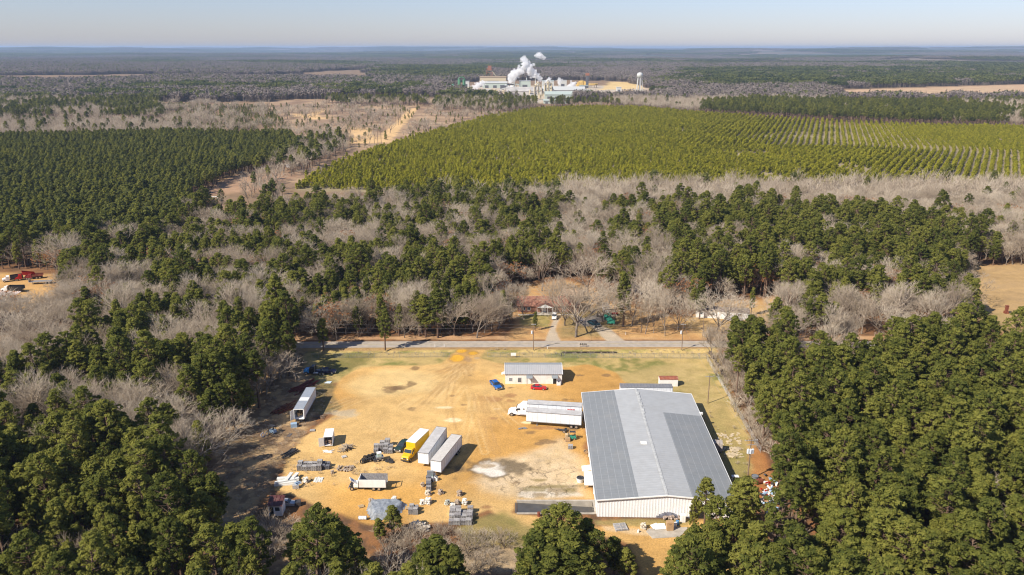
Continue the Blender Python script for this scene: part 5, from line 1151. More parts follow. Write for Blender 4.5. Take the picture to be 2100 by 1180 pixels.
def semi_tractor(label, loc, rz, paint, sleeper=True, group=None, hood=None, fairing=True):
    """front at +x, origin under the middle"""
    t = thing('semi_tractor', label, 'truck tractor', loc, rz, group); hd = hood or paint
    m = MB(); m.bx(-3.3, 2.6, -.5, -.35, .75, 1.0); m.bx(-3.3, 2.6, .35, .5, .75, 1.0); m.bx(-3.3, -.4, -.35, .35, .8, .92); m.build('chassis', DARK, t)
    sec = lambda x, y, z0, z1: [(x, -y, z0), (x, y, z0), (x, y, z1 - .25), (x, y - .22, z1), (x, -y + .22, z1), (x, -y, z1 - .25)]
    m = MB(); m.loft([sec(1.15, 1.02, .7, 2.0), sec(2.6, .98, .6, 1.75), sec(3.15, .82, .6, 1.45)]); m.build('hood', hd, t)
    m = MB(); m.loft([sec(-.35, 1.2, .6, 2.75), sec(.7, 1.2, .6, 2.75), sec(1.25, 1.1, .7, 2.05)]); m.build('cab', paint, t)
    if sleeper:
        m = MB(); m.loft([sec(-1.95, 1.24, .6, 3.85), sec(-.6, 1.24, .6, 3.8), sec(-.3, 1.24, .6, 2.9)]); m.build('sleeper', paint, t)
        if fairing: m = MB(); m.loft([sec(-.62, 1.1, 2.7, 3.75), sec(-.1, .95, 2.7, 3.3), sec(.55, .75, 2.6, 2.85)]); m.build('roof_fairing', paint, t)
        for s in (-1, 1): m = MB(); m.bx(-1.35, -.95, s * 1.24 - .02, s * 1.24 + .02, 2.2, 2.55); m.build('sleeper_window', GLASS, t)
    m = MB(); m.add([(1.22, -1.0, 2.06), (1.22, 1.0, 2.06), (.74, .98, 2.70), (.74, -.98, 2.70)], [(0, 1, 2, 3)]); m.add([(1.24, -1.0, 2.06), (1.24, 1.0, 2.06), (.76, .98, 2.70), (.76, -.98, 2.70)], [(0, 1, 2, 3)]); m.build('windshield', GLASS, t)
    for s in (-1, 1):
        m = MB(); m.add([(-.2, s * 1.215, 1.95), (.85, s * 1.215, 1.95), (.62, s * 1.215, 2.55), (-.2, s * 1.215, 2.55)], [(0, 1, 2, 3)]); m.build('door_window', GLASS, t)
        m = MB(); m.bx(.85, 1.0, s * 1.4 - .12, s * 1.4 + .12, 1.85, 2.5); m.build('mirror', DARK, t)
        m = MB(); m.tube((-1.6, s * 1.0, .72), (-.1, s * 1.0, .72), .32, n=12); m.build('fuel_tank', CHROME, t)
        m = MB(); m.bx(2.9, 3.1, s * .72 - .14, s * .72 + .14, .85, 1.1); m.build('headlight', LAMP_GLASS, t)
        wheel(t, 2.2, s * 1.02, .51, .3, side=s)
        for x in (-1.5 - .6, -2.75 - .2):
            wheel(t, x - .1, s * 1.05, .51, .3, side=s)
            wheel(t, x - .1, s * .72, .51, .28, side=s)
    m = MB(); m.bx(3.02, 3.3, -1.1, 1.1, .42, .75); m.build('front_bumper', CHROME if not sleeper else paint, t); m = MB(); m.bx(3.1, 3.17, -.55, .55, .8, 1.4); m.build('grille', DARK, t)
    m = MB(); m.tube((-2.5, 0, 1.0), (-2.5, 0, 1.15), .45, n=14); m.build('fifth_wheel', DARK, t)
    m = MB(); m.tube((-.45 if not sleeper else -2.05, .95, 1.0), (-.45 if not sleeper else -2.05, .95, 3.4), .07); m.build('exhaust_stack', CHROME, t)
    return t

# three trailers standing on the dirt
def tr_roof(a, b, z): return at(*a, z), at(*b, z)
pr, pf = tr_roof((612, 839.7), (637.8, 795), 4.0); h = heading(pr, pf)
trailer('grey roofed white trailer with open rear doors beside the western wood', (pr.x, pr.y, 0), h, L=hyp(pr, pf), open_rear=True, roofm=mat('blue_grey_roof_skin', (.33, .36, .40), .5, .2, var=.1, dirt=(.5, .48, .45), dirt_amt=.4), patch=True)
pf, pr = tr_roof((867.5, 929.4), (905.5, 876.4), 4.05); h = heading(pr, pf)
trailer('white trailer with pale grey roof standing between yellow truck and its twin', (pr.x, pr.y, 0), h, L=hyp(pr, pf), H=4.05, marks=[(3.2, 2.0, 1.4, .18, LIGHTBLUE)])
pf, pr = tr_roof((893.4, 945.4), (936.5, 892.0), 4.05); h = heading(pr, pf)
trailer('white trailer nearest the cracked concrete, its shadow open on the dirt', (pr.x, pr.y, 0), h, L=hyp(pr, pf), H=4.05, roofm=mat('warm_roof_skin', (.56, .52, .46), .5, var=.1, dirt=(.4, .35, .3), dirt_amt=.4))
# two at the dock, one with its tractor
def side_trailer(label, a, b, z, **kw):
    pf, pr = at(*a, z), at(*b, z); h = heading(pr, pf); n = Vector((-math.sin(h), math.cos(h), 0)); o = pr - n * 1.3   # near edge -> middle
    if (o - pr).y < 0: o = pr + n * 1.3
    return trailer(label, (o.x, o.y, 0), h, L=hyp(pf, pr), H=z, **kw), h, o, pf
LOGO = mat('red_lettering', (.55, .06, .05), .5)
t2, h2, o2, p2 = side_trailer('front white trailer backed to the warehouse dock, without tractor', (1079.2, 844.4), (1192.4, 852.6), 4.05)
t1_, h1, o1, p1 = side_trailer('rear white trailer at the dock coupled to the white tractor', (1080.7, 828.4), (1193, 835.2), 4.05)
# red maker's mark on the rear one, both sides seen from the yard
m = MB(); L1 = hyp(p1, at(1193, 835.2, 4.05))
for i, q in enumerate((0, .5, .95, 1.4)):
    m.bx(1.9 + q * 1.1, 2.25 + q * 1.1, 1.325, 1.34, 2.9 + .05 * (i % 2), 3.3)
m.bx(1.8, 4.0, 1.325, 1.34, 2.62, 2.72); m.build('side_mark', LOGO, t1_)
fr = o1 + Vector((math.cos(h1), math.sin(h1), 0)) * (L1 + 2.0)
semi_tractor('white sleeper truck tractor coupled to the rear trailer at the dock', (fr.x, fr.y, 0), h1, WHITE)
pl, pr_ = at(1273, 794.5, 4.0), at(1380, 795.5, 4.0)
trailer('white trailer with dark ribbed roof parked behind the warehouse', (pr_.x, pr_.y + 1.3, 0), heading(pr_, pl), L=hyp(pl, pr_), roofm=ribbed_mat('dark_trailer_roof', (.20, .20, .21), .9, .05, 0, .6, .1))

# yellow box truck
zt = 3.9
pf, pr = (at(834, 905.4, zt) + at(850, 909.7, zt)) / 2, (at(862.9, 879.2, zt) + at(878.8, 881.4, zt)) / 2; h = heading(pr, pf); Lb = hyp(pr, pf)
t = thing('box_truck', 'yellow box truck with white roof parked beside the trailers', 'truck', (pr.x, pr.y, 0), h)
MB().bx(0, Lb, -1.25, 1.25, 1.1, zt).build('box_body', YELLOW, t); MB().bx(-.02, Lb + .02, -1.27, 1.27, zt, zt + .06).build('box_roof', WHITE, t)
m = MB(); m.bx(-.05, 0, -1.15, 1.15, 1.15, zt - .1); m.build('rear_door', YELLOW, t)
x = Lb
sec = lambda x, y, z0, z1: [(x, -y, z0), (x, y, z0), (x, y, z1 - .15), (x, y - .15, z1), (x, -y + .15, z1), (x, -y, z1 - .15)]
m = MB(); m.loft([sec(x + .15, 1.1, .75, 2.75), sec(x + 1.25, 1.1, .75, 2.72), sec(x + 1.75, 1.08, .75, 1.85)]); m.build('cab', YELLOW, t)
m = MB(); m.loft([sec(x + 1.75, 1.05, .7, 1.85), sec(x + 2.9, 1.0, .65, 1.6), sec(x + 3.2, .9, .65, 1.35)]); m.build('hood', YELLOW, t)
m = MB(); a = [(x + 1.74, -.98, 1.9), (x + 1.74, .98, 1.9), (x + 1.31, .95, 2.62), (x + 1.31, -.95, 2.62)]; m.add([(p[0] + .03, p[1], p[2]) for p in a], [(0, 1, 2, 3)]); m.build('windshield', GLASS, t)
for s in (-1, 1):
    m = MB(); m.add([(x + .5, s * 1.112, 1.85), (x + 1.55, s * 1.112, 1.85), (x + 1.25, s * 1.112, 2.5), (x + .5, s * 1.112, 2.5)], [(0, 1, 2, 3)]); m.build('door_window', GLASS, t)
    m = MB(); m.bx(x + 3.05, x + 3.22, s * .72 - .15, s * .72 + .15, .95, 1.2); m.build('headlight', LAMP_GLASS, t); m = MB(); m.bx(x + 1.6, x + 1.72, s * 1.3 - .12, s * 1.3 + .12, 1.8, 2.3); m.build('mirror', DARK, t)
    wheel(t, x + 2.35, s * .95, .48, .28, side=s); wheel(t, 2.0, s * 1.05, .48, .28, side=s); wheel(t, 2.0, s * .74, .48, .26, side=s)
m = MB(); m.bx(x + 3.1, x + 3.35, -1.1, 1.1, .45, .75); m.build('front_bumper', DARK, t); m = MB(); m.bx(x + 3.15, x + 3.22, -.45, .45, .85, 1.3); m.build('grille', DARK, t); m = MB(); m.bx(.2, x + 2.8, -.5, .5, .75, 1.0); m.build('chassis', DARK, t)

p = at(826, 919); pickup('dark green pickup parked half behind the yellow box truck', p, h, GREENP)
a, b = at(1013, 785), at(1026, 799); pickup('bright blue pickup parked by the office corner', (a + b) / 2 + Vector((-.35, -.6, 0)), heading(a, b), BLUE, 5.9)
a, b = at(1088, 797.5), at(1119, 799); car('shiny red sports car parked in front of the office', (a + b) / 2 + Vector((.2, .1, 0)), heading(a, b), RED, 4.7, 1.32)

# white open dump truck with stripped cab
a, b = at(737.2, 1007.5), at(791.7, 1008); h = heading(b, a); Lb = hyp(a, b)
t = thing('dump_truck', 'white open topped dump truck with stripped cab and tilted hood', 'truck', (b.x, b.y + 1.2, 0), h)
m = MB(); z0, z1 = .95, 3.1
m.bx(0, Lb, 1.12, 1.22, z0, z1 - .25); m.build('box_side', WHITE, t, label='white near side of the dump box'); m = MB(); m.bx(0, Lb, -1.22, -1.12, z0, z1); m.build('box_side', WHITE, t, label='far side of the dump box, grey wood inside')
m = MB(); k = .1
while k < Lb - .1: m.bx(k, k + .26, -1.12, -1.09, z0 + .1, z1 + .15); k += .3
m.build('wood_lining', GREYWOOD, t); m = MB(); m.bx(Lb - .1, Lb, -1.12, 1.12, z0, z1); m.build('headboard', WHITE, t); m = MB(); m.bx(.05, Lb - .1, -1.1, 1.1, z0, z0 + .1); m.build('box_floor', DARK, t)
m = MB()
for y in (-1.17, 1.17): m.bx(-.1, 0, y - .06, y + .06, z0, z1 + .2)
m.bx(-.1, 0, -1.11, 1.11, z1 + .08, z1 + .2); m.bx(-.1, 0, -1.11, 1.11, 1.9, 2.0); m.build('tail_frame', STEEL, t)
m = MB(); m.bx(.1, Lb + 2.4, -.5, -.36, .6, .85); m.bx(.1, Lb + 2.4, .36, .5, .6, .85); m.build('chassis', DARK, t)
m = MB(); m.bx(Lb + .25, Lb + 1.35, -1.0, 1.0, .8, 1.5); m.bx(Lb + .25, Lb + .4, -1.0, 1.0, 1.5, 2.3); m.build('cab', WHITE, t)
m = MB(); m.box((Lb + 1.5, 0.25, 2.1), (1.7, 1.8, .14), .25, 0, (0.1, -.7)); m.build('hood', WHITE, t); m = MB(); m.box((Lb + 1.55, .25, 2.22), (.5, .5, .08), .25, 0, (0.1, -.7)); m.build('hood_scoop', BLUE, t)
m = MB(); m.bx(Lb + 1.0, Lb + 2.1, -.4, .4, .85, 1.5); m.tube((Lb + 1.2, -.5, 1.2), (Lb + 2, -.5, 1.0), .16); m.build('engine', DARK, t); m = MB(); m.bx(Lb + 2.35, Lb + 2.5, -1.1, 1.1, .5, .75); m.build('front_bumper', CHROME, t)
for s in (-1, 1): wheel(t, Lb + 1.7, s * .98, .48, .28, side=s); wheel(t, 1.6, s * .98, .48, .28, side=s); wheel(t, 2.8, s * .98, .48, .28, side=s)

# dark trucks in the shade at the northwest corner
a, b = at(636, 768), at(676, 768)
semi_tractor('black truck tractor with bright blue hood in the wood shade', at(645, 767), R(174), BLACKP, False, hood=mat('bright_blue_hood', (.04, .28, .62), .3, var=.05))
pickup('dark blue flat backed pickup behind the black truck tractor', at(670, 766), R(3), mat('navy_paint', (.018, .022, .06), .3, .1), 5.6)

# over the road
car('white sport utility car at the house end of the driveway', at(1137, 653), R(-95), WHITE, 4.8, 1.75, 'car')
car('silver car half under the brick house eave', at(1144, 639), R(170), SILVER, 4.5, 1.45)
pickup('dark teal pickup on the second driveway', at(1218, 667), R(-55), mat('teal_paint', (.02, .06, .08), .3, .2), 5.4)
t = thing('parked_lorry', 'white box lorry parked under the solitary tall pine', 'truck', at(1243, 643), R(-88))
MB().bx(-3.2, 1.2, -1.15, 1.15, .9, 3.1).build('box_body', WHITE, t); m = MB(); m.loft([[(1.3, -1.05, .6), (1.3, 1.05, .6), (1.3, 1.05, 2.4), (1.3, -1.05, 2.4)], [(2.9, -1, .6), (2.9, 1, .6), (2.6, .95, 1.7), (2.6, -.95, 1.7)]]); m.build('cab', WHITE, t); m = MB(); m.add([(2.35, -.85, 1.95), (2.35, .85, 1.95), (1.7, .85, 2.35), (1.7, -.85, 2.35)], [(0, 1, 2, 3)]); m.build('windshield', GLASS, t)
for x in (-2, 2.1):
    for s in (-1, 1): wheel(t, x, s * .95, .42, .26, side=s)
t = thing('farm_tractor', 'small red tractor beside the parked white lorry', 'tractor', at(1258, 647), R(-30))
m = MB(); m.bx(-.2, 1.5, -.35, .35, .7, 1.25); m.bx(-1.0, -.2, -.4, .4, .6, .95); m.build('body', RED, t); m = MB(); m.bx(-.8, -.35, -.25, .25, .95, 1.1); m.bx(-.85, -.75, -.25, .25, 1.1, 1.5); m.build('seat', BLACKP, t)
for s in (-1, 1): wheel(t, -.7, s * .65, .62, .32, side=s); wheel(t, 1.2, s * .5, .36, .2, side=s)
for px, py, sc, lab in ((1247, 656, 1.0, 'green tarpaulin canopy near the driveway, upper one'), (1252, 664, .9, 'teal tarpaulin bundle below the green canopy')):
    t = thing('tarp_canopy', lab, 'canopy', at(px, py)); m = MB(); w = 1.6 * sc
    m.add([(-w, -w, 1.7), (w, -w, 1.6), (w, w, 1.7), (-w, w, 1.8), (-w * .2, 0, 2.6), (w * .4, 0, 2.5)], [(0, 1, 5, 4), (1, 2, 5), (2, 3, 4, 5), (3, 0, 4)]); m.add([(-w, -w, 1.7), (w, -w, 1.6), (w, -w * 1.1, .6), (-w, -w * 1.1, .5)], [(0, 1, 2, 3)]); m.build('cover', TEAL, t)
    for x in (-w, w):
        for y in (-w, w): m = MB(); m.tube((x, y, 0), (x, y, 1.65), .05); m.build('pole', STEEL, t)
# truck yard in the west
def yard_truck(label, loc, rz, cabm, bedm, bed=(4.8, 1.4), dump=0):
    t = thing('yard_truck', label, 'truck', loc, rz); L, hh = bed
    m = MB(); M0 = [(-L, -1.2), (0, -1.2), (0, 1.2), (-L, 1.2)]
    lift = dump; zf = lambda x: 1.2 - x / L * 0 + (x + L) / L * lift
    for s in (-1, 1): m.add([(-L, s * 1.2, zf(-L)), (0, s * 1.2, zf(0)), (0, s * 1.2, zf(0) + hh), (-L, s * 1.2, zf(-L) + hh), (-L, s * 1.12, zf(-L)), (0, s * 1.12, zf(0)), (0, s * 1.12, zf(0) + hh), (-L, s * 1.12, zf(-L) + hh)], [(0, 1, 2, 3), (7, 6, 5, 4), (3, 2, 6, 7), (0, 3, 7, 4), (1, 5, 6, 2)])
    m.add([(-L, -1.12, zf(-L) + .1), (0, -1.12, zf(0) + .1), (0, 1.12, zf(0) + .1), (-L, 1.12, zf(-L) + .1)], [(0, 1, 2, 3)]); m.add([(0, -1.2, zf(0)), (0, 1.2, zf(0)), (0, 1.2, zf(0) + hh + .1), (0, -1.2, zf(0) + hh + .1)], [(0, 1, 2, 3)]); m.build('bed', bedm, t)
    sec = lambda x, y, z0, z1: [(x, -y, z0), (x, y, z0), (x, y, z1 - .15), (x, y - .15, z1), (x, -y + .15, z1), (x, -y, z1 - .15)]
    m = MB(); m.loft([sec(.25, 1.1, .7, 2.5), sec(1.4, 1.1, .7, 2.5), sec(1.8, 1.05, .7, 1.75), sec(2.9, .95, .65, 1.5)]); m.build('cab', cabm, t)
    m = MB(); m.add([(1.84, -.95, 1.8), (1.84, .95, 1.8), (1.46, .92, 2.42), (1.46, -.92, 2.42)], [(0, 1, 2, 3)]); m.build('windshield', GLASS, t)
    m = MB(); m.bx(-L + .2, 2.7, -.5, .5, .6, .85); m.build('chassis', DARK, t)
    for x in (-L * .7, -L * .4, 2.2):
        for s in (-1, 1): wheel(t, x, s * .98, .48, .28, side=s)
    return t
yard_truck('white cabbed truck with black bed in the west truck yard', at(22, 577), R(212), WHITE, mat('black_bed', (.03, .03, .035), .6, dirt=(.3, .1, .05)))
yard_truck('red truck with lifted bed beside the white cabbed one', at(47, 574), R(215), RED, RED, dump=1.2)
yard_truck('black dump truck by the open shelter', at(20, 599), R(182), WHITE, BLACKP, (5.8, 1.5))
yard_truck('dark red old truck behind the trailers of the truck yard', at(68, 572), R(200), mat('dull_red', (.25, .03, .03), .6), RUST, (4, .9))
t = thing('flatbed_trailer', 'long silver flat trailer in the west truck yard', 'trailer', at(85, 582), R(10))
MB().bx(-4.5, 4.5, -1.2, 1.2, 1.0, 1.25).build('deck', SILVER, t); MB().bx(-4.5, -4.3, -1.2, 1.2, 1.25, 2.4).build('headboard', SILVER, t)
for x in (2.2, 3.4):
    for s in (-1, 1): wheel(t, x, s * 1.0, .48, .28, side=s)
m = MB(); m.bx(-3.2, -3.05, -.8, -.6, 0, 1.0); m.bx(-3.2, -3.05, .6, .8, 0, 1.0); m.build('stand', STEEL, t)
# ------------------------------------------------------------------ stacks, bundles and scrap in the yard
RY = random.Random(21)
def pallet_mesh(layers, w=1.15, d=1.05, lh=.145, seed=0, mt=GREYWOOD, name='pallets'):
    rr = random.Random(seed); m = MB()
    for k in range(layers):
        z = k * lh; jx, jy, jr = rr.uniform(-.04, .04), rr.uniform(-.04, .04), rr.uniform(-.03, .03)
        def bx(x, y, z_, sx, sy, sz):
            c, s = math.cos(jr), math.sin(jr); m.box((jx + x * c - y * s, jy + x * s + y * c, z_), (sx, sy, sz), jr)
        for x in (-w / 2 + .05, 0, w / 2 - .05): bx(x, 0, z + .05, .09, d, .095)
        n = 7 if k == layers - 1 else 3
        for q in range(n): bx(0, -d / 2 + .07 + (d - .14) * q / (n - 1), z + .115, w, .10, .022)
    return m
STACKS = {}
def pallet_stack(layers, loc, rz, label, group, mt=GREYWOOD, sc=1.0):
    key = (layers, mt.name)
    if key not in STACKS:
        m = pallet_mesh(layers, seed=layers); o = m.build('pallet_stack', mt); STACKS[key] = o; o.location = loc; o.rotation_euler = (0, 0, rz)
    else:
        o = STACKS[key].copy(); COL.objects.link(o); o.location = loc; o.rotation_euler = (0, 0, rz)
    o.scale = (sc, sc, 1); return tag(o, label, 'pallet stack', group)
DARKPAL = mat('dark_grey_pallet', (.16, .16, .18), .85, var=.3, scale=4, dirt=(.3, .28, .26))
LT = mat('light_grey_pallet', (.40, .38, .36), .85, var=.25, scale=4, dirt=(.25, .22, .2))
def block(px0, px1, py, rows, cols, lay, label, group, mts=(GREYWOOD,), rz=0, step=1.22, missing=()):
    a, b = at(px0, py), at(px1, py); n = cols
    for r_ in range(rows):
        for c_ in range(n):
            if (r_, c_) in missing: continue
            p = a + (b - a) * ((c_ + .5) / n) + Vector((RY.uniform(-.08, .08), r_ * step + RY.uniform(-.06, .06), 0))
            L = lay[r_][c_] if isinstance(lay[0], (list, tuple)) else lay[c_]
            pallet_stack(max(2, L), p, rz + RY.uniform(-.07, .07), label, group, mts[(r_ + c_) % len(mts)], min(1.1, hyp(a, b) / n / 1.2))
block(610, 660, 964, 2, 5, [[9, 8, 8, 9, 10], [12, 10, 10, 10, 14]], 'grey pallet stack in the long block nearest the white board pile', 'pallet stacks west of the tyre heap', (GREYWOOD, LT))
block(660, 676, 962, 2, 2, [[8, 7], [9, 8]], 'dark pallet stack at the end of the long grey block', 'dark pallet stacks at the end of the long block', (DARKPAL,))
block(766, 806, 929, 2, 4, [[8, 0, 9, 8], [12, 12, 13, 11]], 'grey pallet stack between tyre heap and green pickup', 'pallet stacks beside the green pickup', (GREYWOOD, LT), missing=((0, 1),))
block(779, 800, 914, 1, 2, [9, 13], 'tall grey pallet stack at the back of the group by the green pickup', 'back pallet stacks by the green pickup', (LT,))
block(920, 968, 1075, 4, 4, [[7, 8, 8, 9], [10, 11, 9, 10], [11, 11, 8, 9], [9, 10, 8, 10]], 'grey pallet stack in the square block at the south brush', 'pallet stacks in the square block at the south brush', (GREYWOOD, LT), missing=((3, 2),), step=1.5)
block(838, 857, 1054, 2, 2, [[9, 10], [10, 8]], 'grey pallet stack beside the plastic sheet and small pine', 'pallet stacks beside the plastic sheet', (GREYWOOD, LT), step=1.4)
for i, py in enumerate((988, 994, 1000, 1006)): pallet_stack((10, 9, 9, 8)[i], at(879.5, py), 0, 'dark grey pallet stack in the single file south of the loader', 'pallet stacks in single file', (DARKPAL, GREYWOOD)[i % 2], .95)
pallet_stack(7, at(1170, 920), -.1, 'lone grey pallet stack beside the dock machine', None, LT)
pallet_stack(3, at(1273, 1083), .15, 'low grey pallet lying on the track before the gable', None, LT, 2.3)
pallet_stack(2, at(641, 884), .1, 'single pale pallet behind the box shed', None, LT, 1.1)
pallet_stack(2, at(706, 938), .5, 'white pallet leaning out of the plank heap', None, mat('white_pallet', (.62, .58, .52), .8), 1.0)
pallet_stack(2, at(837, 1043.5), .3, 'thin yellow board pallet between sheet and stacks', None, TAN, .9)
pallet_stack(2, at(741, 1040), .45, 'flat tan board alone on the dirt near the sheet', None, TAN, 1.0)
# brick cube east of the warehouse
t = thing('block_cube', 'pale brick cube on pallets by the east wall of the warehouse', 'brick stack', at(1471, 925), R(-12)); m = MB()
for k in range(8):
    for i in range(3):
        for j in range(2): m.box((-.75 + i * .75 + RY.uniform(-.02, .02), -.5 + j * 1.0, .18 + k * .3 + .14), (.70, .94, .27), RY.uniform(-.02, .02))
m.build('bricks', mat('pale_grey_brick', (.40, .35, .31), .9, var=.25, scale=3, dirt=(.25, .18, .14)), t); m = MB()
for x in (-1, 0, 1): m.bx(x - .08, x + .08, -1, 1, 0, .17)
m.build('pallet', GREYWOOD, t)
# stone bundles
def stone_bundle(seed, mt):
    rr = random.Random(seed); m = MB()
    for k in range(34):
        z = .22 + (k // 12) * .34; a = rr.uniform(0, 6.28); q = rr.uniform(.1, .62) * (1 - .15 * (k // 12))
        m.blob((q * math.cos(a), q * math.sin(a), z + rr.uniform(-.05, .08)), (rr.uniform(.16, .30), rr.uniform(.16, .28), rr.uniform(.13, .24)), rr)
    return m
def bundle(i, px, py, label, mt=STONE, s=1.0, grp='stone bundles on pallets'):
    t = thing('stone_bundle', label, 'stone bundle', at(px, py), i * .7, grp); m = stone_bundle(40 + i % 5, mt); m.build('stones', mt, t)
    m = MB(); m.bx(-.6, .6, -.55, .55, 0, .04); m.bx(-.6, .6, -.55, .55, .11, .14)
    for x in (-.5, 0, .5): m.bx(x - .06, x + .06, -.52, .52, .04, .11)
    m.build('pallet', TAN, t); t.scale = (s, s, s); return t
BROWNST = mat('brown_stone', (.36, .28, .21), .85, var=.35, scale=2, dirt=(.55, .5, .42), dirt_amt=.5)
WHITEST = mat('white_stone', (.68, .64, .56), .85, var=.15, scale=2, dirt=(.35, .28, .2), dirt_amt=.4)
BUN = [(877.5, 1015, 'stone bundle at the foot of the single pallet file', STONE, 1.05), (903, 1013, 'brown stone bundle alone beside the pallet file', BROWNST, 1.0), (942, 1016, 'grey stone bundle farthest out on the dirt', BROWNST, 1.1), (866, 1034, 'cream stone bundle at the end of the touching pair', WHITEST, 1.0), (878, 1033, 'taller cream stone bundle of the touching pair', WHITEST, 1.25), (918, 1035, 'greenish stone bundle at the corner of the square block', mat('greenish_stone', (.42, .42, .36), .85, var=.3), 1.0), (938, 1035, 'mottled stone bundle between the greenish and the white one', BROWNST, 1.05), (953, 1034, 'white stone bundle at the back corner of the square block', WHITEST, 1.1), (929, 1042, 'pale stone bundle pressed against the square block', WHITEST, 1.0), (761, 1032, 'brown stone bundle on the upper corner of the plastic sheet', BROWNST, 1.05), (808, 1029, 'white wrapped stone bundle behind the plastic sheet', WHITEST, 1.1), (1319, 1084, 'tan stone bundle on the track before the gable', STONE, 1.15), (867, 997, 'small brown stone bundle west of the single file', BROWNST, .8), (627, 989, 'white block bundle between panel pile and flat boards', WHITEST, 1.1), (682, 971, 'brown stone bundle in the rubble by the long block', BROWNST, .7)]
for i, b_ in enumerate(BUN): bundle(i, *b_)
# tyres
def tyre_mesh():
    m = MB(); m.torus((0, 0, 0), (1, 0, 0), .40, .15, 16, 7); return m.build('tyre', RUBBER)
ty0 = tyre_mesh(); first_ty = True
def tyre(loc, rot, label, group):
    global first_ty
    o = ty0 if first_ty else ty0.copy()
    if not first_ty: COL.objects.link(o)
    first_ty = False; o.location = loc; o.rotation_euler = rot; return tag(o, label, 'tyre', group)
a, b = at(742, 951), at(768, 944)
for row in range(3):
    for k in range(7):
        p = a + (b - a) * (k / 6.5) + Vector((.25 * row, .9 * row, .55 + .02 * row + (.55 if row == 1 and k % 2 else 0))); tyre(p, (RY.uniform(-.3, .3), RY.uniform(-.25, .25), R(75) + RY.uniform(-.3, .3)), 'worn truck tyre standing in the big tyre heap', 'tyres in the big heap')
for k in range(9):
    p = at(RY.uniform(789, 805), RY.uniform(944, 950)) + Vector((0, 0, .16)); tyre(p, (RY.uniform(-.1, .1), R(90) + RY.uniform(-.15, .15), RY.uniform(0, 3)), 'tyre lying flat in the small scatter south of the green pickup', 'tyres lying south of the green pickup')
# loader cab by the tyres
t = thing('skid_loader', 'small grey loader with pale green cab beside the tyre heap', 'loader', at(778, 944), R(200))
MB().bx(-1.0, .8, -.65, .65, .4, 1.1).build('body', STEEL, t); m = MB(); m.bx(-.5, .5, -.5, .5, 1.1, 2.0); m.build('cab', mat('pale_green_cab', (.45, .58, .52), .5), t); m = MB(); m.bx(-.55, .55, -.55, .55, 2.0, 2.08); m.build('cab_roof', WHITE, t)
for x in (-.6, .5):
    for s in (-1, 1): wheel(t, x, s * .75, .4, .25, side=s)
m = MB(); m.bx(.9, 1.5, -.8, .8, .15, .6); m.build('bucket', DARK, t)
# box body used as shed
a, b = at(665, 917.5), at(682.5, 917); w = hyp(a, b); o = thing('box_shed', 'white truck box used as shed, open front full of scrap', 'shed', a, heading(a, b) + R(3)); d, h = 4.6, 2.75
m = MB(); m.bx(0, .07, 0, d, .35, h); m.bx(w - .07, w, 0, d, .35, h); m.bx(.07, w - .07, d - .07, d, .35, h); m.bx(.07, w - .07, 0, d - .07, .35, .45); m.build('box_body', TRAILER, o); m = MB(); m.bx(-.04, w + .04, -.05, d + .04, h, h + .06); m.build('roof', WHITE, o)
m = MB(); m.box((-.62, -.25, (h + .35) / 2), (1.3, .05, h - .4), R(18)); m.build('door', WHITE, o, label='open white door swung out')
m = MB()
for k in range(14): m.blob((RY.uniform(.3, w - .3), RY.uniform(.2, 1.2), RY.uniform(.6, 1.7)), (.25, .25, .22), RY)
m.build('stored_scrap', mat('brown_scrap', (.25, .17, .12), .8, var=.6, scale=4), o); m = MB(); m.bx(.2, .5, .2, d - .2, 0, .35); m.bx(w - .5, w - .2, .2, d - .2, 0, .35); m.build('skid', POLEWOOD, o)
# heaps of long pieces
def heap(name, label, cat, px, py, rz, n, L, wx, wy, hz, sec, mt, jit=.15, seed=0, n_=None, kind=None):
    rr = random.Random(seed); m = MB()
    for k in range(n):
        l = L * rr.uniform(.7, 1.1); z = rr.uniform(.05, hz) * (1 - abs(k / n - .5)); c = (rr.uniform(-wx, wx) * .3, -wy + 2 * wy * k / n + rr.uniform(-.1, .1), z + sec[1] / 2)
        m.box(c, (l, sec[0], sec[1]), rr.gauss(0, jit), 0, (rr.uniform(-.2, .2), rr.gauss(0, .05)))
    o = m.build(name, mt); o.location = at(px, py); o.rotation_euler = (0, 0, rz); return tag(o, label, cat, None, kind)
heap('beam_pile', 'pile of black beams lying in brown weeds', 'beam pile', 594, 932, R(62), 14, 5.2, .6, .9, .7, (.18, .18), DARK, .06, 1)
heap('beam_pile', 'long dark red steel beams along the west wood edge', 'beam pile', 622, 795, R(60), 13, 9.5, 2, 1.7, .8, (.22, .25), mat('dark_red_steel', (.16, .025, .022), .6, var=.3, dirt=(.1, .05, .03)), .1, 2)
heap('beam_pile', 'maroon rusty beams behind the open trailer', 'beam pile', 583, 840, R(55), 12, 8, 2, 1.6, .7, (.2, .22), mat('maroon_steel', (.09, .022, .018), .7, var=.4, dirt=(.2, .12, .07)), .12, 3)
heap('plank_heap', 'heap of broken brown planks beside the box shed', 'plank heap', 709, 922, R(-40), 38, 2.6, .6, 1.4, 1.3, (.16, .06), WOOD, .7, 4)
heap('plank_scatter', 'white planks on the dirt below the box shed', 'planks', 673, 927, R(-12), 7, 2.6, .6, .6, .2, (.25, .06), WHITE, .35, 5)
heap('rubble_heap', 'brown rubble and sticks between the pallet blocks', 'rubble', 708, 962, 0, 44, .9, 6, 1.2, .5, (.22, .16), BROWNST, 1.5, 6)
heap('branch_scatter', 'dead branches beside the open trailer', 'branches', 655, 856, R(-5), 12, 4.0, 1.5, .8, .4, (.08, .08), POLEWOOD, .35, 7)
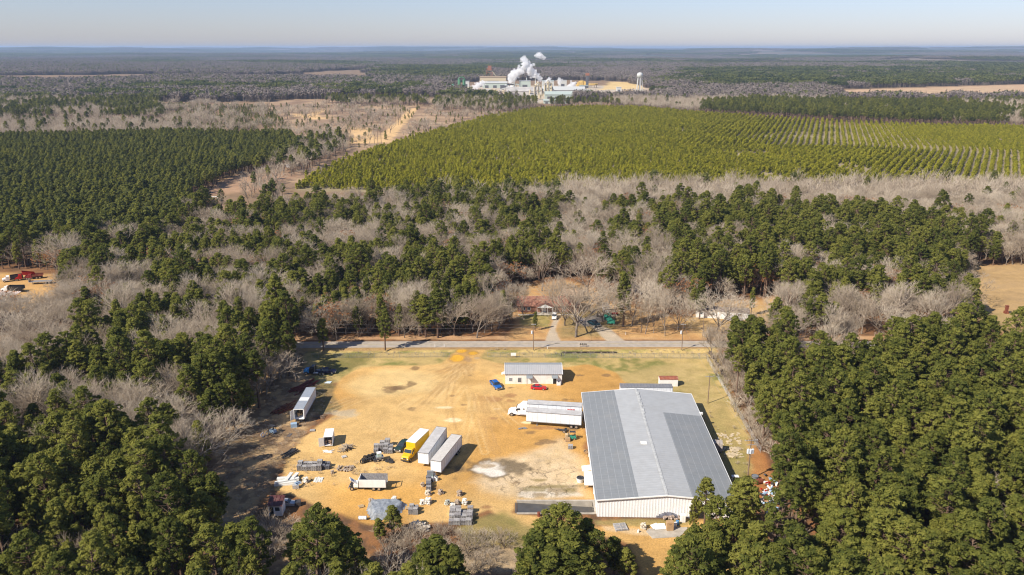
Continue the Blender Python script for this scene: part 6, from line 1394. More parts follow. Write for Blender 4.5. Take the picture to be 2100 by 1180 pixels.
heap('ladder_pieces', 'thin steel ladder pieces lying in the weeds', 'ladder', 593, 893, R(80), 5, 2.6, .2, .5, .1, (.06, .06), STEEL, .05, 8)
heap('brush_rubble', 'tan rubble pile half hidden in the south brush', 'rubble', 860, 1084, R(80), 60, 1.2, 4, 1.8, 1.0, (.35, .25), STONE, 1.3, 9)
heap('board_row', 'three pale flat boards laid side by side on the dirt', 'boards', 651, 985, R(88), 4, 2.2, .1, .9, .12, (.5, .08), mat('pale_board', (.62, .6, .53), .7), .03, 10)
# white panel pile
t = thing('panel_pile', 'pile of long white panels heaped crosswise', 'panel pile', at(589, 992), R(8)); PANEL = mat('white_panel', (.66, .65, .60), .6, var=.08, dirt=(.4, .36, .28), dirt_amt=.4)
for (x, y, z, l, w, h, rz) in ((-.2, -.5, .15, 5.2, .9, .3, 0), (-.1, .45, .15, 5.0, .9, .3, .03), (.1, 1.4, .15, 4.8, .9, .3, -.04), (-.3, -.3, .46, 4.9, .9, .28, .06), (.2, .7, .46, 4.8, .9, .28, -.05), (.1, 1.6, .46, 4.4, .9, .28, .0), (0, .2, .76, 5.4, .75, .26, .25), (-.3, 1.3, .76, 4.2, .9, .26, .0), (.3, 1.5, 1.04, 3.2, .8, .25, 1.3), (1.6, 1.8, .9, 2.6, .8, .25, 1.2)):
    m = MB(); m.box((x, y, z), (l, w, h), rz); m.build('panel', PANEL, t)
t = thing('crate', 'pale crate with slanted boards beside the white panel pile', 'crate', at(607, 1001), R(10)); MB().bx(-.7, .7, -.5, .5, 0, .9).build('box', LT, t); m = MB(); m.box((.4, .7, 1.0), (1.9, .5, .12), .9, 0, (0, .25)); m.box((.7, .3, .85), (1.7, .4, .1), .8, 0, (0, .2)); m.build('boards', LIGHTBLUE, t)
# covered pile
m = MB(); rr = random.Random(4); P0 = W([(756, 1029), (815, 1027), (835, 1035), (815, 1063), (762, 1068), (752, 1048)]); cx, cy_ = sum(p[0] for p in P0) / 6, sum(p[1] for p in P0) / 6
nxg, nyg = 30, 26; gxs = np.linspace(-5.4, 5.4, nxg); gys = np.linspace(-4.2, 4.2, nyg); V = []; ok = {}
for j, yy in enumerate(gys):
    for i, xx in enumerate(gxs):
        d = -float(sdf(P0, np.array([cx + xx]), np.array([cy_ + yy]))[0]); z = .02 + 1.15 * float(sstep(0, 1.1, d)) + (.22 * (float(vn(xx + 50, yy + 50, .9, 3)) - .5) + .12 * (float(vn(xx + 50, yy + 50, .4, 5)) - .5)) * float(sstep(.1, .8, d)); ok[(i, j)] = (d > -.25); V.append((xx, yy, z))
F_ = [(j * nxg + i, j * nxg + i + 1, (j + 1) * nxg + i + 1, (j + 1) * nxg + i) for j in range(nyg - 1) for i in range(nxg - 1) if all(ok[q] for q in ((i, j), (i + 1, j), (i + 1, j + 1), (i, j + 1)))]
m.add(V, F_); o = m.build('covered_pile', TARP); o.location = (cx, cy_, 0); tag(o, 'low pile under wrinkled grey plastic sheet by the south brush', 'covered pile')
t = thing('steel_tank', 'short white banded tank lying beside the plastic sheet', 'tank', at(744, 1066), 0); m = MB(); m.tube((-.85, 0, .42), (.85, 0, .42), .42, n=18); m.build('shell', WHITE, t); m = MB()
for x in (-.85, -.3, .3, .8): m.tube((x - .03, 0, .42), (x + .03, 0, .42), .44, n=18)
m.build('bands', STEEL, t)
# loader / flat truck with white drums
t = thing('flat_loader', 'cluttered grey green flat loader with white drums below the trailer', 'loader', at(882, 985), R(92))
MB().bx(-.9, 1.4, -.7, .7, .5, .75).build('deck', mat('grey_green_deck', (.17, .22, .20), .6, var=.2), t); m = MB(); m.bx(1.0, 1.5, -.75, .75, .75, 1.7); m.build('mast', STEEL, t); m = MB(); m.bx(-.9, -.7, -.7, .7, .75, 1.3); m.build('rear_guard', WHITE, t)
for x in (-.6, 1.1):
    for s in (-1, 1): wheel(t, x, s * .7, .36, .22, side=s)
for i, (px, py) in enumerate(((891, 977), (893, 984), (888, 987), (896, 986), (889, 972))):
    t = thing('white_drum', 'white drum among those beside the grey green loader', 'drum', at(px, py), i, 'drums beside the grey green loader'); m = MB(); m.tube((0, 0, 0), (0, 0, .88), .33, n=14); m.build('shell', WHITE, t); m = MB(); m.tube((0, 0, .88), (0, 0, .90), .26, n=14); m.build('lid', DARK if i % 2 else STEEL, t)
# fork lift trucks
def forklift(label, loc, rz, paint, seat=BLACKP):
    t = thing('forklift', label, 'forklift', loc, rz); m = MB(); m.loft([[(-1.2, -.5, .3), (-1.2, .5, .3), (-1.1, .48, 1.15), (-1.1, -.48, 1.15)], [(.5, -.5, .3), (.5, .5, .3), (.5, .48, .95), (.5, -.48, .95)]]); m.build('body', paint, t)
    for s in (-.28, .28): m = MB(); m.bx(.75, .9, s - .05, s + .05, .1, 2.6); m.build('mast', DARK, t); m = MB(); m.bx(.9, 2.0, s - .06, s + .06, .1, .16); m.build('fork', DARK, t)
    m = MB()
    for x, y in ((-.9, -.45), (-.9, .45), (.45, -.45), (.45, .45)): m.bx(x - .04, x + .04, y - .04, y + .04, .9, 2.1)
    m.bx(-1.0, .55, -.5, .5, 2.1, 2.16); m.build('guard', DARK, t); m = MB(); m.bx(-.6, -.1, -.25, .25, 1.0, 1.15); m.bx(-.7, -.58, -.25, .25, 1.1, 1.6); m.build('seat', seat, t)
    for x in (-.75, .45):
        for s in (-1, 1): wheel(t, x, s * .45, .3, .2, side=s)
    return t
forklift('pale blue forklift with black mast at the western wood edge', at(558, 888), R(150), LIGHTBLUE)
forklift('green forklift carrying tan crates near the dock', at(1172, 901), R(178), TEAL)
for i, (px, py, lab, mt) in enumerate(((1164, 897, 'tan crate held by the green forklift', TAN), (1164, 905, 'brown speckled crate below the tan one at the dock', CARD))):
    t = thing('crate', lab, 'crate', at(px, py), .05); MB().bx(-.6, .6, -.5, .5, .14, .95).build('box', mt, t); m = MB()
    for x in (-.55, 0, .55): m.bx(x - .06, x + .06, -.5, .5, 0, .14)
    m.build('pallet', GREYWOOD, t)
t = thing('tow_dolly', 'low dark hitch dolly lying by the dock trailers', 'dolly', at(1152, 885), R(-22)); m = MB(); m.bx(-1.2, 1.2, -.35, .35, .35, .5); m.bx(.6, 1.3, -.8, .8, .4, .55); m.tube((-2.0, 0, .35), (-1.1, 0, .45), .1); m.build('frame', DARK, t)
for s in (-1, 1): wheel(t, .9, s * .7, .4, .24, side=s)
t = thing('steel_scrap', 'small grey steel scrap in front of the dock trailer', 'scrap', at(1071, 880), .2); m = MB(); m.box((-.5, 0, .15), (1.0, .5, .25), .2); m.box((.6, .3, .15), (.9, .3, .2), -.3); m.tube((.3, -.2, .12), (1.3, -.1, .12), .12); m.build('pieces', STEEL, t)
t = thing('mixing_tub', 'round white tub with dark rim on the worn ground by the warehouse', 'tub', at(1190, 988), 0); m = MB(); m.tube((0, 0, 0), (0, 0, 1.0), .75, .95, n=20); m.build('shell', WHITE, t); m = MB(); m.torus((0, 0, 1.0), (0, 0, 1), .75, .16, 18, 6); m.tube((0, 0, .98), (0, 0, 1.02), .7, n=16); m.build('rim', DARK, t)
t = thing('cable_reel', 'brown cable reel against the warehouse side wall', 'reel', at(1201, 930), R(15)); m = MB(); m.tube((0, -.35, .45), (0, .35, .45), .25, n=12); m.build('core', DARK, t)
for s in (-1, 1): m = MB(); m.tube((0, s * .38 - .04, .45), (0, s * .38 + .04, .45), .45, n=16); m.build('flange', CARD, t)
t = thing('rust_barrel', 'rusty red barrel in the grass south of the ramp', 'barrel', at(1105, 1059), 0); m = MB(); m.tube((0, 0, 0), (0, 0, .95), .34, n=14); m.build('shell', RUST, t); m = MB(); m.torus((0, 0, .92), (0, 0, 1), .33, .04, 14, 4); m.build('rim', RUST, t)
for px, py, lab, mt in ((539, 896, 'white concrete ring lying in the shade of the western wood', WHITE), (548, 893, 'pale flat concrete piece beside the white ring', CONCRETE)):
    if 'ring' in lab: m = MB(); m.torus((0, 0, .5), (.9, -.5, .2), .5, .14, 16, 6); o = m.build('concrete_ring', mt)
    else: m = MB(); m.box((0, 0, .15), (1.5, .7, .3), .3); m.box((.7, .5, .1), (.8, .4, .2), -.3); o = m.build('concrete_slab', mt)
    o.location = at(px, py); tag(o, lab, 'concrete piece')
t = thing('scrap_machine', 'grey box shaped machine behind the open trailer', 'machine', at(603, 876), .3); MB().bx(-.8, .8, -.55, .55, 0, 1.1).build('casing', LIGHTBLUE, t); m = MB(); m.bx(.5, 1.3, -.5, .5, 0, .7); m.build('motor', DARK, t)
t = thing('scrap_car', 'grey car body behind the maroon roofed cabin', 'car wreck', at(588, 1036), 0); m = MB(); m.loft([[(-1.9, -.8, .2), (-1.9, .8, .2), (-1.9, .75, .8), (-1.9, -.75, .8)], [(0, -.85, .2), (0, .85, .2), (0, .8, 1.0), (0, -.8, 1.0)], [(1.9, -.8, .2), (1.9, .8, .2), (1.9, .7, .7), (1.9, -.7, .7)]]); m.build('body', SILVER, t); cabin(t, (-1.2, .9, -.8, .3), (.9, 1.35), .75, .6, SILVER, GLASS)
m = MB(); m.box((2.5, 0, .5), (1.2, 1.4, 1.0), .2); m.build('scrap_block', DARK, t)
m = MB(); m.add([(-1.1, -.5, .03), (.9, -.7, .05), (1.2, .5, .25), (-.3, .8, .12), (.1, 0, .3)], [(0, 1, 4), (1, 2, 4), (2, 3, 4), (3, 0, 4)]); o = m.build('plastic_sheet', mat('pale_blue_sheet', (.6, .68, .72), .4)); o.location = at(672, 785); tag(o, 'crumpled pale blue sheet on the shaded grass', 'sheet')
# before the gable: junk, slab
t = struct(MB().add([(p[0], p[1], .10) for p in W([(1325, 1091), (1338, 1105), (1395, 1102), (1412, 1082), (1330, 1085)])] + [(p[0], p[1], -.1) for p in W([(1325, 1091), (1338, 1105), (1395, 1102), (1412, 1082), (1330, 1085)])], [(0, 1, 2, 3, 4)] + [(i, i + 5, (i + 1) % 5 + 5, (i + 1) % 5) for i in range(5)]).build('concrete_pad', CONCRETE)); t['label'] = 'cracked concrete pad before the warehouse gable'
t = thing('board_box', 'tall brown board box standing on the concrete pad', 'box', at(1373, 1087), R(3)); MB().bx(-.7, .7, -.5, .5, 0, 2.0).build('box', CARD, t); m = MB(); m.bx(-.25, .25, -.52, -.5, 1.5, 1.56); m.build('handle_hole', DARK, t)
for i, (px, py, l, w, rz, lab) in enumerate(((1353, 1083, 2.4, 1.6, .1, 'white sheet panel lying flat beside the tall brown box'), (1343, 1082, 1.6, 1.2, .5, 'smaller white sheet panel beside the flat one'))):
    m = MB(); m.box((0, 0, .35), (l, w, .12), rz, 0, (.2, 0)); m.box((.2, .3, .12), (l * .8, w * .7, .2), rz + .2); o = m.build('sheet_panel', WHITE); o.location = at(px, py); tag(o, lab, 'panel')
for i, (px, py, mt, lab) in enumerate(((1389, 1076, mat('blue_drum', (.03, .22, .5), .4), 'blue drum beside the tall brown box'), (1385, 1080, WHITE, 'white drum in front of the blue drum'), (1309, 1092, WHITE, 'white bucket alone on the track'))):
    t = thing('drum', lab, 'drum', at(px, py)); s = .6 if i == 2 else 1; m = MB(); m.tube((0, 0, 0), (0, 0, .9 * s), .34 * s, n=14); m.build('shell', mt, t); m = MB(); m.torus((0, 0, .88 * s), (0, 0, 1), .32 * s, .035, 14, 4); m.build('rim', STEEL, t)
t = thing('steel_cabinet', 'white steel cabinet against the gable by the doorway', 'cabinet', at(1400, 1070)); MB().bx(-.5, .5, -.4, .4, 0, 1.7).build('casing', WHITE, t)
for s in (-1, 1): m = MB(); m.bx(min(s * .02, s * .46), max(s * .02, s * .46), -.43, -.4, .1, 1.6); m.build('door', WHITE, t)
heap('junk_row', 'low row of brown junk along the gable wall', 'junk', 1380, 1065, 0, 26, .6, 7, .5, .6, (.3, .3), mat('mixed_junk', (.35, .27, .22), .8, var=.7, scale=3), 1.5, 12)
# scrap heap by the east wood
m = MB(); rr = random.Random(8)
for k in range(95):
    p = at(1577 + rr.gauss(0, 13) - 0, 1018 + rr.gauss(0, 17)); c = at(1573, 1020); q = p - c; m.box((q.x, q.y, rr.uniform(.1, .7)), (rr.uniform(.2, 1.5), rr.uniform(.15, .7), rr.uniform(.1, .5)), rr.uniform(0, 3), rr.choice([0, 0, 0, 1, 2, 3, 4]), (rr.uniform(-.4, .4), rr.uniform(-.4, .4)))
o = m.build('scrap_heap', [WHITE, RED, LIGHTBLUE, DARK, CARD]); o.location = at(1573, 1020); tag(o, 'scattered white and coloured scrap along the east wood edge', 'scrap', None, 'stuff')
for px, py, sx, lab in ((1507, 985, 1.5, 'white steel frame table near the transformer pole'),):
    t = thing('frame_table', lab, 'table', at(px, py)); m = MB(); m.bx(-.8, .8, -.5, .5, 1.0, 1.1); m.build('top', WHITE, t)
    for x in (-.7, .7):
        for y in (-.4, .4): m = MB(); m.bx(x - .05, x + .05, y - .05, y + .05, 0, 1.0); m.build('leg', WHITE, t)
t = thing('grey_bin', 'grey round bin beside the scrap heap', 'bin', at(1548, 984)); m = MB(); m.tube((0, 0, 0), (0, 0, 1.0), .7, .85, n=16); m.build('shell', STEEL, t); m = MB(); m.torus((0, 0, 1), (0, 0, 1), .83, .06, 16, 4); m.build('rim', DARK, t)
t = thing('rust_tank', 'dark red rusty tank half buried by the scrap heap', 'tank', at(1556, 992), R(20)); m = MB(); m.tube((-.9, 0, .6), (.9, 0, .6), .6, n=16); m.build('shell', RUST, t); m = MB(); m.tube((-.1, 0, 1.1), (-.1, 0, 1.4), .2, n=10); m.build('hatch', RUST, t)
# broken paving east of the warehouse: flat stones nobody could count
m = MB(); rr = random.Random(15)
for k in range(120):
    px, py = rr.choice([(rr.uniform(1470, 1520), rr.uniform(888, 912)), (rr.uniform(1485, 1525), rr.uniform(929, 938)), (rr.uniform(1480, 1515), rr.uniform(918, 926))]); p = at(px, py); m.box((p.x, p.y, .04), (rr.uniform(.3, 1.1), rr.uniform(.25, .7), .14), rr.uniform(0, 3), 0, (rr.uniform(-.06, .06), rr.uniform(-.06, .06)))
o = m.build('paving_rubble', mat('pale_paving', (.50, .40, .26), .9, var=.2, scale=1)); tag(o, 'broken pale paving stones in the grass east of the warehouse', None, None, 'stuff')

# ------------------------------------------------------------------ poles, wires, fences, small roadside things
def pole(label, loc, h, rz=0, arm=2.4, cans=0, arms=1, group=None, ring=.14):
    t = thing('utility_pole', label, 'utility pole', loc, rz, group); m = MB(); m.tube((0, 0, 0), (0, 0, h), ring, ring * .7, n=10); m.build('pole', POLEWOOD, t)
    for k in range(arms):
        m = MB(); z = h - .35 - k * 1.1; m.bx(-arm / 2 * (1 - .35 * k), arm / 2 * (1 - .35 * k), -.18, -.06, z - .06, z + .06); a_ = m.build('crossarm', GREYWOOD, t)
        for x in (-arm / 2 + .15, -arm * .2, arm / 2 - .15):
            if k == 0: m = MB(); m.tube((x, -.12, z + .06), (x, -.12, z + .25), .04, n=6); m.build('insulator', WHITE, a_)
    for k in range(cans):
        m = MB(); a_ = (-.55, .55, 0)[k]; m.tube((a_, -.25 if k == 2 else -.1, h - 3.6), (a_, -.25 if k == 2 else -.1, h - 2.6), .30, n=12); c = m.build('transformer', mat('transformer_grey', (.60, .62, .64), .4), t); m = MB(); m.tube((a_, -.1, h - 2.6), (a_, -.1, h - 2.35), .06, n=6); m.build('bushing', WHITE, c)
    return t
pA = at(1094, 718); pB = at(1398, 718); pC = at(1451.5, 827.6); pD = at(1533, 985)
pole('roadside pole with transformer before the brick house', pA, 9.3, 0, 1.6, 1)
pole('roadside pole with transformer near the mobile home', pB, 9.3, 0, 1.8, 1)
pole('slender pole with cross arm in the grass east of the lot', pC, 8.6, R(8), 2.6)
pole('stout pole with three transformers beside the warehouse', pD, 10.6, R(6), 3.2, 3, 2, ring=.17)
pole('pole at the eastern clearing beyond the road', at(2080, 692), 9, R(10), 2.2)
pole('roadside pole among the trees across from the ditch', at(1441, 690), 8.5, 0, 1.6)
pW = at(560, 716); pole('roadside pole at the western wood corner', pW, 9.3, 0, 1.6)
def wire(label, pts, sag=.6, r=.012):
    m = MB()
    for a, b in zip(pts, pts[1:]):
        q = [Vector(a).lerp(Vector(b), t / 14) - Vector((0, 0, sag * 4 * (t / 14) * (1 - t / 14))) for t in range(15)]
        for u, v in zip(q, q[1:]): m.tube(u, v, r, n=4, cap=False)
    o = m.build('overhead_wire', mat('aluminium_wire', (.4, .4, .4), .4, .5)); return tag(o, label, 'wire')
up = lambda p, z, dx=0: (p.x + dx, p.y - .12, z)
pE = Vector((110, pB.y + 2, 0))
wire('upper wire slung between the roadside poles', [up(pW - Vector((50, 0, 0)), 9.2), up(pW, 9.2), up(pA, 9.2), up(pB, 9.2), up(pE, 9.2)])
wire('middle wire slung between the roadside poles', [up(pW - Vector((50, 0, 0)), 8.0), up(pW, 8.0), up(pA, 8.0), up(pB, 8.0), up(pE, 8.0)])
wire('lowest wire slung between the roadside poles', [up(pW - Vector((50, 0, 0)), 6.4), up(pW, 6.4), up(pA, 6.4), up(pB, 6.4), up(pE, 6.4)])
wire('wire from the slender pole to the transformer pole', [up(pB, 9.0), up(pC, 8.5), up(pD, 10.4)])
# chain link fence along the road, in two runs beside the entrance
def fence(label, a, b, n, h=1.7):
    a, b = Vector(a), Vector(b); t = thing('chain_fence', label, 'fence', a, heading(a, b)); L = hyp(a, b)
    for k in range(n + 1): m = MB(); m.tube((L * k / n, 0, 0), (L * k / n, 0, h), .035, n=6); m.build('post', STEEL, t)
    m = MB(); m.tube((0, 0, h - .05), (L, 0, h - .05), .022, n=4); m.tube((0, 0, .1), (L, 0, .1), .012, n=4)
    k = 0.0
    while k < L: m.tube((k, .02, .08), (min(k + h * .9, L), .02, .08 + min(h * .9, L - k)), .006, n=3, cap=False); m.tube((k, .02, h - .1), (min(k + h * .9, L), .02, h - .1 - min(h * .9, L - k)), .006, n=3, cap=False); k += .22
    m.build('mesh', STEEL, t)
fence('chain link fence west of the muddy entrance', at(640, 735), at(922, 733), 22)
fence('chain link fence behind the office along the road', at(1000, 733), at(1448, 736), 34)
fence('chain link fence down the east side of the lot', at(1448, 736), at(1560, 930), 22)
# ditch edge, headwall, signs
t = thing('site_sign', 'white board sign on the chain link fence', 'sign', at(1053, 734)); m = MB(); m.bx(-.85, .85, -.06, -.02, .7, 1.7); m.build('board', WHITE, t)
for x in (-.7, .7): m = MB(); m.bx(x - .04, x + .04, -.02, .04, 0, 1.75); m.build('post', STEEL, t)
for px, py, lab in ((892, 713, 'white marker post west of the entrance, farther from it'), (911, 712, 'white marker post west of the entrance, close to it'), (1123, 716, 'white marker post by the road before the house'), (1283, 687, 'white marker post on the verge by the second driveway')):
    m = MB(); m.bx(-.06, .06, -.05, .05, 0, 1.0); m.bx(-.07, .07, -.06, .06, 1.0, 1.05); o = m.build('marker_post', WHITE); o.location = at(px, py); tag(o, lab, 'marker post')
t = thing('rural_mailbox', 'cluster of dark mailboxes beside the ditch', 'mailbox', at(1196, 712)); m = MB(); m.bx(-1.2, 1.2, -.06, .06, .85, .97); m.bx(-1.0, -.9, -.05, .05, 0, .85); m.bx(.9, 1.0, -.05, .05, 0, .85); m.build('stand', POLEWOOD, t)
for x in (-.9, -.3, .3, .9): m = MB(); m.bx(x - .15, x + .15, -.3, .3, .97, 1.12); m.prism([(x - .15 + .15 * (1 - math.cos(math.pi * k / 6)), 1.12 + .15 * math.sin(math.pi * k / 6)) for k in range(7)], -.3, .3); m.build('box', BLACKP, t)
t = thing('dark_post', 'short dark post at the fence behind the office', 'post', at(1151, 731)); MB().bx(-.12, .12, -.12, .12, 0, 1.2).build('post_shaft', DARK, t)
m = MB(); rr = random.Random(2)
for k in range(60):
    p = at(1455 + k * .62 + rr.uniform(-2, 2), 722 + k * 1.0 + rr.uniform(-2, 2)); m.blob((p.x, p.y, .15), (.5, .4, .35), rr)
o = m.build('earth_bank', mat('dark_earth_clods', (.07, .05, .04), .9, var=.4, scale=3)); tag(o, 'dark strip of clods along the east fence line', None, None, 'stuff')
# power line poles in the far cleared corridor
for i, (px, py) in enumerate(((768, 298), (775, 296), (782, 297), (817, 257), (822, 256), (705, 320), (812, 258))):
    h = 17; t = thing('line_pole', 'tall thin pole in the cleared power corridor', 'pole', at(px, py), 0, 'poles in the cleared power corridor'); m = MB(); m.tube((0, 0, 0), (0, 0, h), .28, .2, n=6); m.build('pole', POLEWOOD, t)
    if i % 3 == 0: m = MB(); m.bx(-.5, 5.5, -.15, .15, h - 1.4, h - 1.1); m.build('crossarm', POLEWOOD, t)
t = thing('deer_stand', 'small white roofed stand at the corridor edge', 'stand', at(592, 350)); MB().bx(-1.3, 1.3, -1.2, 1.2, 2.6, 4.6).build('cabin', WHITE, t); m = MB(); m.bx(-1.6, 1.6, -1.5, 1.5, 4.6, 4.8); m.build('roof', WHITE, t)
for x in (-1.1, 1.1):
    for y in (-1, 1): m = MB(); m.tube((x, y, 0), (x, y, 2.6), .1); m.build('leg', POLEWOOD, t)
a, b = at(417, 411), at(447, 411); t = thing('rail_fence', 'white rail fence at the wood edge by the dirt track', 'fence', a, heading(a, b)); L = hyp(a, b)
for k in range(5): m = MB(); m.bx(L * k / 4 - .15, L * k / 4 + .15, -.15, .15, 0, 2.6); m.build('post', WHITE, t)
m = MB(); m.bx(0, L, -.1, .1, 2.2, 2.6); m.build('rail', WHITE, t)
# ------------------------------------------------------------------ the mill on the plain, its water tower and steam
MW = mat('mill_white', (.50, .50, .47), .6, var=.06); MG = mat('mill_grey_green', (.40, .45, .40), .6, var=.06); MT = mat('mill_tan', (.52, .44, .30), .7, var=.1); MGR = mat('mill_green', (.10, .24, .13), .6, var=.1)
MR = mat('mill_rust', (.30, .13, .08), .8, var=.2); MD = mat('mill_dark', (.10, .10, .11), .7); MPINK = mat('mill_roof_pale', (.44, .41, .37), .6, var=.2, scale=.08); LOGY = mat('yellow_log_pile', (.62, .42, .13), .85, var=.25, scale=.2); MBL = mat('mill_blue', (.08, .18, .45), .5)
def far_building(name, label, cat, px0, px1, py, h, d, wallm, roofm, gable=0, doors=3):
    a, b = at(px0, py), at(px1, py); w = hyp(a, b); t = thing(name, label, cat, a)
    if gable:
        MB().prism([(0, -.5), (d, -.5), (d, h), (d / 2, h + gable), (0, h)], 0, w, axis='x').build('wall', wallm, t)
        for s in (0, 1):
            y0, z0, y1, z1 = (-1, h - .1, d / 2, h + gable) if not s else (d / 2, h + gable, d + 1, h - .1); q = [(-1, y0, z0 + .1), (w + 1, y0, z0 + .1), (w + 1, y1, z1 + .1), (-1, y1, z1 + .1)]; m = MB(); m.add(q + [(p[0], p[1], p[2] + .4) for p in q], [(3, 2, 1, 0), (4, 5, 6, 7), (0, 1, 5, 4), (1, 2, 6, 5), (2, 3, 7, 6), (3, 0, 4, 7)]); m.build('roof_slope', roofm, t)
    else:
        MB().bx(0, w, 0, d, -.5, h).build('wall', wallm, t); m = MB(); m.bx(-.6, w + .6, -.6, d + .6, h, h + .5); m.build('roof', roofm, t)
    for k in range(doors):
        x = w * (k + .5) / doors; m = MB(); m.bx(x - w / doors * .22, x + w / doors * .22, -.15, .05, 0, h * .55); m.build('door', MD, t)
    return t
FB = [('mill_shed', 'long pale gabled mill hall nearest the pines', 1040, 1110, 197, 9, 60, MPINK, MPINK, 7, 2), ('mill_shed', 'grey green long mill hall in front, lowest roof', 1118, 1195, 203, 8, 40, MG, MG, 5, 5), ('mill_shed', 'white roofed mill hall behind the grey green one', 1110, 1200, 194, 9, 55, MW, MW, 6, 3),
      ('mill_shed', 'grey mill hall at the western end, dark doors', 990, 1040, 181, 12, 40, MG, MW, 3, 3), ('mill_shed', 'small white mill block beside the green cyclones', 950, 962, 179, 14, 20, MW, MW, 0, 1), ('mill_shed', 'pale tall mill block behind the steam', 1065, 1088, 184, 20, 30, MG, MW, 0, 1), ('mill_shed', 'wide white mill block right under the plume', 1112, 1136, 181, 17, 30, MW, MG, 0, 2),
      ('mill_shed', 'white mill block at the eastern end', 1146, 1162, 181, 18, 25, MW, MW, 0, 1), ('mill_shed', 'tan storage hall with flat brown roof at the back', 984, 1038, 175, 20, 60, MT, mat('brown_flat_roof', (.33, .24, .15), .8), 2, 1), ('mill_shed', 'white eastern mill sheds beside the yellow logs', 1160, 1182, 190, 8, 30, MW, MW, 4, 2), ('mill_shed', 'dark open mill shed in front of the logs', 1189, 1206, 182, 7, 20, MD, MG, 0, 3),
      ('mill_shed', 'dark mill shed west of the pale halls', 1026, 1039, 184, 9, 20, MD, MD, 0, 0), ('mill_office', 'low green roofed mill office beside the plantation', 1115, 1162, 213, 5, 20, MG, MG, 2, 4), ('far_shed', 'dark roofed barn far west of the mill', 818, 862, 171, 8, 40, MD, mat('slate_roof', (.2, .24, .3), .6), 5, 0), ('far_shed', 'blue and white shed in the grey wood northwest', 590, 608, 189, 7, 20, MBL, MW, 2, 2), ('far_shed', 'small tan barn in the scrub clearing', 715, 728, 213, 6, 12, MT, MT, 3, 1), ('mill_tank_house', 'white square pump house below the water tower', 1265, 1274, 190, 11, 15, MW, MW, 0, 1)]
for n_, lab, x0, x1, py, h, d, wm, rm, gb, dr in FB: far_building(n_, lab, 'mill building' if 'mill' in n_ else 'shed', x0, x1, py, h, d, wm, rm, gb, dr)
def tower(label, px, py, parts_, cat='process tower', name='process_tower'):
    t = thing(name, label, cat, at(px, py))
    for nm, f, m_ in parts_:
        m = MB(); f(m); m.build(nm, m_, t)
    return t
def cyc(m):
    for x, z in ((-6, 24), (0, 30), (6, 22)): m.tube((x, 0, z * .5), (x, 0, z), 2.6, n=12); m.tube((x, 0, z * .25), (x, 0, z * .5), .6, 2.6, n=12)
def frame(m):
    for x in (-7, 0, 7):
        for y in (-3, 3): m.bx(x - .5, x + .5, y - .5, y + .5, 0, 28)
    for z in (9, 18, 27): m.bx(-7.5, 7.5, -3.5, 3.5, z - .4, z + .4)
def duct(m): m.tube((-6, 0, 25), (0, 0, 33), 1.2); m.tube((0, 0, 33), (6, 0, 24), 1.2); m.tube((6, 0, 24), (12, 0, 10), 1.2)
tower('tan drying tower with cyclones in front of the plume', 1103, 205, [('frame', frame, MT), ('cyclones', cyc, MPINK), ('duct', duct, MT)])
tower('tan drying tower with ducts next to the first one', 1124, 199, [('frame', frame, MT), ('cyclones', cyc, MT), ('duct', duct, MPINK)])
def gcyc(m):
    for x in (-5, 5): m.tube((x, 0, 12), (x, 0, 26), 2.8, n=12); m.tube((x, 0, 2), (x, 0, 12), .8, 2.8, n=12)
def garch(m):
    for k in range(8):
        a, b = math.pi * k / 8, math.pi * (k + 1) / 8; m.tube((-8 * math.cos(a), 0, 24 + 7 * math.sin(a)), (-8 * math.cos(b), 0, 24 + 7 * math.sin(b)), 1.1)
    m.tube((-8, 0, 0), (-8, 0, 24), 1.1); m.tube((8, 0, 0), (8, 0, 24), 1.1)
tower('green twin cyclone with arched duct at the west end of the mill', 947, 187, [('cyclones', gcyc, MGR), ('duct', garch, MGR)])
tower('green squat silo beside the arched duct', 929, 188, [('shell', lambda m: m.tube((0, 0, 0), (0, 0, 13), 4.5, n=16), MGR), ('cap', lambda m: m.tube((0, 0, 13), (0, 0, 17), 4.5, .6, n=16), MGR)], 'silo', 'storage_silo')
for px, py, h, lab in ((1098, 184, 32, 'white smoke stack right of the plume foot'.replace('right of', 'east of')), (1055, 183, 24, 'white smoke stack west of the plume foot'), (1080, 182, 26, 'grey smoke stack in the middle of the plume')):
    tower(lab, px, py, [('shaft', lambda m, h=h: m.tube((0, 0, 0), (0, 0, h), 1.5, 1.2, n=12), MW), ('rim', lambda m, h=h: m.tube((0, 0, h), (0, 0, h + 1), 1.6, n=12), MD)], 'chimney', 'smoke_stack')
def crane(m):
    m.bx(-9, -7, -1, 1, 0, 34); m.bx(7, 9, -1, 1, 0, 34); m.bx(-9, 9, -1, 1, 33, 36)
    for z in (8, 16, 24): m.bx(-9, 9, -.6, .6, z, z + 1.2)
tower('rusty brown screening tower at the back of the mill', 1004, 166, [('frame', crane, MR), ('housing', lambda m: m.bx(-5, 6, -4, 4, 30, 44), MR), ('conveyor', lambda m: m.add([(6, -1.5, 30), (6, 1.5, 30), (26, 1.5, 2), (26, -1.5, 2), (6, -1.5, 33), (6, 1.5, 33), (26, 1.5, 5), (26, -1.5, 5)], [(3, 2, 1, 0), (4, 5, 6, 7), (0, 1, 5, 4), (1, 2, 6, 5), (2, 3, 7, 6), (3, 0, 4, 7)]), MT)])
tower('dark loading tower over the yellow logs', 1204, 181, [('shaft', lambda m: m.bx(-3, 3, -3, 3, 0, 30), MD), ('head', lambda m: m.bx(-4.5, 4.5, -4, 4, 30, 36), MR)])
rr = random.Random(5)
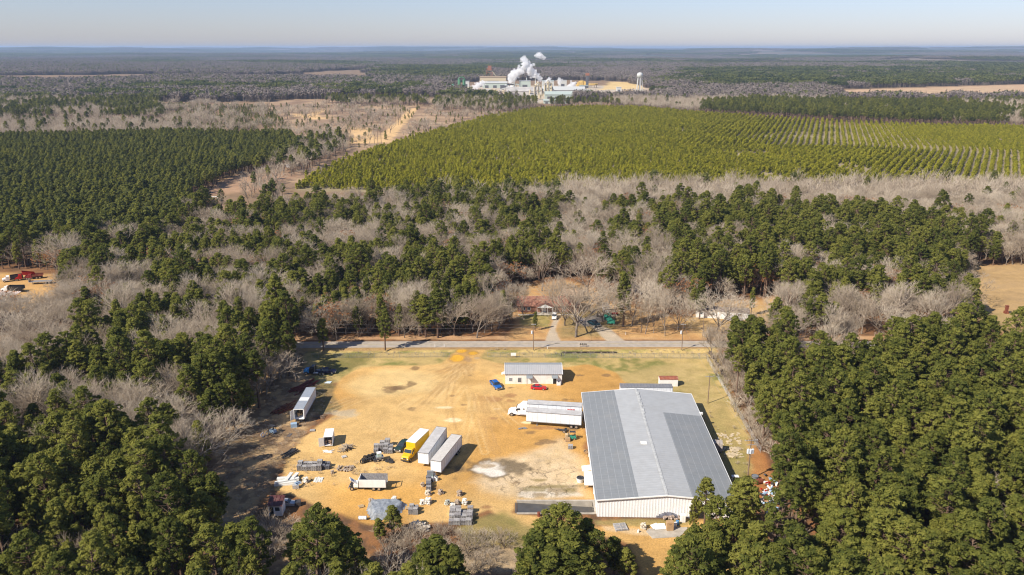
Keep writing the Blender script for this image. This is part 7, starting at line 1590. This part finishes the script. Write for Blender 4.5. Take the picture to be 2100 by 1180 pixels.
for lab, px0, px1, py, h, mt, nm in (('yellow log pile at the east end of the mill', 1182, 1206, 178, 16, LOGY, 'log_pile'), ('low tan chip pile under the tan storage hall', 1000, 1030, 190, 5, mat('wood_chips', (.55, .40, .22), .9), 'chip_pile'), ('rusty bark pile west of the mill', 905, 935, 176, 7, MR, 'bark_pile'), ('tan log rows below the water tower', 1278, 1300, 189, 5, mat('tan_logs', (.50, .36, .17), .9, var=.4, scale=.3), 'log_pile')):
    a, b = at(px0, py), at(px1, py); w = hyp(a, b); m = MB(); n = max(5, int(w / 3))
    for k in range(n): z = h * math.sin(math.pi * (k + .5) / n) ** .6; m.box((w * (k + .5) / n, rr.uniform(-1, 1) + 7, z / 2 * rr.uniform(.8, 1)), (w / n * 1.1, 14 + rr.uniform(-2, 2), z), rr.uniform(-.1, .1))
    o = m.build(nm, mt); o.location = a; tag(o, lab, 'log pile')
tower('long brown conveyor roof beside the yellow logs', 1212, 180, [('gallery', lambda m: m.bx(-10, 16, -3, 3, 6, 10), LOGY), ('legs', lambda m: [m.bx(x - .5, x + .5, -1, 1, 0, 6) for x in (-8, 0, 8, 14)], MD)], 'conveyor', 'conveyor_gallery')
# many small units between the halls
rr = random.Random(77); UM = [MW, MG, MT, MPINK, MD, MGR, MT, MW]
for i in range(34):
    px, py = rr.uniform(985, 1215), rr.uniform(178, 206)
    if px < 1085: py = min(py, 196)
    t = thing('plant_unit', 'small plant unit among the mill halls', 'plant unit', at(px, py), rr.uniform(-.1, .1), 'small plant units among the mill halls'); k = rr.random()
    if k < .35:
        h, r_ = rr.uniform(6, 15), rr.uniform(2, 4.5); m = MB(); m.tube((0, 0, 0), (0, 0, h), r_, n=12); m.build('shell', rr.choice(UM), t); m = MB(); m.tube((0, 0, h), (0, 0, h + r_ * .5), r_, .3, n=12); m.build('cap', rr.choice(UM), t)
    elif k < .75:
        a_, b_, h = rr.uniform(4, 14), rr.uniform(4, 8), rr.uniform(4, 12); m = MB(); m.bx(-a_ / 2, a_ / 2, -b_ / 2, b_ / 2, 0, h); m.build('wall', rr.choice(UM), t); m = MB(); m.prism([(-b_ / 2 - .4, h), (b_ / 2 + .4, h), (0, h + 1.6)], -a_ / 2 - .4, a_ / 2 + .4, axis='x'); m.build('roof', rr.choice(UM), t)
    else:
        h = rr.uniform(8, 14); l = rr.uniform(10, 24); m = MB(); m.box((0, 0, h), (l, 2.2, 2.2), 0, 0, (0, rr.uniform(-.25, .25))); m.build('gallery', rr.choice(UM), t); m = MB(); [m.bx(x - .4, x + .4, -.4, .4, 0, h) for x in (-l * .35, l * .35)]; m.build('legs', MD, t)
# water tower
wt = thing('water_tower', 'white water tower on tall legs beyond the young pines', 'water tower', at(1311, 186))
for i in range(5):
    a = 2 * math.pi * i / 5; m = MB(); m.tube((7.5 * math.cos(a), 7.5 * math.sin(a), 0), (5 * math.cos(a), 5 * math.sin(a), 30), .75, n=8); m.build('leg', MW, wt)
m = MB(); m.tube((0, 0, 0), (0, 0, 29), 1.1, n=10); m.build('riser', MW, wt); m = MB(); n = 18; rings = []
for k in range(9):
    t_ = math.pi * (k + .35) / 9.3 - math.pi / 2; rings.append([(7.2 * math.cos(t_) * math.cos(2 * math.pi * i / n), 7.2 * math.cos(t_) * math.sin(2 * math.pi * i / n), 35 + 6.2 * math.sin(t_)) for i in range(n)])
m.loft(rings); m.build('tank', MW, wt, smooth=True); m = MB(); m.torus((0, 0, 32), (0, 0, 1), 7.4, .35, 20, 5); m.build('catwalk', MG, wt)
# steam: billows of soft white
def steam_mat():
    m = bpy.data.materials.new('steam'); m.use_nodes = True; nt = m.node_tree; nt.nodes.clear(); o = nd(nt, 'ShaderNodeOutputMaterial'); v = nd(nt, 'ShaderNodeVolumePrincipled')
    v.inputs['Color'].default_value = (.99, .99, .99, 1); v.inputs['Density'].default_value = .16; v.inputs['Anisotropy'].default_value = 0
    nt.links.new(v.outputs[0], o.inputs['Volume']); return m
STEAM = steam_mat()
def plume(label, path, seed):
    """path: (px, py, radius m) from foot to tip at the depth of the mill"""
    rr = random.Random(seed); base = at(path[0][0], 184); m = MB(); k = base.y * _C + CAM_H * _S
    def wp(px, py): return Vector((base.x + (px - path[0][0]) * k / FPX, 0, (184 - py) * k / FPX * 1.02))
    for (x0, y0, r0), (x1, y1, r1) in zip(path, path[1:]):
        a, b = wp(x0, y0), wp(x1, y1); n = max(26, int((b - a).length / min(r0, r1) * 26))
        for i in range(n):
            t = i / n; r_ = (r0 + (r1 - r0) * t) * 1.15; c = a.lerp(b, t) + Vector((rr.gauss(0, .48), rr.gauss(0, .5), rr.gauss(0, .42))) * r_; q = r_ * rr.uniform(.26, .52); m.blob((c.x - base.x, c.y, max(c.z, .5)), (q, q, q * .9), rr, rough=.16, n=8, m=6)
    o = m.build('steam_plume', STEAM, smooth=True); o.location = base
    q = o.modifiers.new('join', 'REMESH'); q.mode = 'VOXEL'; q.voxel_size = .8; q.use_smooth_shade = True
    for sz, st in ((5.0, 3.2), (1.8, 1.5)):
        tx = bpy.data.textures.new('billow', 'CLOUDS'); tx.noise_scale = sz; tx.noise_depth = 3; q = o.modifiers.new('billow', 'DISPLACE'); q.texture = tx; q.strength = st; q.mid_level = .5; q.texture_coords = 'LOCAL'
    q = o.modifiers.new('soft', 'SMOOTH'); q.iterations = 2; return tag(o, label, 'steam plume')
plume('tall white steam plume leaning up from the mill, main one', [(1108, 166, 5), (1099, 156, 8), (1088, 148, 9), (1078, 136, 9), (1073, 126, 6), (1076, 120, 3)], 1)
plume('broad white steam cloud joining the main plume from the west', [(1046, 166, 7), (1052, 158, 10), (1062, 150, 9), (1072, 142, 8)], 2)
plume('small detached steam wisp above the main plume', [(1099, 117, 4), (1106, 118, 6), (1113, 121, 5), (1116, 124, 3)], 3)
plume('low steam puff by the green cyclones', [(970, 184, 4), (977, 178, 6), (986, 173, 6), (992, 170, 4)], 4)
plume('low steam puff in front of the pale mill halls', [(1038, 186, 4), (1046, 181, 6), (1052, 178, 5)], 5)
plume('thin steam puff over the white mill blocks', [(1120, 172, 4), (1124, 166, 5), (1128, 163, 3)], 6)
plume('steam puff at the east end of the mill', [(1164, 182, 5), (1172, 176, 7), (1178, 173, 5)], 7)
plume('faint steam puff near the white eastern block', [(1146, 172, 4), (1148, 166, 4), (1146, 162, 2)], 8)
# ------------------------------------------------------------------ the air
def haze():
    m = bpy.data.materials.new('haze'); m.use_nodes = True; nt = m.node_tree; nt.nodes.clear(); o = nd(nt, 'ShaderNodeOutputMaterial'); v = nd(nt, 'ShaderNodeVolumePrincipled')
    v.inputs['Color'].default_value = (.48, .64, .90, 1); v.inputs['Density'].default_value = 5.8e-5; v.inputs['Anisotropy'].default_value = .1
    nt.links.new(v.outputs[0], o.inputs['Volume'])
    mb = MB(); mb.bx(-45000, 45000, -3000, 45000, Z_LOW - 1, max(CAM_H + 4, Z_HIGH + 30))
    k = mb.build('haze', m); k['kind'] = 'stuff'; k['label'] = 'pale blue haze over the far forest'
haze()
